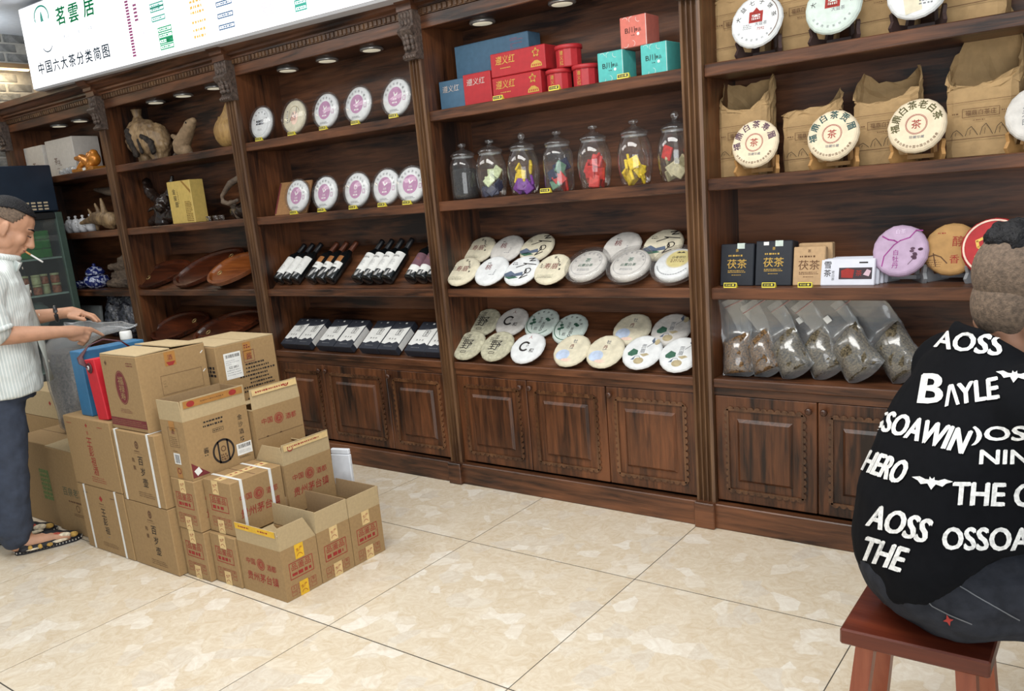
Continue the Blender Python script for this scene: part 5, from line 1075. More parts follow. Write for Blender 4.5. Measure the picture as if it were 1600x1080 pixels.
# boxes at the far left, behind the standing man
GRN2 = flat('green_print', (104, 124, 70), 0.8, 0, 0.2, 90)
r, a, b, h = carton('box with faint grey-green characters between the standing man and the strapped floor box', -2.02, -1.665, -1.37, -1.05, 0.0, 0.43, seam=False)
p = Pr(); p.text(flat('grey_green_ink', (92, 96, 72), 0.8), '百泉老窖', 0.03, 0.005, 0.045, w=0.2); p.fine(BRN, 0.05, -0.045, 0.16, 0.014, 1, 3, 0.7); p.ring(BRN, 0.05, -0.075, 0.018, 0.004); p.fine(BRN, 0.06, -0.11, 0.12, 0.016, 2, 4); face(p, r, 'f', a, b, h)
for q, y in ((0, -b+0.003), (1, 0.01)): MB().box(-a+0.004, a-0.03*q-0.004, 0, b-0.012, 0, 0.004, CARDE).build('flap', r, (0, y, h+0.001)).rotation_euler = (0.05*(1-q), 0, 0)
r, a, b, h = carton('box with a green printed panel half hidden by the standing man\'s leg', -2.40, -2.03, -1.36, -1.05, 0.0, 0.435)
p = Pr(); p.rect(GRN2, 0.11, 0.0, 0.10, 0.16).up(); p.fine(CARD, 0.11, 0, 0.09, 0.14, 6, 3, 0.4); face(p, r, 'f', a, b, h)
carton('closed box in the back row under the pale box, behind the standing man', -3.02, -2.56, -1.02, -0.70, 0.0, 0.415)
r, a, b, h = carton('pale brown box in the back row behind the clear bag of tea', -3.02, -2.56, -1.02, -0.70, 0.417, 0.16, mat=CARDE)
p = Pr(); p.text(RED, '◆', 0.12, 0.01, 0.03); face(p, r, 'f', a, b, h)
t = thing('metal_rod', 'short silver rod lying on the open flaps beside the tea bag', 'rod', (-1.93, -1.12, 0.448), (0, 0, 0.35)); MB().tube([(-0.09, 0, 0), (0.10, 0, 0)], 0.009, CHROME, 10).build('rod', t)
# gift bags
def gift_bag(label, x, y, w, d, h, mat, side, yaw=0.0, handle=False, roll=0.0):
    r = thing('gift_bag', label, 'gift bag', (x, y, 0.6395), (0, roll, yaw)); MB().bbox(-w/2, w/2, -d/2, d/2, 0, h, mat, 0.003).build('bag_body', r)
    if handle:
        hm = flat('maroon_strap', (70, 30, 36), 0.5, 0, 0.05)
        o = MB().tube([(0.0, -d/2-0.006, h-0.035), (-0.02, -d/2-0.02, h-0.012), (-0.07, -d/2+0.0, h+0.012), (-0.075, -d/2+0.05, h+0.055), (-0.03, -d/2+0.10, h+0.072), (0.02, -d/2+0.15, h+0.05), (0.02, -d/2+0.2, h)], 0.014, hm, 8, flat=0.25); o.build('carry_strap', r)
        MB().ball((0.0, -d/2-0.010, h-0.035), (0.010, 0.005, 0.010), CHROME, 10).build('rivet', r); MB().ball((0.0, -d/2-0.004, h-0.037), (0.022, 0.004, 0.024), hm, 10).build('strap_tab', r)
    return r
gift_bag('tall slate blue gift bag standing on the red-lettered box', -1.487, -1.23, 0.092, 0.30, 0.292, flat('blue_gift_bag', (50, 108, 148), 0.55, 0, 0.04, 40), 0, 0.0)
gift_bag('red gift bag with a dark maroon strap handle, beside the blue one', -1.318, -1.275, 0.085, 0.24, 0.268, flat('scarlet_gift_bag', (196, 30, 44), 0.55, 0, 0.03, 40), 0, 0.0, True, -0.10)
# teal bottle
r = thing('bottle', 'teal bottle with a white cap standing behind the blue gift bag', 'bottle', (-1.60, -1.075, 0.6395)); MB().lathe([(0, 0), (0.036, 0), (0.038, 0.01), (0.038, 0.25), (0.030, 0.275), (0.020, 0.285), (0.020, 0.29)], flat('teal_bottle', (54, 140, 156), 0.3, 0, 0.05), 20).build('bottle_body', r); MB().lathe([(0.026, 0.285), (0.027, 0.29), (0.027, 0.32), (0.024, 0.325), (0, 0.325)], WHT, 18).build('cap', r)
# big clear bag of tea leaves
def tea_sack():
    r = thing('tea_sack', 'large clear plastic sack of dark tea leaves beside the blue gift bag', 'plastic bag', (-2.10, -1.14, 0.4395), (0.0, 0, 0))
    R = random.Random(5); n = 24
    def ring_(z, cx, cy, rx, ry, amp): return [(cx+rx*math.cos(2*PI*i/n)*(1+R.uniform(-amp, amp)), cy+ry*math.sin(2*PI*i/n)*(1+R.uniform(-amp, amp)), z) for i in range(n)]
    L = [(0.0, -0.04, 0, 0.06, 0.05), (0.03, -0.03, 0, 0.085, 0.075), (0.12, 0.0, 0, 0.11, 0.085), (0.24, 0.0, 0, 0.13, 0.095), (0.36, 0.0, 0, 0.15, 0.10), (0.42, 0.01, 0, 0.155, 0.095), (0.46, 0.04, 0.01, 0.17, 0.085), (0.50, 0.10, 0.04, 0.22, 0.08), (0.53, 0.19, 0.08, 0.31, 0.07), (0.545, 0.22, 0.09, 0.33, 0.065)]
    def skin(levels, k, amp):
        vs = []; fs = []
        for l in levels: vs += ring_(l[0], l[1], l[2], l[3]*k, l[4]*k, amp)
        for j in range(len(levels)-1):
            for i in range(n): fs.append((j*n+i, j*n+(i+1) % n, (j+1)*n+(i+1) % n, (j+1)*n+i))
        return vs, fs
    vs, fs = skin(L, 1.0, 0.05); MB().add(vs, fs, FILM, True).build('bag_film', r)
    vs, fs = skin(L[:6], 0.93, 0.06); fs += [tuple(range(n-1, -1, -1)), tuple(range(5*n, 6*n))]
    o = MB().add(vs, fs, flat('dark_tea_leaves', (72, 66, 62), 0.9, 0, 0.6, 90, bump=1.0, bscale=80), True).build('tea_leaves', r); o['kind'] = 'stuff'
    MB().tube([(L[-1][1]+L[-1][3]*math.cos(2*PI*i/20), L[-1][2]+L[-1][4]*math.sin(2*PI*i/20), 0.545+0.006*math.sin(i*1.9)) for i in range(21)], 0.004, FILM, 6).build('rolled_rim', r)
tea_sack()
# ---------------------------------------------------------------- organic shapes: overlapping capsules fused into one skin
def fuse(name, prims, voxel, mat, parent=None, loc=None, rot=None, smooth=6, disp=0.0, dscale=0.05, M=None):
    """prims: ('c', p0, p1, r0, r1) tapered capsule | ('e', centre, radii, rotation-matrix or None)"""
    mb = MB()
    for q in prims:
        if q[0] == 'c':
            p0, p1 = Vector(q[1]), Vector(q[2]); d = p1-p0; L = d.length
            if L < 1e-6: continue
            T = Matrix.Translation(p0) @ d.to_track_quat('Z', 'Y').to_matrix().to_4x4(); r0, r1 = q[3], q[4]
            pf = [(r0*math.sin(PI/2*i/5), -r0*math.cos(PI/2*i/5)) for i in range(5)] + [(r0, 0.0), (r1, L)] + [(r1*math.cos(PI/2*i/5), L+r1*math.sin(PI/2*i/5)) for i in range(1, 6)]
            pf[0] = (1e-4*0, pf[0][1]); pf[-1] = (0.0, pf[-1][1])
            mb.lathe([(max(r, 1e-4), z) for r, z in pf], mat, 14, T)
        else: mb.ball(q[1], q[2], mat, 16, None, q[3] if len(q) > 3 else None)
    me = bpy.data.meshes.new('t'); me.from_pydata([tuple(M @ Vector(v)) if M else v for v in mb.v], [], mb.f)
    o = bpy.data.objects.new('t', me); COL.objects.link(o)
    rm = o.modifiers.new('r', 'REMESH'); rm.mode = 'VOXEL'; rm.voxel_size = voxel
    if disp:
        tx = bpy.data.textures.new('t', 'CLOUDS'); tx.noise_scale = dscale; tx.noise_depth = 3
        dm = o.modifiers.new('d', 'DISPLACE'); dm.texture = tx; dm.strength = disp; dm.mid_level = 0.5
    if smooth: sm = o.modifiers.new('s', 'SMOOTH'); sm.factor = 0.5; sm.iterations = smooth
    dg = bpy.context.evaluated_depsgraph_get(); m2 = bpy.data.meshes.new_from_object(o.evaluated_get(dg)); m2.name = name
    bpy.data.objects.remove(o); bpy.data.meshes.remove(me)
    m2.materials.clear(); m2.materials.append(mat); m2.polygons.foreach_set('use_smooth', [True]*len(m2.polygons))
    return link(name, m2, parent, loc, rot)
ROOTL = wood('pale_root_wood', (92, 72, 54), (166, 138, 100), 2, 0.5, 3.0); ROOTD = flat('dark_polished_root', (38, 28, 24), 0.22, 0, 0.35, 30, spec=0.7)
ROOTG = wood('grey_driftwood', (66, 54, 46), (124, 106, 88), 0, 0.7, 3.0); YELW = wood('yellow_gourd_wood', (120, 88, 48), (176, 140, 84), 2, 0.55, 2.5)
HOLL = flat('dark_hollow_bark', (44, 36, 30), 0.8, 0, 0.4, 40, bump=0.8, bscale=60); STON = flat('tan_stone', (140, 116, 88), 0.75, 0, 0.1, 40, bump=0.3, bscale=80)
# bay B, top shelf
r = thing('root_vase', 'round root-wood vase with narrow neck and dark hollow, on the top left shelf', 'vase', (-3.135, 0.13, Z1), (0, 0, 0))
fuse('vase_body', [('e', (-0.03, 0, 0.125), (0.14, 0.095, 0.13)), ('e', (0.09, 0.03, 0.10), (0.11, 0.08, 0.115)), ('e', (0.03, 0.0, 0.12), (0.13, 0.085, 0.12)), ('c', (-0.05, 0, 0.22), (-0.05, 0, 0.26), 0.06, 0.03), ('c', (-0.03, 0, -0.02), (-0.03, 0, 0.08), 0.045, 0.06), ('c', (0.10, 0.03, -0.01), (0.1, 0.03, 0.06), 0.06, 0.06)], 0.008, ROOTL, r, (0, 0, 0.03), None, 3, 0.03, 0.03)
MB().lathe([(0.030, 0.245), (0.026, 0.275), (0.024, 0.30), (0.032, 0.335), (0.036, 0.345), (0.026, 0.345), (0.018, 0.30)], ROOTL, 20, Matrix.Translation((-0.05, 0, 0))).build('neck', r)
MB().lathe([(0.028, 0.252), (0.032, 0.258), (0.032, 0.278), (0.028, 0.284)], flat('pale_pink_band', (206, 190, 190), 0.6), 20, Matrix.Translation((-0.05, 0, 0))).build('neck_band', r)
fuse('dark_hollow', [('c', (-0.05, -0.082, 0.20), (-0.03, -0.085, 0.14), 0.026, 0.03), ('c', (-0.03, -0.085, 0.14), (-0.01, -0.075, 0.05), 0.03, 0.02), ('c', (0.08, -0.065, 0.16), (0.13, -0.045, 0.12), 0.02, 0.022), ('c', (0.13, -0.045, 0.12), (0.14, -0.045, 0.06), 0.022, 0.02), ('c', (0.04, -0.082, 0.14), (0.06, -0.075, 0.06), 0.010, 0.014)], 0.007, HOLL, r, None, None, 2, 0.02, 0.02)
r = thing('stone_fish', 'tan carved wooden fish standing on its tail on the top left shelf', 'carving', (-2.70, 0.12, Z1), (0, 0, 0))
fuse('fish_body', [('c', (-0.02, 0, 0.07), (0.11, 0.0, 0.18), 0.056, 0.036), ('c', (0.11, 0, 0.18), (0.145, 0, 0.20), 0.038, 0.022), ('c', (0.04, 0, 0.15), (0.10, 0, 0.205), 0.02, 0.014), ('c', (-0.03, 0.0, 0.05), (0.02, 0, 0.03), 0.05, 0.04), ('c', (-0.07, 0, 0.12), (-0.10, 0, 0.135), 0.02, 0.014)], 0.006, STON, r, None, None, 3, 0.006, 0.03)
MB().ball((0.118, -0.036, 0.192), (0.006, 0.004, 0.006), BLK, 8).build('eye', r); fuse('root_foot', [('c', (-0.09, -0.02, 0.008), (-0.04, -0.01, 0.03), 0.012, 0.022), ('c', (-0.085, 0.0, 0.03), (-0.07, 0, 0.09), 0.01, 0.008), ('c', (0.0, 0, 0.012), (0.08, 0.0, 0.012), 0.012, 0.01)], 0.005, ROOTG, r, None, None, 2)
r = thing('gourd_carving', 'yellowish gourd-shaped wood carving half hidden by the post on the top left shelf', 'carving', (-2.20, 0.12, Z1), (0, 0, 0))
fuse('gourd_body', [('e', (0, 0, 0.095), (0.115, 0.085, 0.10)), ('c', (0, 0, 0.12), (0.03, 0, 0.20), 0.085, 0.045), ('c', (0.03, 0, 0.20), (0.05, 0, 0.27), 0.045, 0.025), ('c', (-0.075, 0, 0.15), (-0.08, 0, 0.18), 0.022, 0.016)], 0.008, YELW, r, None, None, 4, 0.012, 0.04)
# bay B, second shelf
r = thing('dark_root_carving', 'dark polished root carving with curling horns on the second left shelf', 'carving', (-3.05, 0.16, Z2), (0, 0, 0))
fuse('carving_body', [('c', (-0.24, 0.02, 0.30), (-0.21, 0.0, 0.24), 0.03, 0.035), ('c', (-0.21, 0, 0.24), (-0.12, 0, 0.17), 0.035, 0.035), ('c', (-0.12, 0, 0.17), (-0.02, -0.02, 0.16), 0.035, 0.045), ('c', (-0.02, -0.02, 0.16), (0.06, 0.0, 0.21), 0.04, 0.03), ('c', (0.06, 0, 0.21), (0.10, 0, 0.31), 0.03, 0.012),
    ('c', (-0.02, -0.02, 0.15), (-0.06, -0.02, 0.03), 0.055, 0.06), ('c', (-0.06, -0.02, 0.05), (-0.18, -0.03, 0.03), 0.045, 0.03), ('c', (-0.02, 0, 0.06), (0.12, 0.0, 0.07), 0.05, 0.055), ('c', (0.12, 0, 0.07), (0.20, 0, 0.04), 0.05, 0.04), ('c', (-0.04, -0.04, 0.14), (-0.14, -0.07, 0.10), 0.02, 0.008), ('c', (0.04, -0.02, 0.15), (0.07, -0.05, 0.19), 0.02, 0.008), ('e', (0.0, -0.06, 0.12), (0.045, 0.03, 0.035))], 0.008, ROOTD, r, None, None, 2, 0.025, 0.03)
p = Pr()
for k, ch in enumerate('金骏眉'): p.text(BLK, ch, -0.06+0.006*k, 0.07-0.042*k, 0.034)
p.fine(BRN, -0.02, 0.03, 0.012, 0.08, 7, 4, 0.5); p.poly(flat('mustard_ribbon', (150, 112, 48), 0.6), [(0.03, 0.132), (0.05, 0.132), (0.124, 0.07), (0.124, 0.048)]); p.fine(flat('bronze_flowers', (120, 88, 34), 0.7), 0.08, -0.06, 0.07, 0.13, 12, 8, 0.7)
carton_box('gold_tea_box', 'gold paper tea box with black characters and bronze flowers on the second left shelf', 'gift box', None, -2.87, -2.615, 0.06, 0.10, Z2, 0.268, flat('gold_paper_box', (200, 172, 96), 0.5, 0, 0.04, 40), p, 0.0)
r = thing('pale_root_carving', 'grey root carving with a pale edge beside the post on the second left shelf', 'carving', (-2.22, 0.15, Z2), (0, 0, 0))
fuse('carving_body', [('c', (-0.02, 0, 0.05), (0.12, 0, 0.05), 0.05, 0.05), ('c', (0.10, 0, 0.05), (0.12, 0, 0.22), 0.05, 0.035), ('e', (-0.10, 0.03, 0.04), (0.07, 0.05, 0.045))], 0.008, ROOTD, r, None, None, 2, 0.02, 0.03)
fuse('pale_edge', [('c', (-0.12, -0.06, 0.145), (-0.03, -0.05, 0.215), 0.012, 0.02), ('c', (-0.13, -0.05, 0.11), (-0.06, -0.06, 0.095), 0.016, 0.014), ('c', (-0.06, -0.06, 0.095), (0.03, -0.06, 0.11), 0.012, 0.012), ('c', (-0.13, -0.05, 0.11), (-0.12, -0.06, 0.145), 0.012, 0.010), ('c', (-0.03, -0.05, 0.215), (0.06, -0.02, 0.25), 0.02, 0.02), ('c', (-0.09, -0.02, 0.1), (-0.05, 0.0, 0.02), 0.02, 0.03)], 0.006, ROOTG, r, None, None, 2)
for k, x in enumerate((-2.50, -2.455, -2.42)):
    t = MB().lathe([(0.0, 0), (0.014, 0), (0.018, 0.03), (0.017, 0.032), (0.0, 0.008)], GLASS, 14).build('glass_cup', None, (x, 0.08+0.02*k, Z2+0.001)); tag(t, 'tiny clear glass cup on the second left shelf beside the gold box', 'cup', 'tiny glass cups')
# leaf trays
TRAYM = wood('red_brown_tray_wood', (38, 18, 12), (92, 44, 24), 0, 0.25, 1.6); TRAYL = wood('amber_tray_wood', (92, 46, 20), (146, 82, 38), 0, 0.22, 1.4)
BRASS = flat('brass_ring', (176, 150, 100), 0.3, 0.6, 0.0)
def tray(label, x, s, z0, L, W, rz, mat, off, rx=0.0, drain=(-0.6, 0)):
    r = thing('leaf_tea_tray', label, 'tea tray', on_slope(x, s, z0, off, 0.036), (0, 0, 0), 'leaf shaped wooden tea trays')
    r.rotation_euler = (Matrix.Rotation(ANG, 3, 'X') @ Matrix.Rotation(rz, 3, 'Z') @ Matrix.Rotation(rx, 3, 'Y')).to_euler()
    n = 36; out = []; inn = []
    for i in range(n):
        a = 2*PI*i/n; c, q = math.cos(a), math.sin(a); w = W*(1-0.25*c)*abs(q)**1.15*math.copysign(1, q); out.append((L*c, w))
        inn.append((L*0.92*c, w*0.88))
    vs = [(u, v, 0.0) for u, v in out] + [(u, v, 0.026) for u, v in out] + [(u, v, 0.026) for u, v in inn] + [(u*0.96, v*0.94, 0.012) for u, v in inn]
    fs = [tuple(range(n-1, -1, -1))]
    for k in range(3):
        for i in range(n): fs.append((k*n+i, k*n+(i+1) % n, (k+1)*n+(i+1) % n, (k+1)*n+i))
    fs.append(tuple(range(3*n, 4*n))); MB().add(vs, fs, mat).build('tray_board', r)
    rg = MB(); R_ = 0.016
    rg.tube([(L*drain[0]+R_*math.cos(2*PI*i/14), W*drain[1]+R_*math.sin(2*PI*i/14), 0.014) for i in range(15)], 0.0035, BRASS, 6, None, False); rg.build('drain_ring', r)
    return r
tray('dark leaf-shaped tea tray at the left end of the upper slope', -3.17, 0.125, Z3, 0.27, 0.115, 0.25, TRAYM, 0.012)
tray('dark leaf-shaped tea tray standing higher in the middle of the upper slope', -2.68, 0.17, Z3, 0.30, 0.13, 0.42, TRAYM, 0.020, 0.0, (0.62, 0.1))
tray('amber leaf-shaped tea tray by the post on the upper slope', -2.29, 0.12, Z3, 0.245, 0.12, 0.30, TRAYL, 0.052, 0.0, (-0.62, 0))
tray('dark leaf-shaped tea tray at the left of the lower slope', -3.09, 0.13, Z4, 0.29, 0.12, 0.25, TRAYM, 0.012, 0.0, (0.45, 0.1))
tray('dark leaf-shaped tea tray by the post on the lower slope', -2.53, 0.14, Z4, 0.31, 0.12, 0.35, TRAYM, 0.016)
# bay A
WBX = flat('cream_white_box', (204, 198, 190), 0.6, 0, 0.03, 40)
def glyph_pair(x): q = Pr(); q.text(BRN, '茶', x-0.02, -0.02, 0.05); q.text(BRN, '礼', x+0.03, -0.035, 0.045); q.fine(BRN, x, -0.075, 0.05, 0.012, 1, 4); return q
carton_box('white_tea_box', 'white tea box with brown characters at the far left of the top shelf', 'gift box', 'white boxes at the far left', -4.74, -4.44, 0.07, 0.20, Z1, 0.245, WBX, glyph_pair(0.0))
carton_box('white_tea_box', 'larger white tea box with a bluish side next to the golden figurine', 'gift box', 'white boxes at the far left', -4.43, -4.02, 0.09, 0.20, Z1, 0.265, WBX, glyph_pair(-0.06))
carton_box('brown_gift_box', 'brown patterned box behind the golden figurine on the top shelf', 'gift box', None, -3.66, -3.45, 0.13, 0.15, Z1, 0.20, flat('brown_patterned_box', (112, 78, 40), 0.6, 0, 0.3, 40))
GOLDM = flat('golden_glaze', (196, 124, 44), 0.25, 0.35, 0.15, 40)
r = thing('golden_toad', 'small golden animal figurine on a base at the left end of the top shelf', 'figurine', (-3.79, 0.05, Z1), (0, 0, 0))
fuse('figurine_body', [('c', (0.05, 0, 0.05), (-0.06, 0, 0.095), 0.045, 0.03), ('c', (-0.06, 0, 0.09), (-0.14, 0, 0.10), 0.03, 0.016), ('e', (0.10, 0, 0.075), (0.055, 0.045, 0.05)), ('c', (-0.02, -0.03, 0.05), (-0.06, -0.04, 0.022), 0.02, 0.014), ('c', (0.1, -0.03, 0.04), (0.08, -0.045, 0.022), 0.02, 0.014), ('e', (0.06, 0, 0.10), (0.03, 0.03, 0.03)), ('e', (0.11, 0, 0.115), (0.03, 0.03, 0.025))], 0.006, GOLDM, r, None, None, 2)
MB().bbox(-0.14, 0.15, -0.05, 0.05, 0.0, 0.024, flat('amber_base', (166, 108, 40), 0.4, 0, 0.1), 0.004).build('base', r); MB().box(0.02, 0.06, -0.052, -0.0505, 0.004, 0.02, WHT).build('base_label', r)
SILW = clear('crinkled_wrap', (236, 240, 244), 0.8, 0.35, 0.12)
tag(fuse('plastic_wrapped_goods', [('c', (-0.11, 0, 0.02), (0.10, 0, 0.025), 0.022, 0.026)], 0.006, SILW, None, (-4.05, 0.045, Z1), None, 1, 0.02, 0.02), 'small goods in crinkled clear wrap in front of the white boxes', 'package')
PORC = flat('white_porcelain', (214, 214, 216), 0.25, 0, 0.0)
pts = []
def teapot(x, y, label):
    r = thing('white_teapot', label, 'teapot', (x, y, Z2+0.001), (0, 0, 0.9), 'row of white lidded teapots')
    MB().lathe([(0.0, 0), (0.028, 0), (0.038, 0.022), (0.041, 0.05), (0.037, 0.07), (0.030, 0.080), (0.032, 0.084), (0.022, 0.096), (0.006, 0.102), (0.007, 0.108), (0.011, 0.115), (0.008, 0.123), (0.0, 0.125)], PORC, 20).build('pot_body', r)
    MB().tube([(0.038, 0, 0.045), (0.052, 0, 0.06), (0.060, 0, 0.082)], [0.009, 0.007, 0.005], PORC, 8).build('spout', r)
    MB().tube([(-0.034, 0, 0.068), (-0.056, 0, 0.07), (-0.058, 0, 0.045), (-0.037, 0, 0.03)], 0.005, PORC, 8).build('handle', r); return r
for x, l in ((-4.29, 'white lidded teapot nearest the fridge'), (-4.19, 'white lidded teapot second from the fridge'), (-4.085, 'white lidded teapot third from the fridge'), (-3.975, 'white lidded teapot nearest the driftwood')): teapot(x, 0.09, l)
r = thing('upper_driftwood', 'pointed grey driftwood branch reaching left from the post, second shelf', 'driftwood', (-3.72, 0.20, Z2+0.20), (0, 0, 0))
fuse('branch', [('c', (-0.32, 0, 0.10), (-0.15, 0, 0.075), 0.012, 0.03), ('c', (-0.15, 0, 0.075), (0.12, 0, 0.06), 0.03, 0.045), ('c', (0.10, 0, 0.05), (0.20, 0.02, -0.06), 0.045, 0.05), ('c', (0.20, 0.02, -0.06), (0.22, 0.02, -0.19), 0.05, 0.05), ('c', (0.05, 0, 0.08), (0.06, 0, 0.12), 0.02, 0.012)], 0.008, ROOTG, r, None, None, 2, 0.01, 0.03)
r = thing('antler_driftwood', 'brown driftwood with several prongs lying by the white teapots', 'driftwood', (-3.72, 0.06, Z2), (0, 0, 0))
fuse('branch', [('c', (-0.30, -0.02, 0.065), (-0.12, 0, 0.09), 0.012, 0.035), ('c', (-0.12, 0, 0.09), (0.10, 0, 0.07), 0.045, 0.055), ('c', (0.05, 0, 0.05), (0.10, 0, 0.02), 0.045, 0.02), ('c', (-0.14, 0, 0.09), (-0.20, 0, 0.16), 0.018, 0.008), ('c', (-0.05, 0, 0.11), (-0.09, 0, 0.19), 0.02, 0.009), ('c', (0.02, 0, 0.12), (0.0, 0, 0.22), 0.025, 0.01), ('c', (-0.1, 0, 0.06), (-0.12, 0, 0.01), 0.02, 0.012)], 0.007, ROOTL, r, None, None, 2, 0.008, 0.03)
BLUEP = flat('blue_white_porcelain', (60, 72, 130), 0.2, 0, 0.0)
nt = BLUEP.node_tree; b_ = nt.nodes['Principled BSDF']; nz_ = nt.nodes.new('ShaderNodeTexNoise'); nz_.inputs['Scale'].default_value = 38; rp_ = nt.nodes.new('ShaderNodeValToRGB'); rp_.color_ramp.interpolation = 'CONSTANT'; rp_.color_ramp.elements[0].color = (*lin((34, 44, 104)), 1); rp_.color_ramp.elements[1].position = 0.54; rp_.color_ramp.elements[1].color = (*lin((176, 184, 208)), 1); tc_ = nt.nodes.new('ShaderNodeTexCoord')
nt.links.new(tc_.outputs['Object'], nz_.inputs['Vector']); nt.links.new(nz_.outputs['Fac'], rp_.inputs['Fac']); nt.links.new(rp_.outputs['Color'], b_.inputs['Base Color'])
r = thing('blue_white_jar', 'blue and white porcelain lidded jar on the third shelf of the far left bay', 'jar', (-4.075, 0.10, Z3+0.001)); MB().lathe([(0, 0), (0.05, 0), (0.085, 0.03), (0.095, 0.06), (0.08, 0.09), (0.05, 0.10)], BLUEP, 24).build('jar_body', r); MB().lathe([(0.058, 0.10), (0.07, 0.108), (0.066, 0.13), (0.045, 0.155), (0.012, 0.165), (0.010, 0.172), (0.014, 0.18), (0.0, 0.188)], BLUEP, 24).build('lid', r)
r = MB().lathe([(0, 0), (0.05, 0), (0.09, 0.03), (0.10, 0.055), (0.092, 0.055), (0.06, 0.02), (0, 0.012)], BLUEP, 24).build('blue_white_bowl', None, (-4.30, 0.09, Z3+0.001)); tag(r, 'blue and white porcelain bowl beside the lidded jar', 'bowl')
r = thing('layered_driftwood', 'grey layered driftwood block behind the post on the third shelf', 'driftwood', (-3.72, 0.12, Z3))
fuse('wood_block', [('c', (-0.20, 0, 0.03), (0.16, 0, 0.04), 0.03, 0.05), ('c', (-0.18, 0.03, 0.09), (0.18, 0, 0.10), 0.025, 0.045), ('c', (-0.16, 0, 0.15), (0.18, 0.02, 0.17), 0.02, 0.04), ('c', (-0.05, 0.02, 0.20), (0.2, 0.02, 0.24), 0.02, 0.04)], 0.009, ROOTG, r, None, None, 2, 0.03, 0.02)
t = thing('paper_packet', 'pale grey paper packet standing at the bottom of the far left bay', 'packet', (-4.25, 0.07, Z4+0.001), (-0.1, 0, 0)); MB().bbox(-0.16, 0.16, 0, 0.02, 0.0, 0.235, flat('grey_paper_packet', (112, 116, 116), 0.8, 0, 0.06), 0.003).build('packet_body', t)
DBAG = flat('dark_glitter_film', (52, 54, 62), 0.25, 0, 0.6, 40, bump=1.0, bscale=50, spec=0.8)
for k, (x, w) in enumerate(((-3.93, 0.11), (-3.70, 0.12))):
    tag(fuse('dark_bag', [('c', (0, 0, 0.06), (0.0, 0.02, 0.22), w, w*0.7)], 0.012, DBAG, None, (x, 0.14, Z4+0.05), None, 1, 0.05, 0.04), ('dark crinkled plastic bag at the bottom of the far left bay, left one', 'dark crinkled plastic bag at the bottom of the far left bay, by the post')[k], 'plastic bag', 'dark plastic bags')
# ---------------------------------------------------------------- fridge
FN = flat('navy_fridge_steel', (40, 52, 68), 0.35, 0.3, 0.06, 8); FG = flat('grey_green_frame', (70, 88, 80), 0.4, 0.2, 0.04); FI = flat('fridge_liner', (74, 84, 92), 0.5, 0, 0.03); FD = flat('dark_gasket', (18, 20, 22), 0.6)
fx0, fx1, fy0, fy1 = -4.80, -4.09, -0.80, -0.065
r = thing('display_fridge', 'tall dark navy glass-door fridge at the far left', 'fridge', (0, 0, 0))
m = MB(); m.bbox(fx0, fx1, fy0, fy1, 1.60, 1.922, FN, 0.006).bbox(fx0, fx1, fy0, fy1, 0.03, 0.22, FN, 0.006)
m.box(fx0, fx0+0.03, fy0, fy1, 0.22, 1.60, FI).box(fx0, fx1-0.03, fy0, fy0+0.03, 0.22, 1.60, FN).box(fx0, fx1-0.03, fy1-0.03, fy1, 0.22, 1.60, FN); m.build('cabinet_body', r)
v = MB()
for i in range(3):
    for k in range(8):
        y = -0.15-0.043*k; z = 1.662-0.022*i; v.bbox(fx1+0.0002, fx1+0.003, y-0.015, y+0.015, z-0.006, z+0.006, flat('warm_vent_slot', (196, 180, 150), 0.5), 0.001)
o = v.build('vent_slots', r); o['kind'] = 'stuff'
d = MB(); fr = 0.05
d.bbox(fx1, fx1+0.035, fy0, fy0+fr, 0.23, 1.59, FG, 0.005).bbox(fx1, fx1+0.035, fy1-fr, fy1, 0.23, 1.59, FG, 0.005).bbox(fx1, fx1+0.035, fy0+fr, fy1-fr, 1.545, 1.59, FD, 0.004).bbox(fx1, fx1+0.035, fy0+fr, fy1-fr, 0.23, 0.28, FG, 0.004)
d = d.build('door', r); MB().box(fx1+0.012, fx1+0.018, fy0+fr, fy1-fr, 0.28, 1.545, clear('door_glass', (232, 242, 238), 0.3, 0.04, 0.03)).build('door_glass', d); MB().bbox(fx1+0.036, fx1+0.06, fy0+0.01, fy0+0.03, 0.8, 1.2, FD, 0.004).build('door_handle', d)
for z in (1.275, 1.015, 0.72, 0.46): MB().box(fx0+0.03, fx1-0.03, fy0+0.03, fy1-0.03, z-0.012, z, flat('wire_shelf_white', (170, 176, 176), 0.4)).build('shelf', r)
GCR = flat('green_crate', (38, 120, 48), 0.5, 0, 0.15, 40)
for k, z in enumerate((1.277, 1.342, 1.407)):
    t = thing('green_crate', ('green plastic carton at the bottom of the fridge stack', 'green plastic carton in the middle of the fridge stack', 'green plastic carton on top of the fridge stack')[k], 'crate', (-4.30, -0.30, z), (0, 0, 0), 'green cartons in the fridge'); MB().bbox(-0.16, 0.16, -0.15, 0.15, 0.0, 0.062, GCR, 0.004).build('carton_body', t)
t = thing('kraft_packet', 'yellow kraft packet beside the green cartons in the fridge', 'packet', (-4.26, -0.56, 1.276)); MB().bbox(-0.15, 0.14, -0.10, 0.08, 0.0, 0.19, flat('yellow_kraft', (172, 152, 92), 0.7, 0, 0.08), 0.006).build('packet_body', t)
JRD = flat('red_white_jar_label', (176, 92, 70), 0.4, 0, 0.3, 60); JCR = flat('cream_jar_glass', (206, 188, 150), 0.3, 0, 0.1)
jm = None
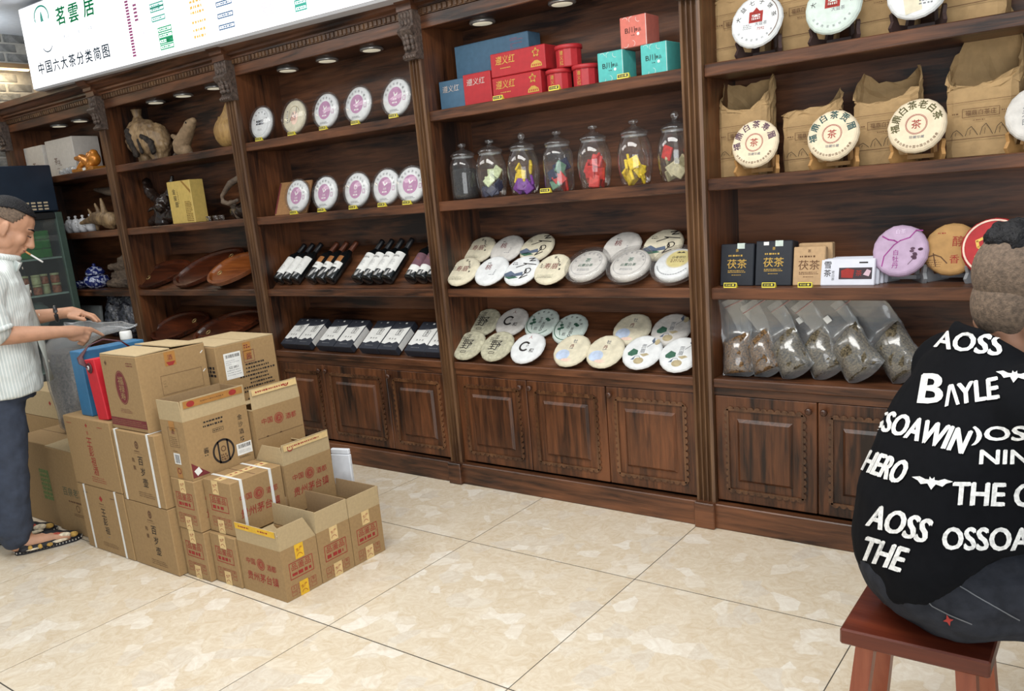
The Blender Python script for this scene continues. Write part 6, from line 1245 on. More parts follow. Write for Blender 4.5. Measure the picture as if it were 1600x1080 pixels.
for k in range(10):
    i, j = k % 5, k//5; c = JRD if k % 3 != 1 else JCR
    o = MB().lathe([(0, 0), (0.03, 0), (0.032, 0.006), (0.032, 0.05), (0.028, 0.056)], c, 14).lathe([(0.029, 0.056), (0.031, 0.058), (0.031, 0.07), (0, 0.072)], JCR, 14).build('small_jar', None, (-4.17-0.03*(i % 2), -0.155-0.068*i, 1.0162+0.0725*j)); tag(o, 'small ' + ('red' if c is JRD else 'cream') + ' jar in the ' + ('lower', 'upper')[j] + ' row on the fridge shelf, ' + ('first', 'second', 'third', 'fourth', 'fifth')[i] + ' from the right', 'jar', 'small jars on the fridge shelf')
GB_ = clear('bag_in_fridge', (230, 238, 240), 0.6, 0.25, 0.1)
tag(fuse('clear_food_bag', [('c', (0, -0.25, 0), (0, 0.12, 0.02), 0.09, 0.10)], 0.012, GB_, None, (-4.30, -0.40, 0.84), None, 1, 0.05, 0.05), 'clear bag of food on a lower fridge shelf', 'plastic bag')
# ---------------------------------------------------------------- people
SKIN = flat('skin', (182, 136, 108), 0.55, 0, 0.05, 25); SKIN2 = flat('skin_tan', (158, 116, 92), 0.55, 0, 0.05, 25)
HAIR = flat('black_hair', (17, 17, 20), 0.6, 0, 0.25, 90, spec=0.25, bump=0.6, bscale=160); FADE = flat('clipped_hair', (96, 80, 66), 0.8, 0, 0.2, 120, bump=0.3, bscale=300)
def shirt_stripes():
    m, N, L, b = _new('striped_shirt_cotton'); tc = N.new('ShaderNodeTexCoord'); sp = N.new('ShaderNodeSeparateXYZ'); at = N.new('ShaderNodeMath'); at.operation = 'ARCTAN2'
    L.new(tc.outputs['Object'], sp.inputs[0]); L.new(sp.outputs['Y'], at.inputs[0]); L.new(sp.outputs['X'], at.inputs[1])
    ml = N.new('ShaderNodeMath'); ml.operation = 'MULTIPLY'; ml.inputs[1].default_value = 96.0; L.new(at.outputs[0], ml.inputs[0])
    sn = N.new('ShaderNodeMath'); sn.operation = 'SINE'; L.new(ml.outputs[0], sn.inputs[0])
    rp = N.new('ShaderNodeValToRGB'); rp.color_ramp.elements[0].position = 0.35; rp.color_ramp.elements[1].position = 0.6
    rp.color_ramp.elements[0].color = (*lin((196, 204, 202)), 1); rp.color_ramp.elements[1].color = (*lin((222, 226, 222)), 1)
    L.new(sn.outputs[0], rp.inputs['Fac']); L.new(rp.outputs['Color'], b.inputs['Base Color']); b.inputs['Roughness'].default_value = 0.85
    n = N.new('ShaderNodeTexNoise'); n.inputs['Scale'].default_value = 9.0; n.inputs['Detail'].default_value = 4; bp = N.new('ShaderNodeBump'); bp.inputs['Strength'].default_value = 0.5; bp.inputs['Distance'].default_value = 0.03
    L.new(tc.outputs['Object'], n.inputs['Vector']); L.new(n.outputs['Fac'], bp.inputs['Height']); L.new(bp.outputs['Normal'], b.inputs['Normal']); return m
STRIPE = shirt_stripes()
NAVYT = flat('navy_trouser_cloth', (52, 60, 76), 0.85, 0, 0.08, 30, bump=0.5, bscale=14)
def head_prims(c, pitch, k=1.0, yaw=0.0, ear=1.0, fat=1.0):
    R = Matrix.Rotation(yaw, 3, 'Z') @ Matrix.Rotation(pitch, 3, 'Y')
    def P(x, y, z): return Vector(c) + R @ Vector((x*k, y*k, z*k))
    def E(x, y, z, a, b, d, q=None): return ('e', P(x, y, z), (a*k, b*k, d*k), R if q is None else R @ q)
    L = [E(-0.012, 0, 0.035, 0.100, 0.077*fat, 0.086), E(0.022, 0, -0.03, 0.066, 0.064*fat, 0.088), E(-0.05, 0, -0.01, 0.05, 0.062*fat, 0.06),
         ('c', P(0.022, 0, -0.088), P(0.056, 0, -0.098), 0.044*k*fat, 0.032*k), ('e', P(0.070, 0, -0.104), (0.020*k, 0.022*k, 0.018*k), R),
         E(0.074, 0, 0.024, 0.020, 0.050, 0.014), ('c', P(0.086, 0, 0.010), P(0.107, 0, -0.036), 0.010*k, 0.0145*k), E(0.100, 0.012, -0.042, 0.011, 0.009, 0.008), E(0.100, -0.012, -0.042, 0.011, 0.009, 0.008),
         E(0.086, 0, -0.062, 0.013, 0.025, 0.006), E(0.083, 0, -0.075, 0.013, 0.021, 0.007)]
    for s in (-1, 1):
        L += [E(0.056, s*0.036, -0.028, 0.026, 0.026*fat, 0.030), E(0.0, s*0.055*fat, -0.06, 0.045, 0.018, 0.035), E(-0.012, s*0.079*fat, -0.012, 0.020*ear, 0.009, 0.033*ear, Matrix.Rotation(s*0.35, 3, 'Z')), E(-0.004, s*0.078*fat, -0.036, 0.010, 0.008, 0.012)]
    return L, P, R
def shell(c, R, k, cen, rad, keep, mat, name, parent, n=72, m=50):
    """part of an ellipsoid lying on the skull; keep(x,y,z) in head space on the unit directions"""
    vs = []; ok = []
    for j in range(m+1):
        t = PI*j/m
        for i in range(n):
            a = 2*PI*i/n; d = (math.sin(t)*math.cos(a), math.sin(t)*math.sin(a), math.cos(t))
            v = Vector((cen[0]+rad[0]*d[0], cen[1]+rad[1]*d[1], cen[2]+rad[2]*d[2]))
            ok.append(keep(*v)); vs.append(Vector(c)+R @ (v*k))
    fs = []
    for j in range(m):
        for i in range(n):
            q = (j*n+i, (j+1)*n+i, (j+1)*n+(i+1) % n, j*n+(i+1) % n)
            if all(ok[x] for x in q): fs.append(q)
    us = sorted({x for f in fs for x in f}); mp = {x: i for i, x in enumerate(us)}
    o = MB().add([vs[x] for x in us], [tuple(mp[x] for x in f) for f in fs], mat, True).build(name, parent)
    md = o.modifiers.new('t', 'SOLIDIFY'); md.thickness = 0.004; md.offset = -1; return o
def loft(levels, n=24, mat=None, pw=2.4):
    """closed tube through levels (z, cx, cy, rx, ry) -> MB"""
    vs = []; fs = []
    for z, cx, cy, rx, ry in levels:
        for i in range(n):
            a = 2*PI*i/n; c, s = math.cos(a), math.sin(a); k = (abs(c)**pw+abs(s)**pw)**(-1/pw); vs.append((cx+rx*c*k, cy+ry*s*k, z))
    for j in range(len(levels)-1):
        for i in range(n): fs.append((j*n+i, j*n+(i+1) % n, (j+1)*n+(i+1) % n, (j+1)*n+i))
    fs += [tuple(range(n-1, -1, -1)), tuple(range((len(levels)-1)*n, len(levels)*n))]
    return vs, fs
_fuse0 = fuse
def fuse_loft(name, lofts, prims, voxel, mat, parent, smooth=5, disp=0.0, dscale=0.08):
    mb = MB()
    for vs, fs in lofts: mb.add(vs, fs, mat)
    extra = (mb.v, mb.f)
    global _extra
    _extra = extra
    return fuse2(name, prims, voxel, mat, parent, smooth, disp, dscale, extra)
def fuse2(name, prims, voxel, mat, parent, smooth, disp, dscale, extra):
    # the same fusing as above with ready-made closed tubes added
    mb = MB(); mb.add(extra[0], extra[1], mat)
    for q in prims:
        if q[0] == 'c':
            p0, p1 = Vector(q[1]), Vector(q[2]); d = p1-p0; L = d.length; T = Matrix.Translation(p0) @ d.to_track_quat('Z', 'Y').to_matrix().to_4x4(); r0, r1 = q[3], q[4]
            mb.lathe([(max(1e-4, r0*math.sin(PI/2*i/5)), -r0*math.cos(PI/2*i/5)) for i in range(5)] + [(r0, 0.0), (r1, L)] + [(max(1e-4, r1*math.cos(PI/2*i/5)), L+r1*math.sin(PI/2*i/5)) for i in range(1, 6)], mat, 14, T)
        else: mb.ball(q[1], q[2], mat, 16, None, q[3] if len(q) > 3 else None)
    me = bpy.data.meshes.new('t'); me.from_pydata(mb.v, [], mb.f); o = bpy.data.objects.new('t', me); COL.objects.link(o)
    rm = o.modifiers.new('r', 'REMESH'); rm.mode = 'VOXEL'; rm.voxel_size = voxel
    sm = o.modifiers.new('s', 'SMOOTH'); sm.factor = 0.5; sm.iterations = smooth
    if disp:
        tx = bpy.data.textures.new('t', 'CLOUDS'); tx.noise_scale = dscale; tx.noise_depth = 2
        dm = o.modifiers.new('d', 'DISPLACE'); dm.texture = tx; dm.strength = disp; dm.mid_level = 0.5
        s2 = o.modifiers.new('s2', 'SMOOTH'); s2.factor = 0.5; s2.iterations = 2
    dg = bpy.context.evaluated_depsgraph_get(); m2 = bpy.data.meshes.new_from_object(o.evaluated_get(dg)); m2.name = name
    bpy.data.objects.remove(o); bpy.data.meshes.remove(me)
    m2.materials.clear(); m2.materials.append(mat); m2.polygons.foreach_set('use_smooth', [True]*len(m2.polygons))
    return link(name, m2, parent)
def chain(pts, rs): return [('c', pts[i], pts[i+1], rs[i], rs[i+1]) for i in range(len(pts)-1)]
# ---- the standing man at the left edge
A1 = math.radians(64.5)
m1 = thing('person', 'standing man in a pale striped shirt and navy trousers, smoking, pointing at the gift bags', 'person', (-1.931, -1.511, 0.0), (0, 0, A1))
HC = (0.150, 0.0, 1.487); hp, HP, HR = head_prims(HC, math.radians(33), 1.04)
B = list(hp)
B += chain([(0.13, 0, 1.41), (0.085, 0, 1.36), (0.05, 0, 1.30)], [0.058, 0.060, 0.075])
B += [('e', (0.025, 0, 1.20), (0.095, 0.15, 0.13)), ('e', (0.0, 0, 1.02), (0.09, 0.13, 0.16)), ('e', (-0.02, 0, 0.88), (0.10, 0.14, 0.12))]
for s, sh, el, wr in ((-1, (0.03, -0.175, 1.27), (-0.03, -0.225, 1.035), (0.275, -0.150, 1.005)), (1, (0.03, 0.175, 1.27), (0.02, 0.22, 1.05), (0.285, 0.125, 1.065))):
    B += chain([(0.03, s*0.08, 1.28), sh, el], [0.06, 0.055, 0.043]); mid = tuple(el[i]*0.62+wr[i]*0.38 for i in range(3)); B += chain([el, mid, wr], [0.043, 0.041, 0.027])
# right hand: fist with the index finger pointing
B += chain([(0.275, -0.150, 1.005), (0.315, -0.135, 0.998), (0.345, -0.125, 0.992)], [0.027, 0.030, 0.026]) + [('e', (0.325, -0.130, 0.985), (0.038, 0.018, 0.036))]
for pts in (((0.350, -0.128, 1.008), (0.393, -0.108, 0.996), (0.418, -0.094, 0.976), (0.440, -0.082, 0.956)), ((0.354, -0.130, 0.992), (0.384, -0.118, 0.976), (0.376, -0.098, 0.957), (0.354, -0.100, 0.964)), ((0.347, -0.131, 0.975), (0.374, -0.122, 0.957), (0.365, -0.103, 0.940), (0.345, -0.105, 0.948)), ((0.336, -0.131, 0.961), (0.358, -0.124, 0.944), (0.350, -0.107, 0.929), (0.333, -0.110, 0.938))):
    B += chain(pts, [0.0105, 0.0098, 0.009, 0.0078])
B += chain([(0.300, -0.112, 0.990), (0.340, -0.092, 0.992), (0.370, -0.088, 0.982)], [0.014, 0.011, 0.009])
# left hand: palm down, fingers drooping
B += chain([(0.285, 0.125, 1.065), (0.330, 0.100, 1.066), (0.368, 0.080, 1.055)], [0.027, 0.028, 0.022]) + [('e', (0.345, 0.092, 1.056), (0.042, 0.036, 0.016), Matrix.Rotation(-0.5, 3, 'Z'))]
for k, pts in enumerate((((0.375, 0.048, 1.058), (0.410, 0.030, 1.040), (0.428, 0.022, 1.015)), ((0.382, 0.066, 1.058), (0.420, 0.048, 1.042), (0.440, 0.038, 1.012)), ((0.380, 0.085, 1.055), (0.416, 0.070, 1.038), (0.434, 0.062, 1.010)), ((0.372, 0.102, 1.050), (0.402, 0.092, 1.034), (0.418, 0.086, 1.012)))):
    B += chain(pts, [0.0105, 0.0095, 0.008])
B += chain([(0.318, 0.070, 1.050), (0.350, 0.042, 1.040), (0.378, 0.030, 1.028)], [0.014, 0.011, 0.009])
for s, hip, kn, an in ((-1, (-0.02, -0.09, 0.86), (-0.035, -0.10, 0.46), (-0.055, -0.09, 0.08)), (1, (-0.02, 0.09, 0.86), (-0.09, 0.11, 0.46), (-0.17, 0.13, 0.08))):
    B += chain([hip, kn, an], [0.075, 0.052, 0.036]) + chain([(an[0]-0.035, an[1], 0.045), (an[0]+0.10, an[1]+0.005*s, 0.04), (an[0]+0.17, an[1]+0.005*s, 0.03)], [0.034, 0.032, 0.022])
fuse('body', B, 0.0052, SKIN, m1, None, None, 3)
HK = 1.04
shell(HC, HR, HK, (-0.014, 0, 0.036), (0.103, 0.0795, 0.0885), lambda x, y, z: z > -0.045+1.5*max(0, x+0.03) and not (x > 0.040 and z < 0.080) and not (abs(y) > 0.06 and -0.045 < x < 0.02 and z < 0.022), FADE, 'clipped_sides', m1)
shell(HC, HR, HK, (-0.014, 0, 0.040), (0.106, 0.082, 0.0915), lambda x, y, z: z > 0.082 - 0.30*max(0, -x) and x < 0.086, HAIR, 'hair', m1)
for s in (-1, 1):
    MB().tube([HP(0.092, s*0.016, 0.026), HP(0.088, s*0.034, 0.031), HP(0.070, s*0.050, 0.026)], [0.003, 0.0042, 0.002], HAIR, 6).build('eyebrow', m1)
    MB().tube([HP(0.091, s*0.020, 0.000), HP(0.0905, s*0.031, -0.003), HP(0.078, s*0.044, -0.001)], 0.0024, flat('eyelashes', (52, 36, 32), 0.6), 6).build('eye', m1)
MB().tube([HP(0.090, -0.022, -0.068), HP(0.098, 0, -0.0685), HP(0.090, 0.022, -0.068)], 0.003, flat('lip_line', (140, 78, 70), 0.5), 6).build('lips', m1)
SH = [(0.742, -0.005, 0, 0.155, 0.205), (0.80, 0.0, 0, 0.158, 0.205), (0.92, 0.005, 0, 0.155, 0.198), (1.05, 0.015, 0, 0.152, 0.195), (1.16, 0.028, 0, 0.145, 0.20), (1.25, 0.035, 0, 0.122, 0.198), (1.30, 0.048, 0, 0.098, 0.165), (1.335, 0.068, 0, 0.080, 0.10), (1.362, 0.086, 0, 0.070, 0.074)]
sl = []
for s in (-1, 1): sl += chain([(0.03, s*0.165, 1.255), (0.0, s*0.20, 1.15), (0.005 if s < 0 else 0.04, s*0.228, 1.075)], [0.078, 0.082, 0.088])
o = fuse_loft('shirt', [loft(SH)], sl, 0.0085, STRIPE, m1, 4, 0.022, 0.09)
MB().tube([(0.086+0.074*math.cos(2*PI*i/20), 0.078*math.sin(2*PI*i/20), 1.366-0.02*math.cos(2*PI*i/20)) for i in range(21)], 0.015, STRIPE, 8, None, False, 1.0).build('collar', m1)
for s in (-1, 1):
    MB().prism([(0.0, 0.0), (0.06, -0.008), (0.035, -0.062), (0.004, -0.03)], -0.003, 0.003, STRIPE, axis=1).build('collar_tip', m1, (0.135, s*0.035, 1.352), (0, 0.35, s*0.9+PI*0))
    MB().tube([( (0.005 if s < 0 else 0.04)+0.084*math.cos(2*PI*i/18)*0.98, s*0.236+0.084*math.sin(2*PI*i/18), 1.058+0.012*math.cos(2*PI*i/18)) for i in range(19)], 0.012, STRIPE, 8, None, False).build('rolled_cuff', m1)
PLK = flat('shirt_placket', (190, 196, 190), 0.85, 0, 0.03)
for k in range(5):
    z = 1.30-0.11*k; x = 0.155+0.013*min(k, 2); MB().lathe([(0, 0), (0.006, 0), (0.006, 0.003), (0, 0.003)], flat('shell_button', (206, 200, 186), 0.3), 10, Matrix.Translation((x+0.012, 0.02, z)) @ Matrix.Rotation(PI/2, 4, 'Y')).build('button', m1)
o = MB(); vs = []; fs = []
for j in range(9):
    z = 1.22-0.058*j
    for i in range(4): vs.append((0.155+0.022*(j/8)+0.018*i/3+0.006*math.sin(j*1.2+i), 0.05+0.05*i/3*1.5, z))
for j in range(8):
    for i in range(3): fs.append((j*4+i, j*4+i+1, (j+1)*4+i+1, (j+1)*4+i))
o = o.add(vs, fs, PLK, True).build('open_front_panel', m1); md = o.modifiers.new('t', 'SOLIDIFY'); md.thickness = 0.003
T1 = [(0.72, -0.01, 0, 0.13, 0.175), (0.82, -0.01, 0, 0.135, 0.18), (0.93, -0.005, 0, 0.128, 0.165)]
tp = chain([(-0.015, -0.088, 0.80), (-0.045, -0.095, 0.46), (-0.085, -0.092, 0.14)], [0.100, 0.085, 0.080]) + chain([(-0.015, 0.088, 0.80), (-0.10, 0.11, 0.46), (-0.185, 0.13, 0.14)], [0.100, 0.085, 0.080]) + [('c', (-0.085, -0.092, 0.14), (-0.09, -0.092, 0.085), 0.080, 0.062), ('c', (-0.185, 0.13, 0.14), (-0.19, 0.13, 0.085), 0.080, 0.062)]
fuse_loft('trousers', [loft(T1)], tp, 0.009, NAVYT, m1, 3, 0.022, 0.08)
SHB = flat('black_shoe_cloth', (26, 26, 32), 0.7, 0, 0.05); STI = flat('white_stitching', (190, 186, 176), 0.7); OCH = flat('ochre_embroidery', (176, 140, 70), 0.8, 0, 0.2, 90); CRE = flat('cream_embroidery', (206, 194, 170), 0.8, 0, 0.15, 90); RDE = flat('red_embroidery', (160, 70, 56), 0.8, 0, 0.15, 90)
def shoe(cx, cy, yaw):
    r = link('shoe', None, m1, (cx, cy, 0.0), (0, 0, yaw)); r.empty_display_size = 0.03
    out = [(-0.125, 0.0), (-0.115, 0.030), (-0.06, 0.038), (0.03, 0.046), (0.10, 0.050), (0.145, 0.036), (0.162, 0.008), (0.156, -0.018), (0.13, -0.038), (0.06, -0.044), (-0.02, -0.038), (-0.09, -0.034), (-0.118, -0.022)]
    MB().prism(out, 0.001, 0.016, SHB).build('sole', r)
    st = MB()
    for (x0, y0), (x1, y1) in zip(out, out[1:]+out[:1]):
        n = max(1, int(math.hypot(x1-x0, y1-y0)/0.012))
        for i in range(n): st.ball((x0+(x1-x0)*i/n, y0+(y1-y0)*i/n, 0.012), (0.0028, 0.0028, 0.004), STI, 6)
    st.build('stitching', r)['kind'] = 'stuff'
    fuse('upper', [('c', (0.05, 0.003, 0.028), (0.125, 0.003, 0.020), 0.036, 0.026), ('c', (0.02, 0.002, 0.04), (0.06, 0.003, 0.034), 0.038, 0.034), ('c', (-0.085, 0, 0.034), (-0.095, 0, 0.05), 0.032, 0.026), ('c', (-0.09, -0.030, 0.022), (0.04, -0.036, 0.024), 0.014, 0.016), ('c', (-0.09, 0.028, 0.022), (0.04, 0.036, 0.024), 0.014, 0.016)], 0.005, SHB, r, None, None, 2)
    em = [(CRE, 0.085, -0.030, 0.042, 0.030, 0.016), (RDE, 0.055, -0.024, 0.052, 0.020, 0.014), (OCH, 0.125, -0.020, 0.034, 0.022, 0.014), (CRE, 0.06, -0.046, 0.028, 0.04, 0.008), (OCH, -0.06, -0.043, 0.028, 0.010, 0.014), (OCH, -0.02, -0.047, 0.026, 0.010, 0.012), (CRE, -0.04, -0.044, 0.020, 0.040, 0.005), (OCH, 0.02, -0.049, 0.024, 0.014, 0.009)]
    for mt, x, y, z, a, b in em: MB().ball((x, y, z), (a, 0.006, b), mt, 10).build('embroidery', r)
    return r
shoe(0.020, -0.088, 0.10); shoe(-0.085, 0.135, 0.05)
MB().tube([(0.262+0.0*i, 0.137+0.036*math.cos(2*PI*i/18), 1.064+0.034*math.sin(2*PI*i/18)) for i in range(19)], 0.009, BLACKP, 8, None, False).build('wristwatch', m1, (0, 0, 0), (0, 0, 0))
# cigarette (a thing of its own, held in the lips)
M1 = Matrix.Translation((-1.931, -1.511, 0)) @ Matrix.Rotation(A1, 4, 'Z')
q0 = Vector(HP(0.094, -0.006, -0.068)); q1 = q0 + Vector((0.062, -0.008, -0.056))
r = thing('cigarette', 'white cigarette with an orange filter held in the standing man\'s lips', 'cigarette', M1 @ q0, (0, 0, A1))
MB().tube([Vector((0, 0, 0)), (q1-q0)*0.32], 0.0042, flat('cigarette_filter', (198, 140, 84), 0.7), 10).build('filter', r); MB().tube([(q1-q0)*0.32, q1-q0], 0.0041, WHT, 10).build('paper', r)
# ---- the seated man at the right
A2 = math.radians(33)
m2 = thing('person', 'seated man seen from behind, black shirt with white lettering, dark jeans, on a stool', 'person', (1.93, -1.22, 0.0), (0, 0, A2))
M2 = Matrix.Translation((1.93, -1.22, 0)) @ Matrix.Rotation(A2, 4, 'Z')
HK2 = 1.13
HC2 = (0.165, -0.01, 1.160); hp, HP2, HR2 = head_prims(HC2, math.radians(12), HK2, 0.0, 1.0, 1.10)
B = list(hp) + chain([(0.135, 0, 1.12), (0.135, 0, 1.07), (0.12, 0, 1.0)], [0.076, 0.078, 0.066]) + [('c', (0.084, -0.04, 1.098), (0.084, 0.04, 1.098), 0.022, 0.022)]
B += [('e', (0.07, 0, 0.90), (0.09, 0.15, 0.12)), ('e', (0.03, 0, 0.74), (0.13, 0.16, 0.18)), ('e', (0.0, 0, 0.57), (0.13, 0.17, 0.10))]
for s, sh, el, wr in ((-1, (0.09, -0.185, 0.985), (0.24, -0.27, 0.82), (0.45, -0.14, 0.80)), (1, (0.09, 0.185, 0.985), (0.22, 0.27, 0.80), (0.44, 0.16, 0.78))):
    B += chain([(0.09, s*0.07, 0.94), (sh[0], sh[1], sh[2]-0.02), el], [0.06, 0.05, 0.046]); mid = tuple(el[i]*0.6+wr[i]*0.4 for i in range(3)); B += chain([el, mid, wr], [0.05, 0.047, 0.03])
    B += chain([wr, (wr[0]+0.05, wr[1]-s*0.01, wr[2]-0.01), (wr[0]+0.085, wr[1]-s*0.02, wr[2]-0.018)], [0.03, 0.03, 0.024])
    for k in range(4):
        y = wr[1]-s*0.02+(k-1.5)*0.021; B += chain([(wr[0]+0.09, y, wr[2]-0.016), (wr[0]+0.125, y, wr[2]-0.026), (wr[0]+0.148-0.006*abs(k-1.4), y, wr[2]-0.048)], [0.0105, 0.0095, 0.008])
    B += chain([(wr[0]+0.03, wr[1]-s*0.03, wr[2]-0.01), (wr[0]+0.07, wr[1]-s*0.06, wr[2]-0.02), (wr[0]+0.10, wr[1]-s*0.066, wr[2]-0.03)], [0.015, 0.012, 0.009])
for s in (-1, 1):
    B += chain([(0.02, s*0.09, 0.555), (0.44, s*0.15, 0.52), (0.42, s*0.15, 0.08)], [0.085, 0.055, 0.04]) + chain([(0.39, s*0.15, 0.045), (0.52, s*0.16, 0.04), (0.60, s*0.165, 0.03)], [0.036, 0.034, 0.024])
fuse('body', B, 0.0062, SKIN2, m2, None, None, 4)
fk = 1.10
shell(HC2, HR2, HK2, (-0.014, 0, 0.032), (0.1045, 0.081*fk, 0.091), lambda x, y, z: z > -0.052+0.5*max(0, x+0.02) and not (x > 0.05 and z < 0.07) and not (abs(y) > 0.062 and -0.045 < x < 0.03 and z < 0.018), FADE, 'clipped_sides', m2)
shell(HC2, HR2, HK2, (-0.046, 0, -0.022), (0.060, 0.0725, 0.072), lambda x, y, z: x < -0.03 and z < 0.01, FADE, 'clipped_nape', m2)
fuse('hair', [('e', HP2(-0.028, 0, 0.080), (0.096, 0.084, 0.055), HR2), ('e', HP2(0.045, 0, 0.083), (0.062, 0.074, 0.048), HR2)], 0.006, HAIR, m2, None, None, 2, 0.03, 0.02)
TSH = flat('black_tshirt_cotton', (15, 16, 19), 0.92, 0, 0.05, 60, spec=0.08, bump=0.35, bscale=10)
SH2 = [(0.515, 0.0, 0, 0.155, 0.20), (0.56, 0.0, 0, 0.168, 0.212), (0.62, 0.002, 0, 0.178, 0.220), (0.73, 0.018, 0, 0.182, 0.222), (0.84, 0.045, 0, 0.168, 0.222), (0.93, 0.072, 0, 0.145, 0.220), (1.00, 0.094, 0, 0.122, 0.200), (1.04, 0.106, 0, 0.110, 0.145), (1.08, 0.106, 0, 0.096, 0.104), (1.115, 0.108, 0, 0.088, 0.092)]
sl = []
for s in (-1, 1): sl += chain([(0.085, s*0.175, 0.965), (0.13, s*0.215, 0.91), (0.175, s*0.245, 0.865)], [0.088, 0.090, 0.088])
_v, _f = loft(SH2, 28); _v = [(x, y, max(z, 0.515+min(0.165, max(0.0, 1.1*(x+0.15))))) for x, y, z in _v]; _v = [(x, y, min(z, 1.108-0.75*max(0.0, x-0.03))) for x, y, z in _v]
shirt2 = fuse_loft('tshirt', [(_v, _f)], sl, 0.009, TSH, m2, 5, 0.014, 0.13)
JN = flat('charcoal_jeans', (40, 42, 48), 0.85, 0, 0.12, 40, spec=0.15, bump=0.5, bscale=22)
jp = chain([(0.0, -0.10, 0.565), (0.20, -0.130, 0.572), (0.45, -0.155, 0.545)], [0.116, 0.108, 0.085]) + chain([(0.0, 0.095, 0.555), (0.20, 0.125, 0.560), (0.45, 0.155, 0.535)], [0.108, 0.102, 0.085]) + chain([(0.45, -0.155, 0.52), (0.43, -0.15, 0.14)], [0.085, 0.07]) + chain([(0.45, 0.155, 0.52), (0.43, 0.15, 0.14)], [0.085, 0.07]) + [('e', (-0.02, 0, 0.575), (0.158, 0.205, 0.122)), ('c', (-0.03, -0.08, 0.53), (-0.03, 0.08, 0.53), 0.085, 0.085)]
jeans = fuse_loft('jeans', [], jp, 0.010, JN, m2, 4, 0.02, 0.07) if False else fuse('jeans', jp, 0.010, JN, m2, None, None, 4, 0.018, 0.06)
for s in (-1, 1): fuse('shoe', [('c', (0.40, s*0.15, 0.045), (0.58, s*0.165, 0.035), 0.042, 0.032), ('c', (0.37, s*0.15, 0.045), (0.40, s*0.15, 0.07), 0.038, 0.04)], 0.008, BLACKP, m2, None, None, 2)
# lettering printed on the shirt: each word is laid onto the cloth along one straight direction
LET = flat('white_shirt_print', (216, 216, 214), 0.8, 0, 0.12, 140)
def tree_of(o): return BVHTree.FromPolygons([v.co[:] for v in o.data.vertices], [tuple(p.vertices) for p in o.data.polygons])
bt, bj = tree_of(shirt2), tree_of(jeans)
M2i = M2.inverted(); M23 = M2i.to_3x3()
def lay(pr, name, centre, ang, tree, lift=0.0028):
    """pr is drawn about (0,0); centre is the world point its middle faces; laid along the line from the room's middle"""
    c = Vector(centre); d = (c - CAM).normalized(); rt = d.cross(Vector((0, 0, 1))).normalized(); up = rt.cross(d)
    ca, sa = math.cos(ang), math.sin(ang); vs = []; miss = set()
    for i, (x, y, z) in enumerate(pr.v):
        P = c + rt*(x*ca-y*sa) + up*(x*sa+y*ca) - d*0.6
        h = tree.ray_cast(M2i @ P, M23 @ d)
        if h[0] is None: miss.add(i); vs.append((0, 0, 0))
        else: vs.append((h[0] + h[1]*lift)[:])
    fs = [f for f in pr.f if not any(i in miss for i in f)]
    fs = [f for f in fs if max((Vector(vs[a])-Vector(vs[b])).length for a in f for b in f) < 0.09]
    us = sorted({i for f in fs for i in f}); mp = {u: i for i, u in enumerate(us)}
    me = bpy.data.meshes.new(name); me.from_pydata([vs[u] for u in us], [], [tuple(mp[i] for i in f) for f in fs]); me.materials.append(pr.mats[0]); link(name, me, m2)
def word(t, h, w=None, shear=0.12):
    p = Pr(); p.text(LET, t, 0, 0, h, w=w, shear=shear)
    n = len(p.v); 
    for dx, dy in ((0.05*h, 0), (0.025*h, 0.03*h), (-0.03*h, -0.02*h)):   # heavier strokes
        p.text(LET, t, dx, dy, h, w=w, shear=shear)
    return p
def winged(w):
    p = Pr(); h = w*0.42
    half = [(0, -0.5), (0.10, -0.12), (0.26, -0.22), (0.34, 0.0), (0.5, 0.18), (0.30, 0.28), (0.16, 0.14), (0.07, 0.14), (0.055, 0.34), (0.02, 0.22), (0, 0.22)]
    for s in (-1, 1):
        pts = [(s*x*w, y*h) for x, y in half]
        for a in range(1, len(pts)-1):
            pass
        p.poly(LET, pts if s > 0 else pts[::-1])
    return p
PXM = 0.00134
WORDS = [('AOSSI', (1.981, -1.32, 1.086), 0.038, 0.130, -0.13), ('B', (1.917, -1.33, 0.992), 0.060, None, 0.0), ('/\\YLE', (1.992, -1.37, 1.000), 0.040, 0.092, 0.22),
         ('SSOAWIN', (1.897, -1.34, 0.907), 0.047, 0.172, -0.24), (')OSS', (2.060, -1.43, 0.939), 0.034, 0.112, 0.10), ('NIN', (2.058, -1.43, 0.898), 0.026, 0.08, 0.1),
         ('HERO', (1.822, -1.29, 0.803), 0.050, 0.082, -0.30), ('THE O', (2.043, -1.43, 0.823), 0.043, 0.135, 0.08), ('AOSS', (1.860, -1.33, 0.695), 0.048, 0.112, -0.22), ('OSSOA', (2.032, -1.42, 0.728), 0.042, 0.145, 0.12), ('THE', (1.824, -1.30, 0.605), 0.050, 0.082, -0.24), ('IE', (1.839, -1.27, 1.005), 0.034, 0.03, -0.3)]
for t, c, h, w, a in WORDS: lay(word(t, h, w), 'shirt_lettering', c, a, bt)
for c, w, a in (((1.868, -1.29, 1.013), 0.054, -0.3), ((2.065, -1.40, 1.043), 0.062, -0.05), ((1.931, -1.38, 0.814), 0.072, -0.05)): lay(winged(w), 'winged_emblem', c, a, bt)
st = Pr(); st.poly(RED, [(0, 0.011), (0.003, 0.003), (0.010, 0), (0.003, -0.003), (0, -0.011), (-0.003, -0.003), (-0.010, 0), (-0.003, 0.003)])
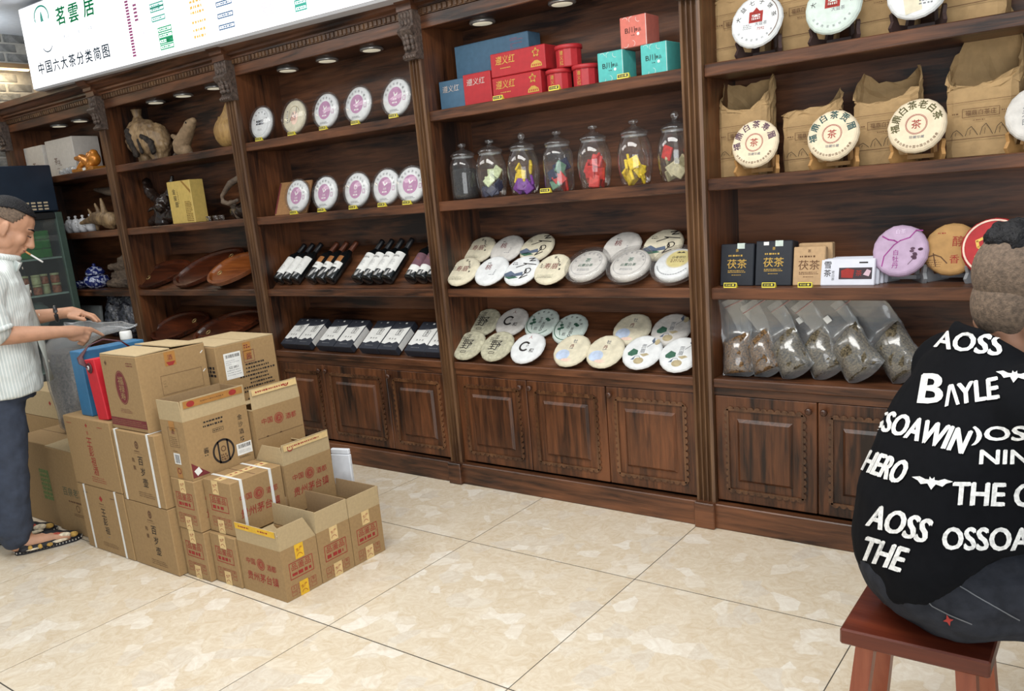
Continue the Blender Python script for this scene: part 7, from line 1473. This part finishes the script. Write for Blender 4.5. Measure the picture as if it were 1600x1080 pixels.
for c in ((1.959, -1.38, 0.627), (1.968, -1.38, 0.522)): lay(st, 'red_star_stitching', c, 0.3, bj)
def fine_pts(ps): return [(a[0]+(b[0]-a[0])*i/10, a[1]+(b[1]-a[1])*i/10) for a, b in zip(ps, ps[1:]) for i in range(10)] + [ps[-1]]
sm_ = Pr(); sm_.line(flat('grey_seam_thread', (96, 98, 102), 0.8), fine_pts([(-0.055, 0.012), (-0.02, 0.004), (0.02, -0.022), (0.07, -0.048), (0.13, -0.075)]), 0.0022); lay(sm_, 'seam', (1.959, -1.38, 0.627), 0.0, bj, 0.0035)
sm_ = Pr(); sm_.line(flat('grey_seam_thread', (96, 98, 102)), fine_pts([(-0.10, 0.055), (-0.07, 0.05), (-0.03, 0.012), (0.0, 0.0), (0.04, -0.012)]), 0.0022); lay(sm_, 'seam', (1.968, -1.38, 0.535), 0.0, bj, 0.0035)
# ---- the stool
SW = wood('red_brown_stool_wood', (66, 24, 14), (104, 46, 28), 0, 0.28, 0.8); SW2 = wood('stool_leg_wood', (112, 52, 34), (150, 84, 58), 2, 0.35, 0.8)
r = thing('wooden_stool', 'small red-brown wooden stool under the seated man', 'stool', (1.90, -1.235, 0))
MB().bbox(-0.145, 0.147, -0.152, 0.155, 0.412, 0.450, SW, 0.004).build('seat', r)
for sx in (-1, 1):
    for sy in (-1, 1):
        b = MB(); x0, y0, x1, y1 = sx*0.098, sy*0.105, sx*0.135, sy*0.142; q = 0.019
        vs = [(x1+a*q, y1+c*q, 0.0) for a, c in ((-1, -1), (1, -1), (1, 1), (-1, 1))] + [(x0+a*q, y0+c*q, 0.412) for a, c in ((-1, -1), (1, -1), (1, 1), (-1, 1))]
        b.add(vs, [(3, 2, 1, 0), (4, 5, 6, 7), (0, 1, 5, 4), (1, 2, 6, 5), (2, 3, 7, 6), (3, 0, 4, 7)], SW2).build('leg', r)
for sx in (-1, 1): MB().bbox(sx*0.125-0.010, sx*0.125+0.010, -0.125, 0.125, 0.09, 0.12, SW2, 0.002).build('stretcher', r)
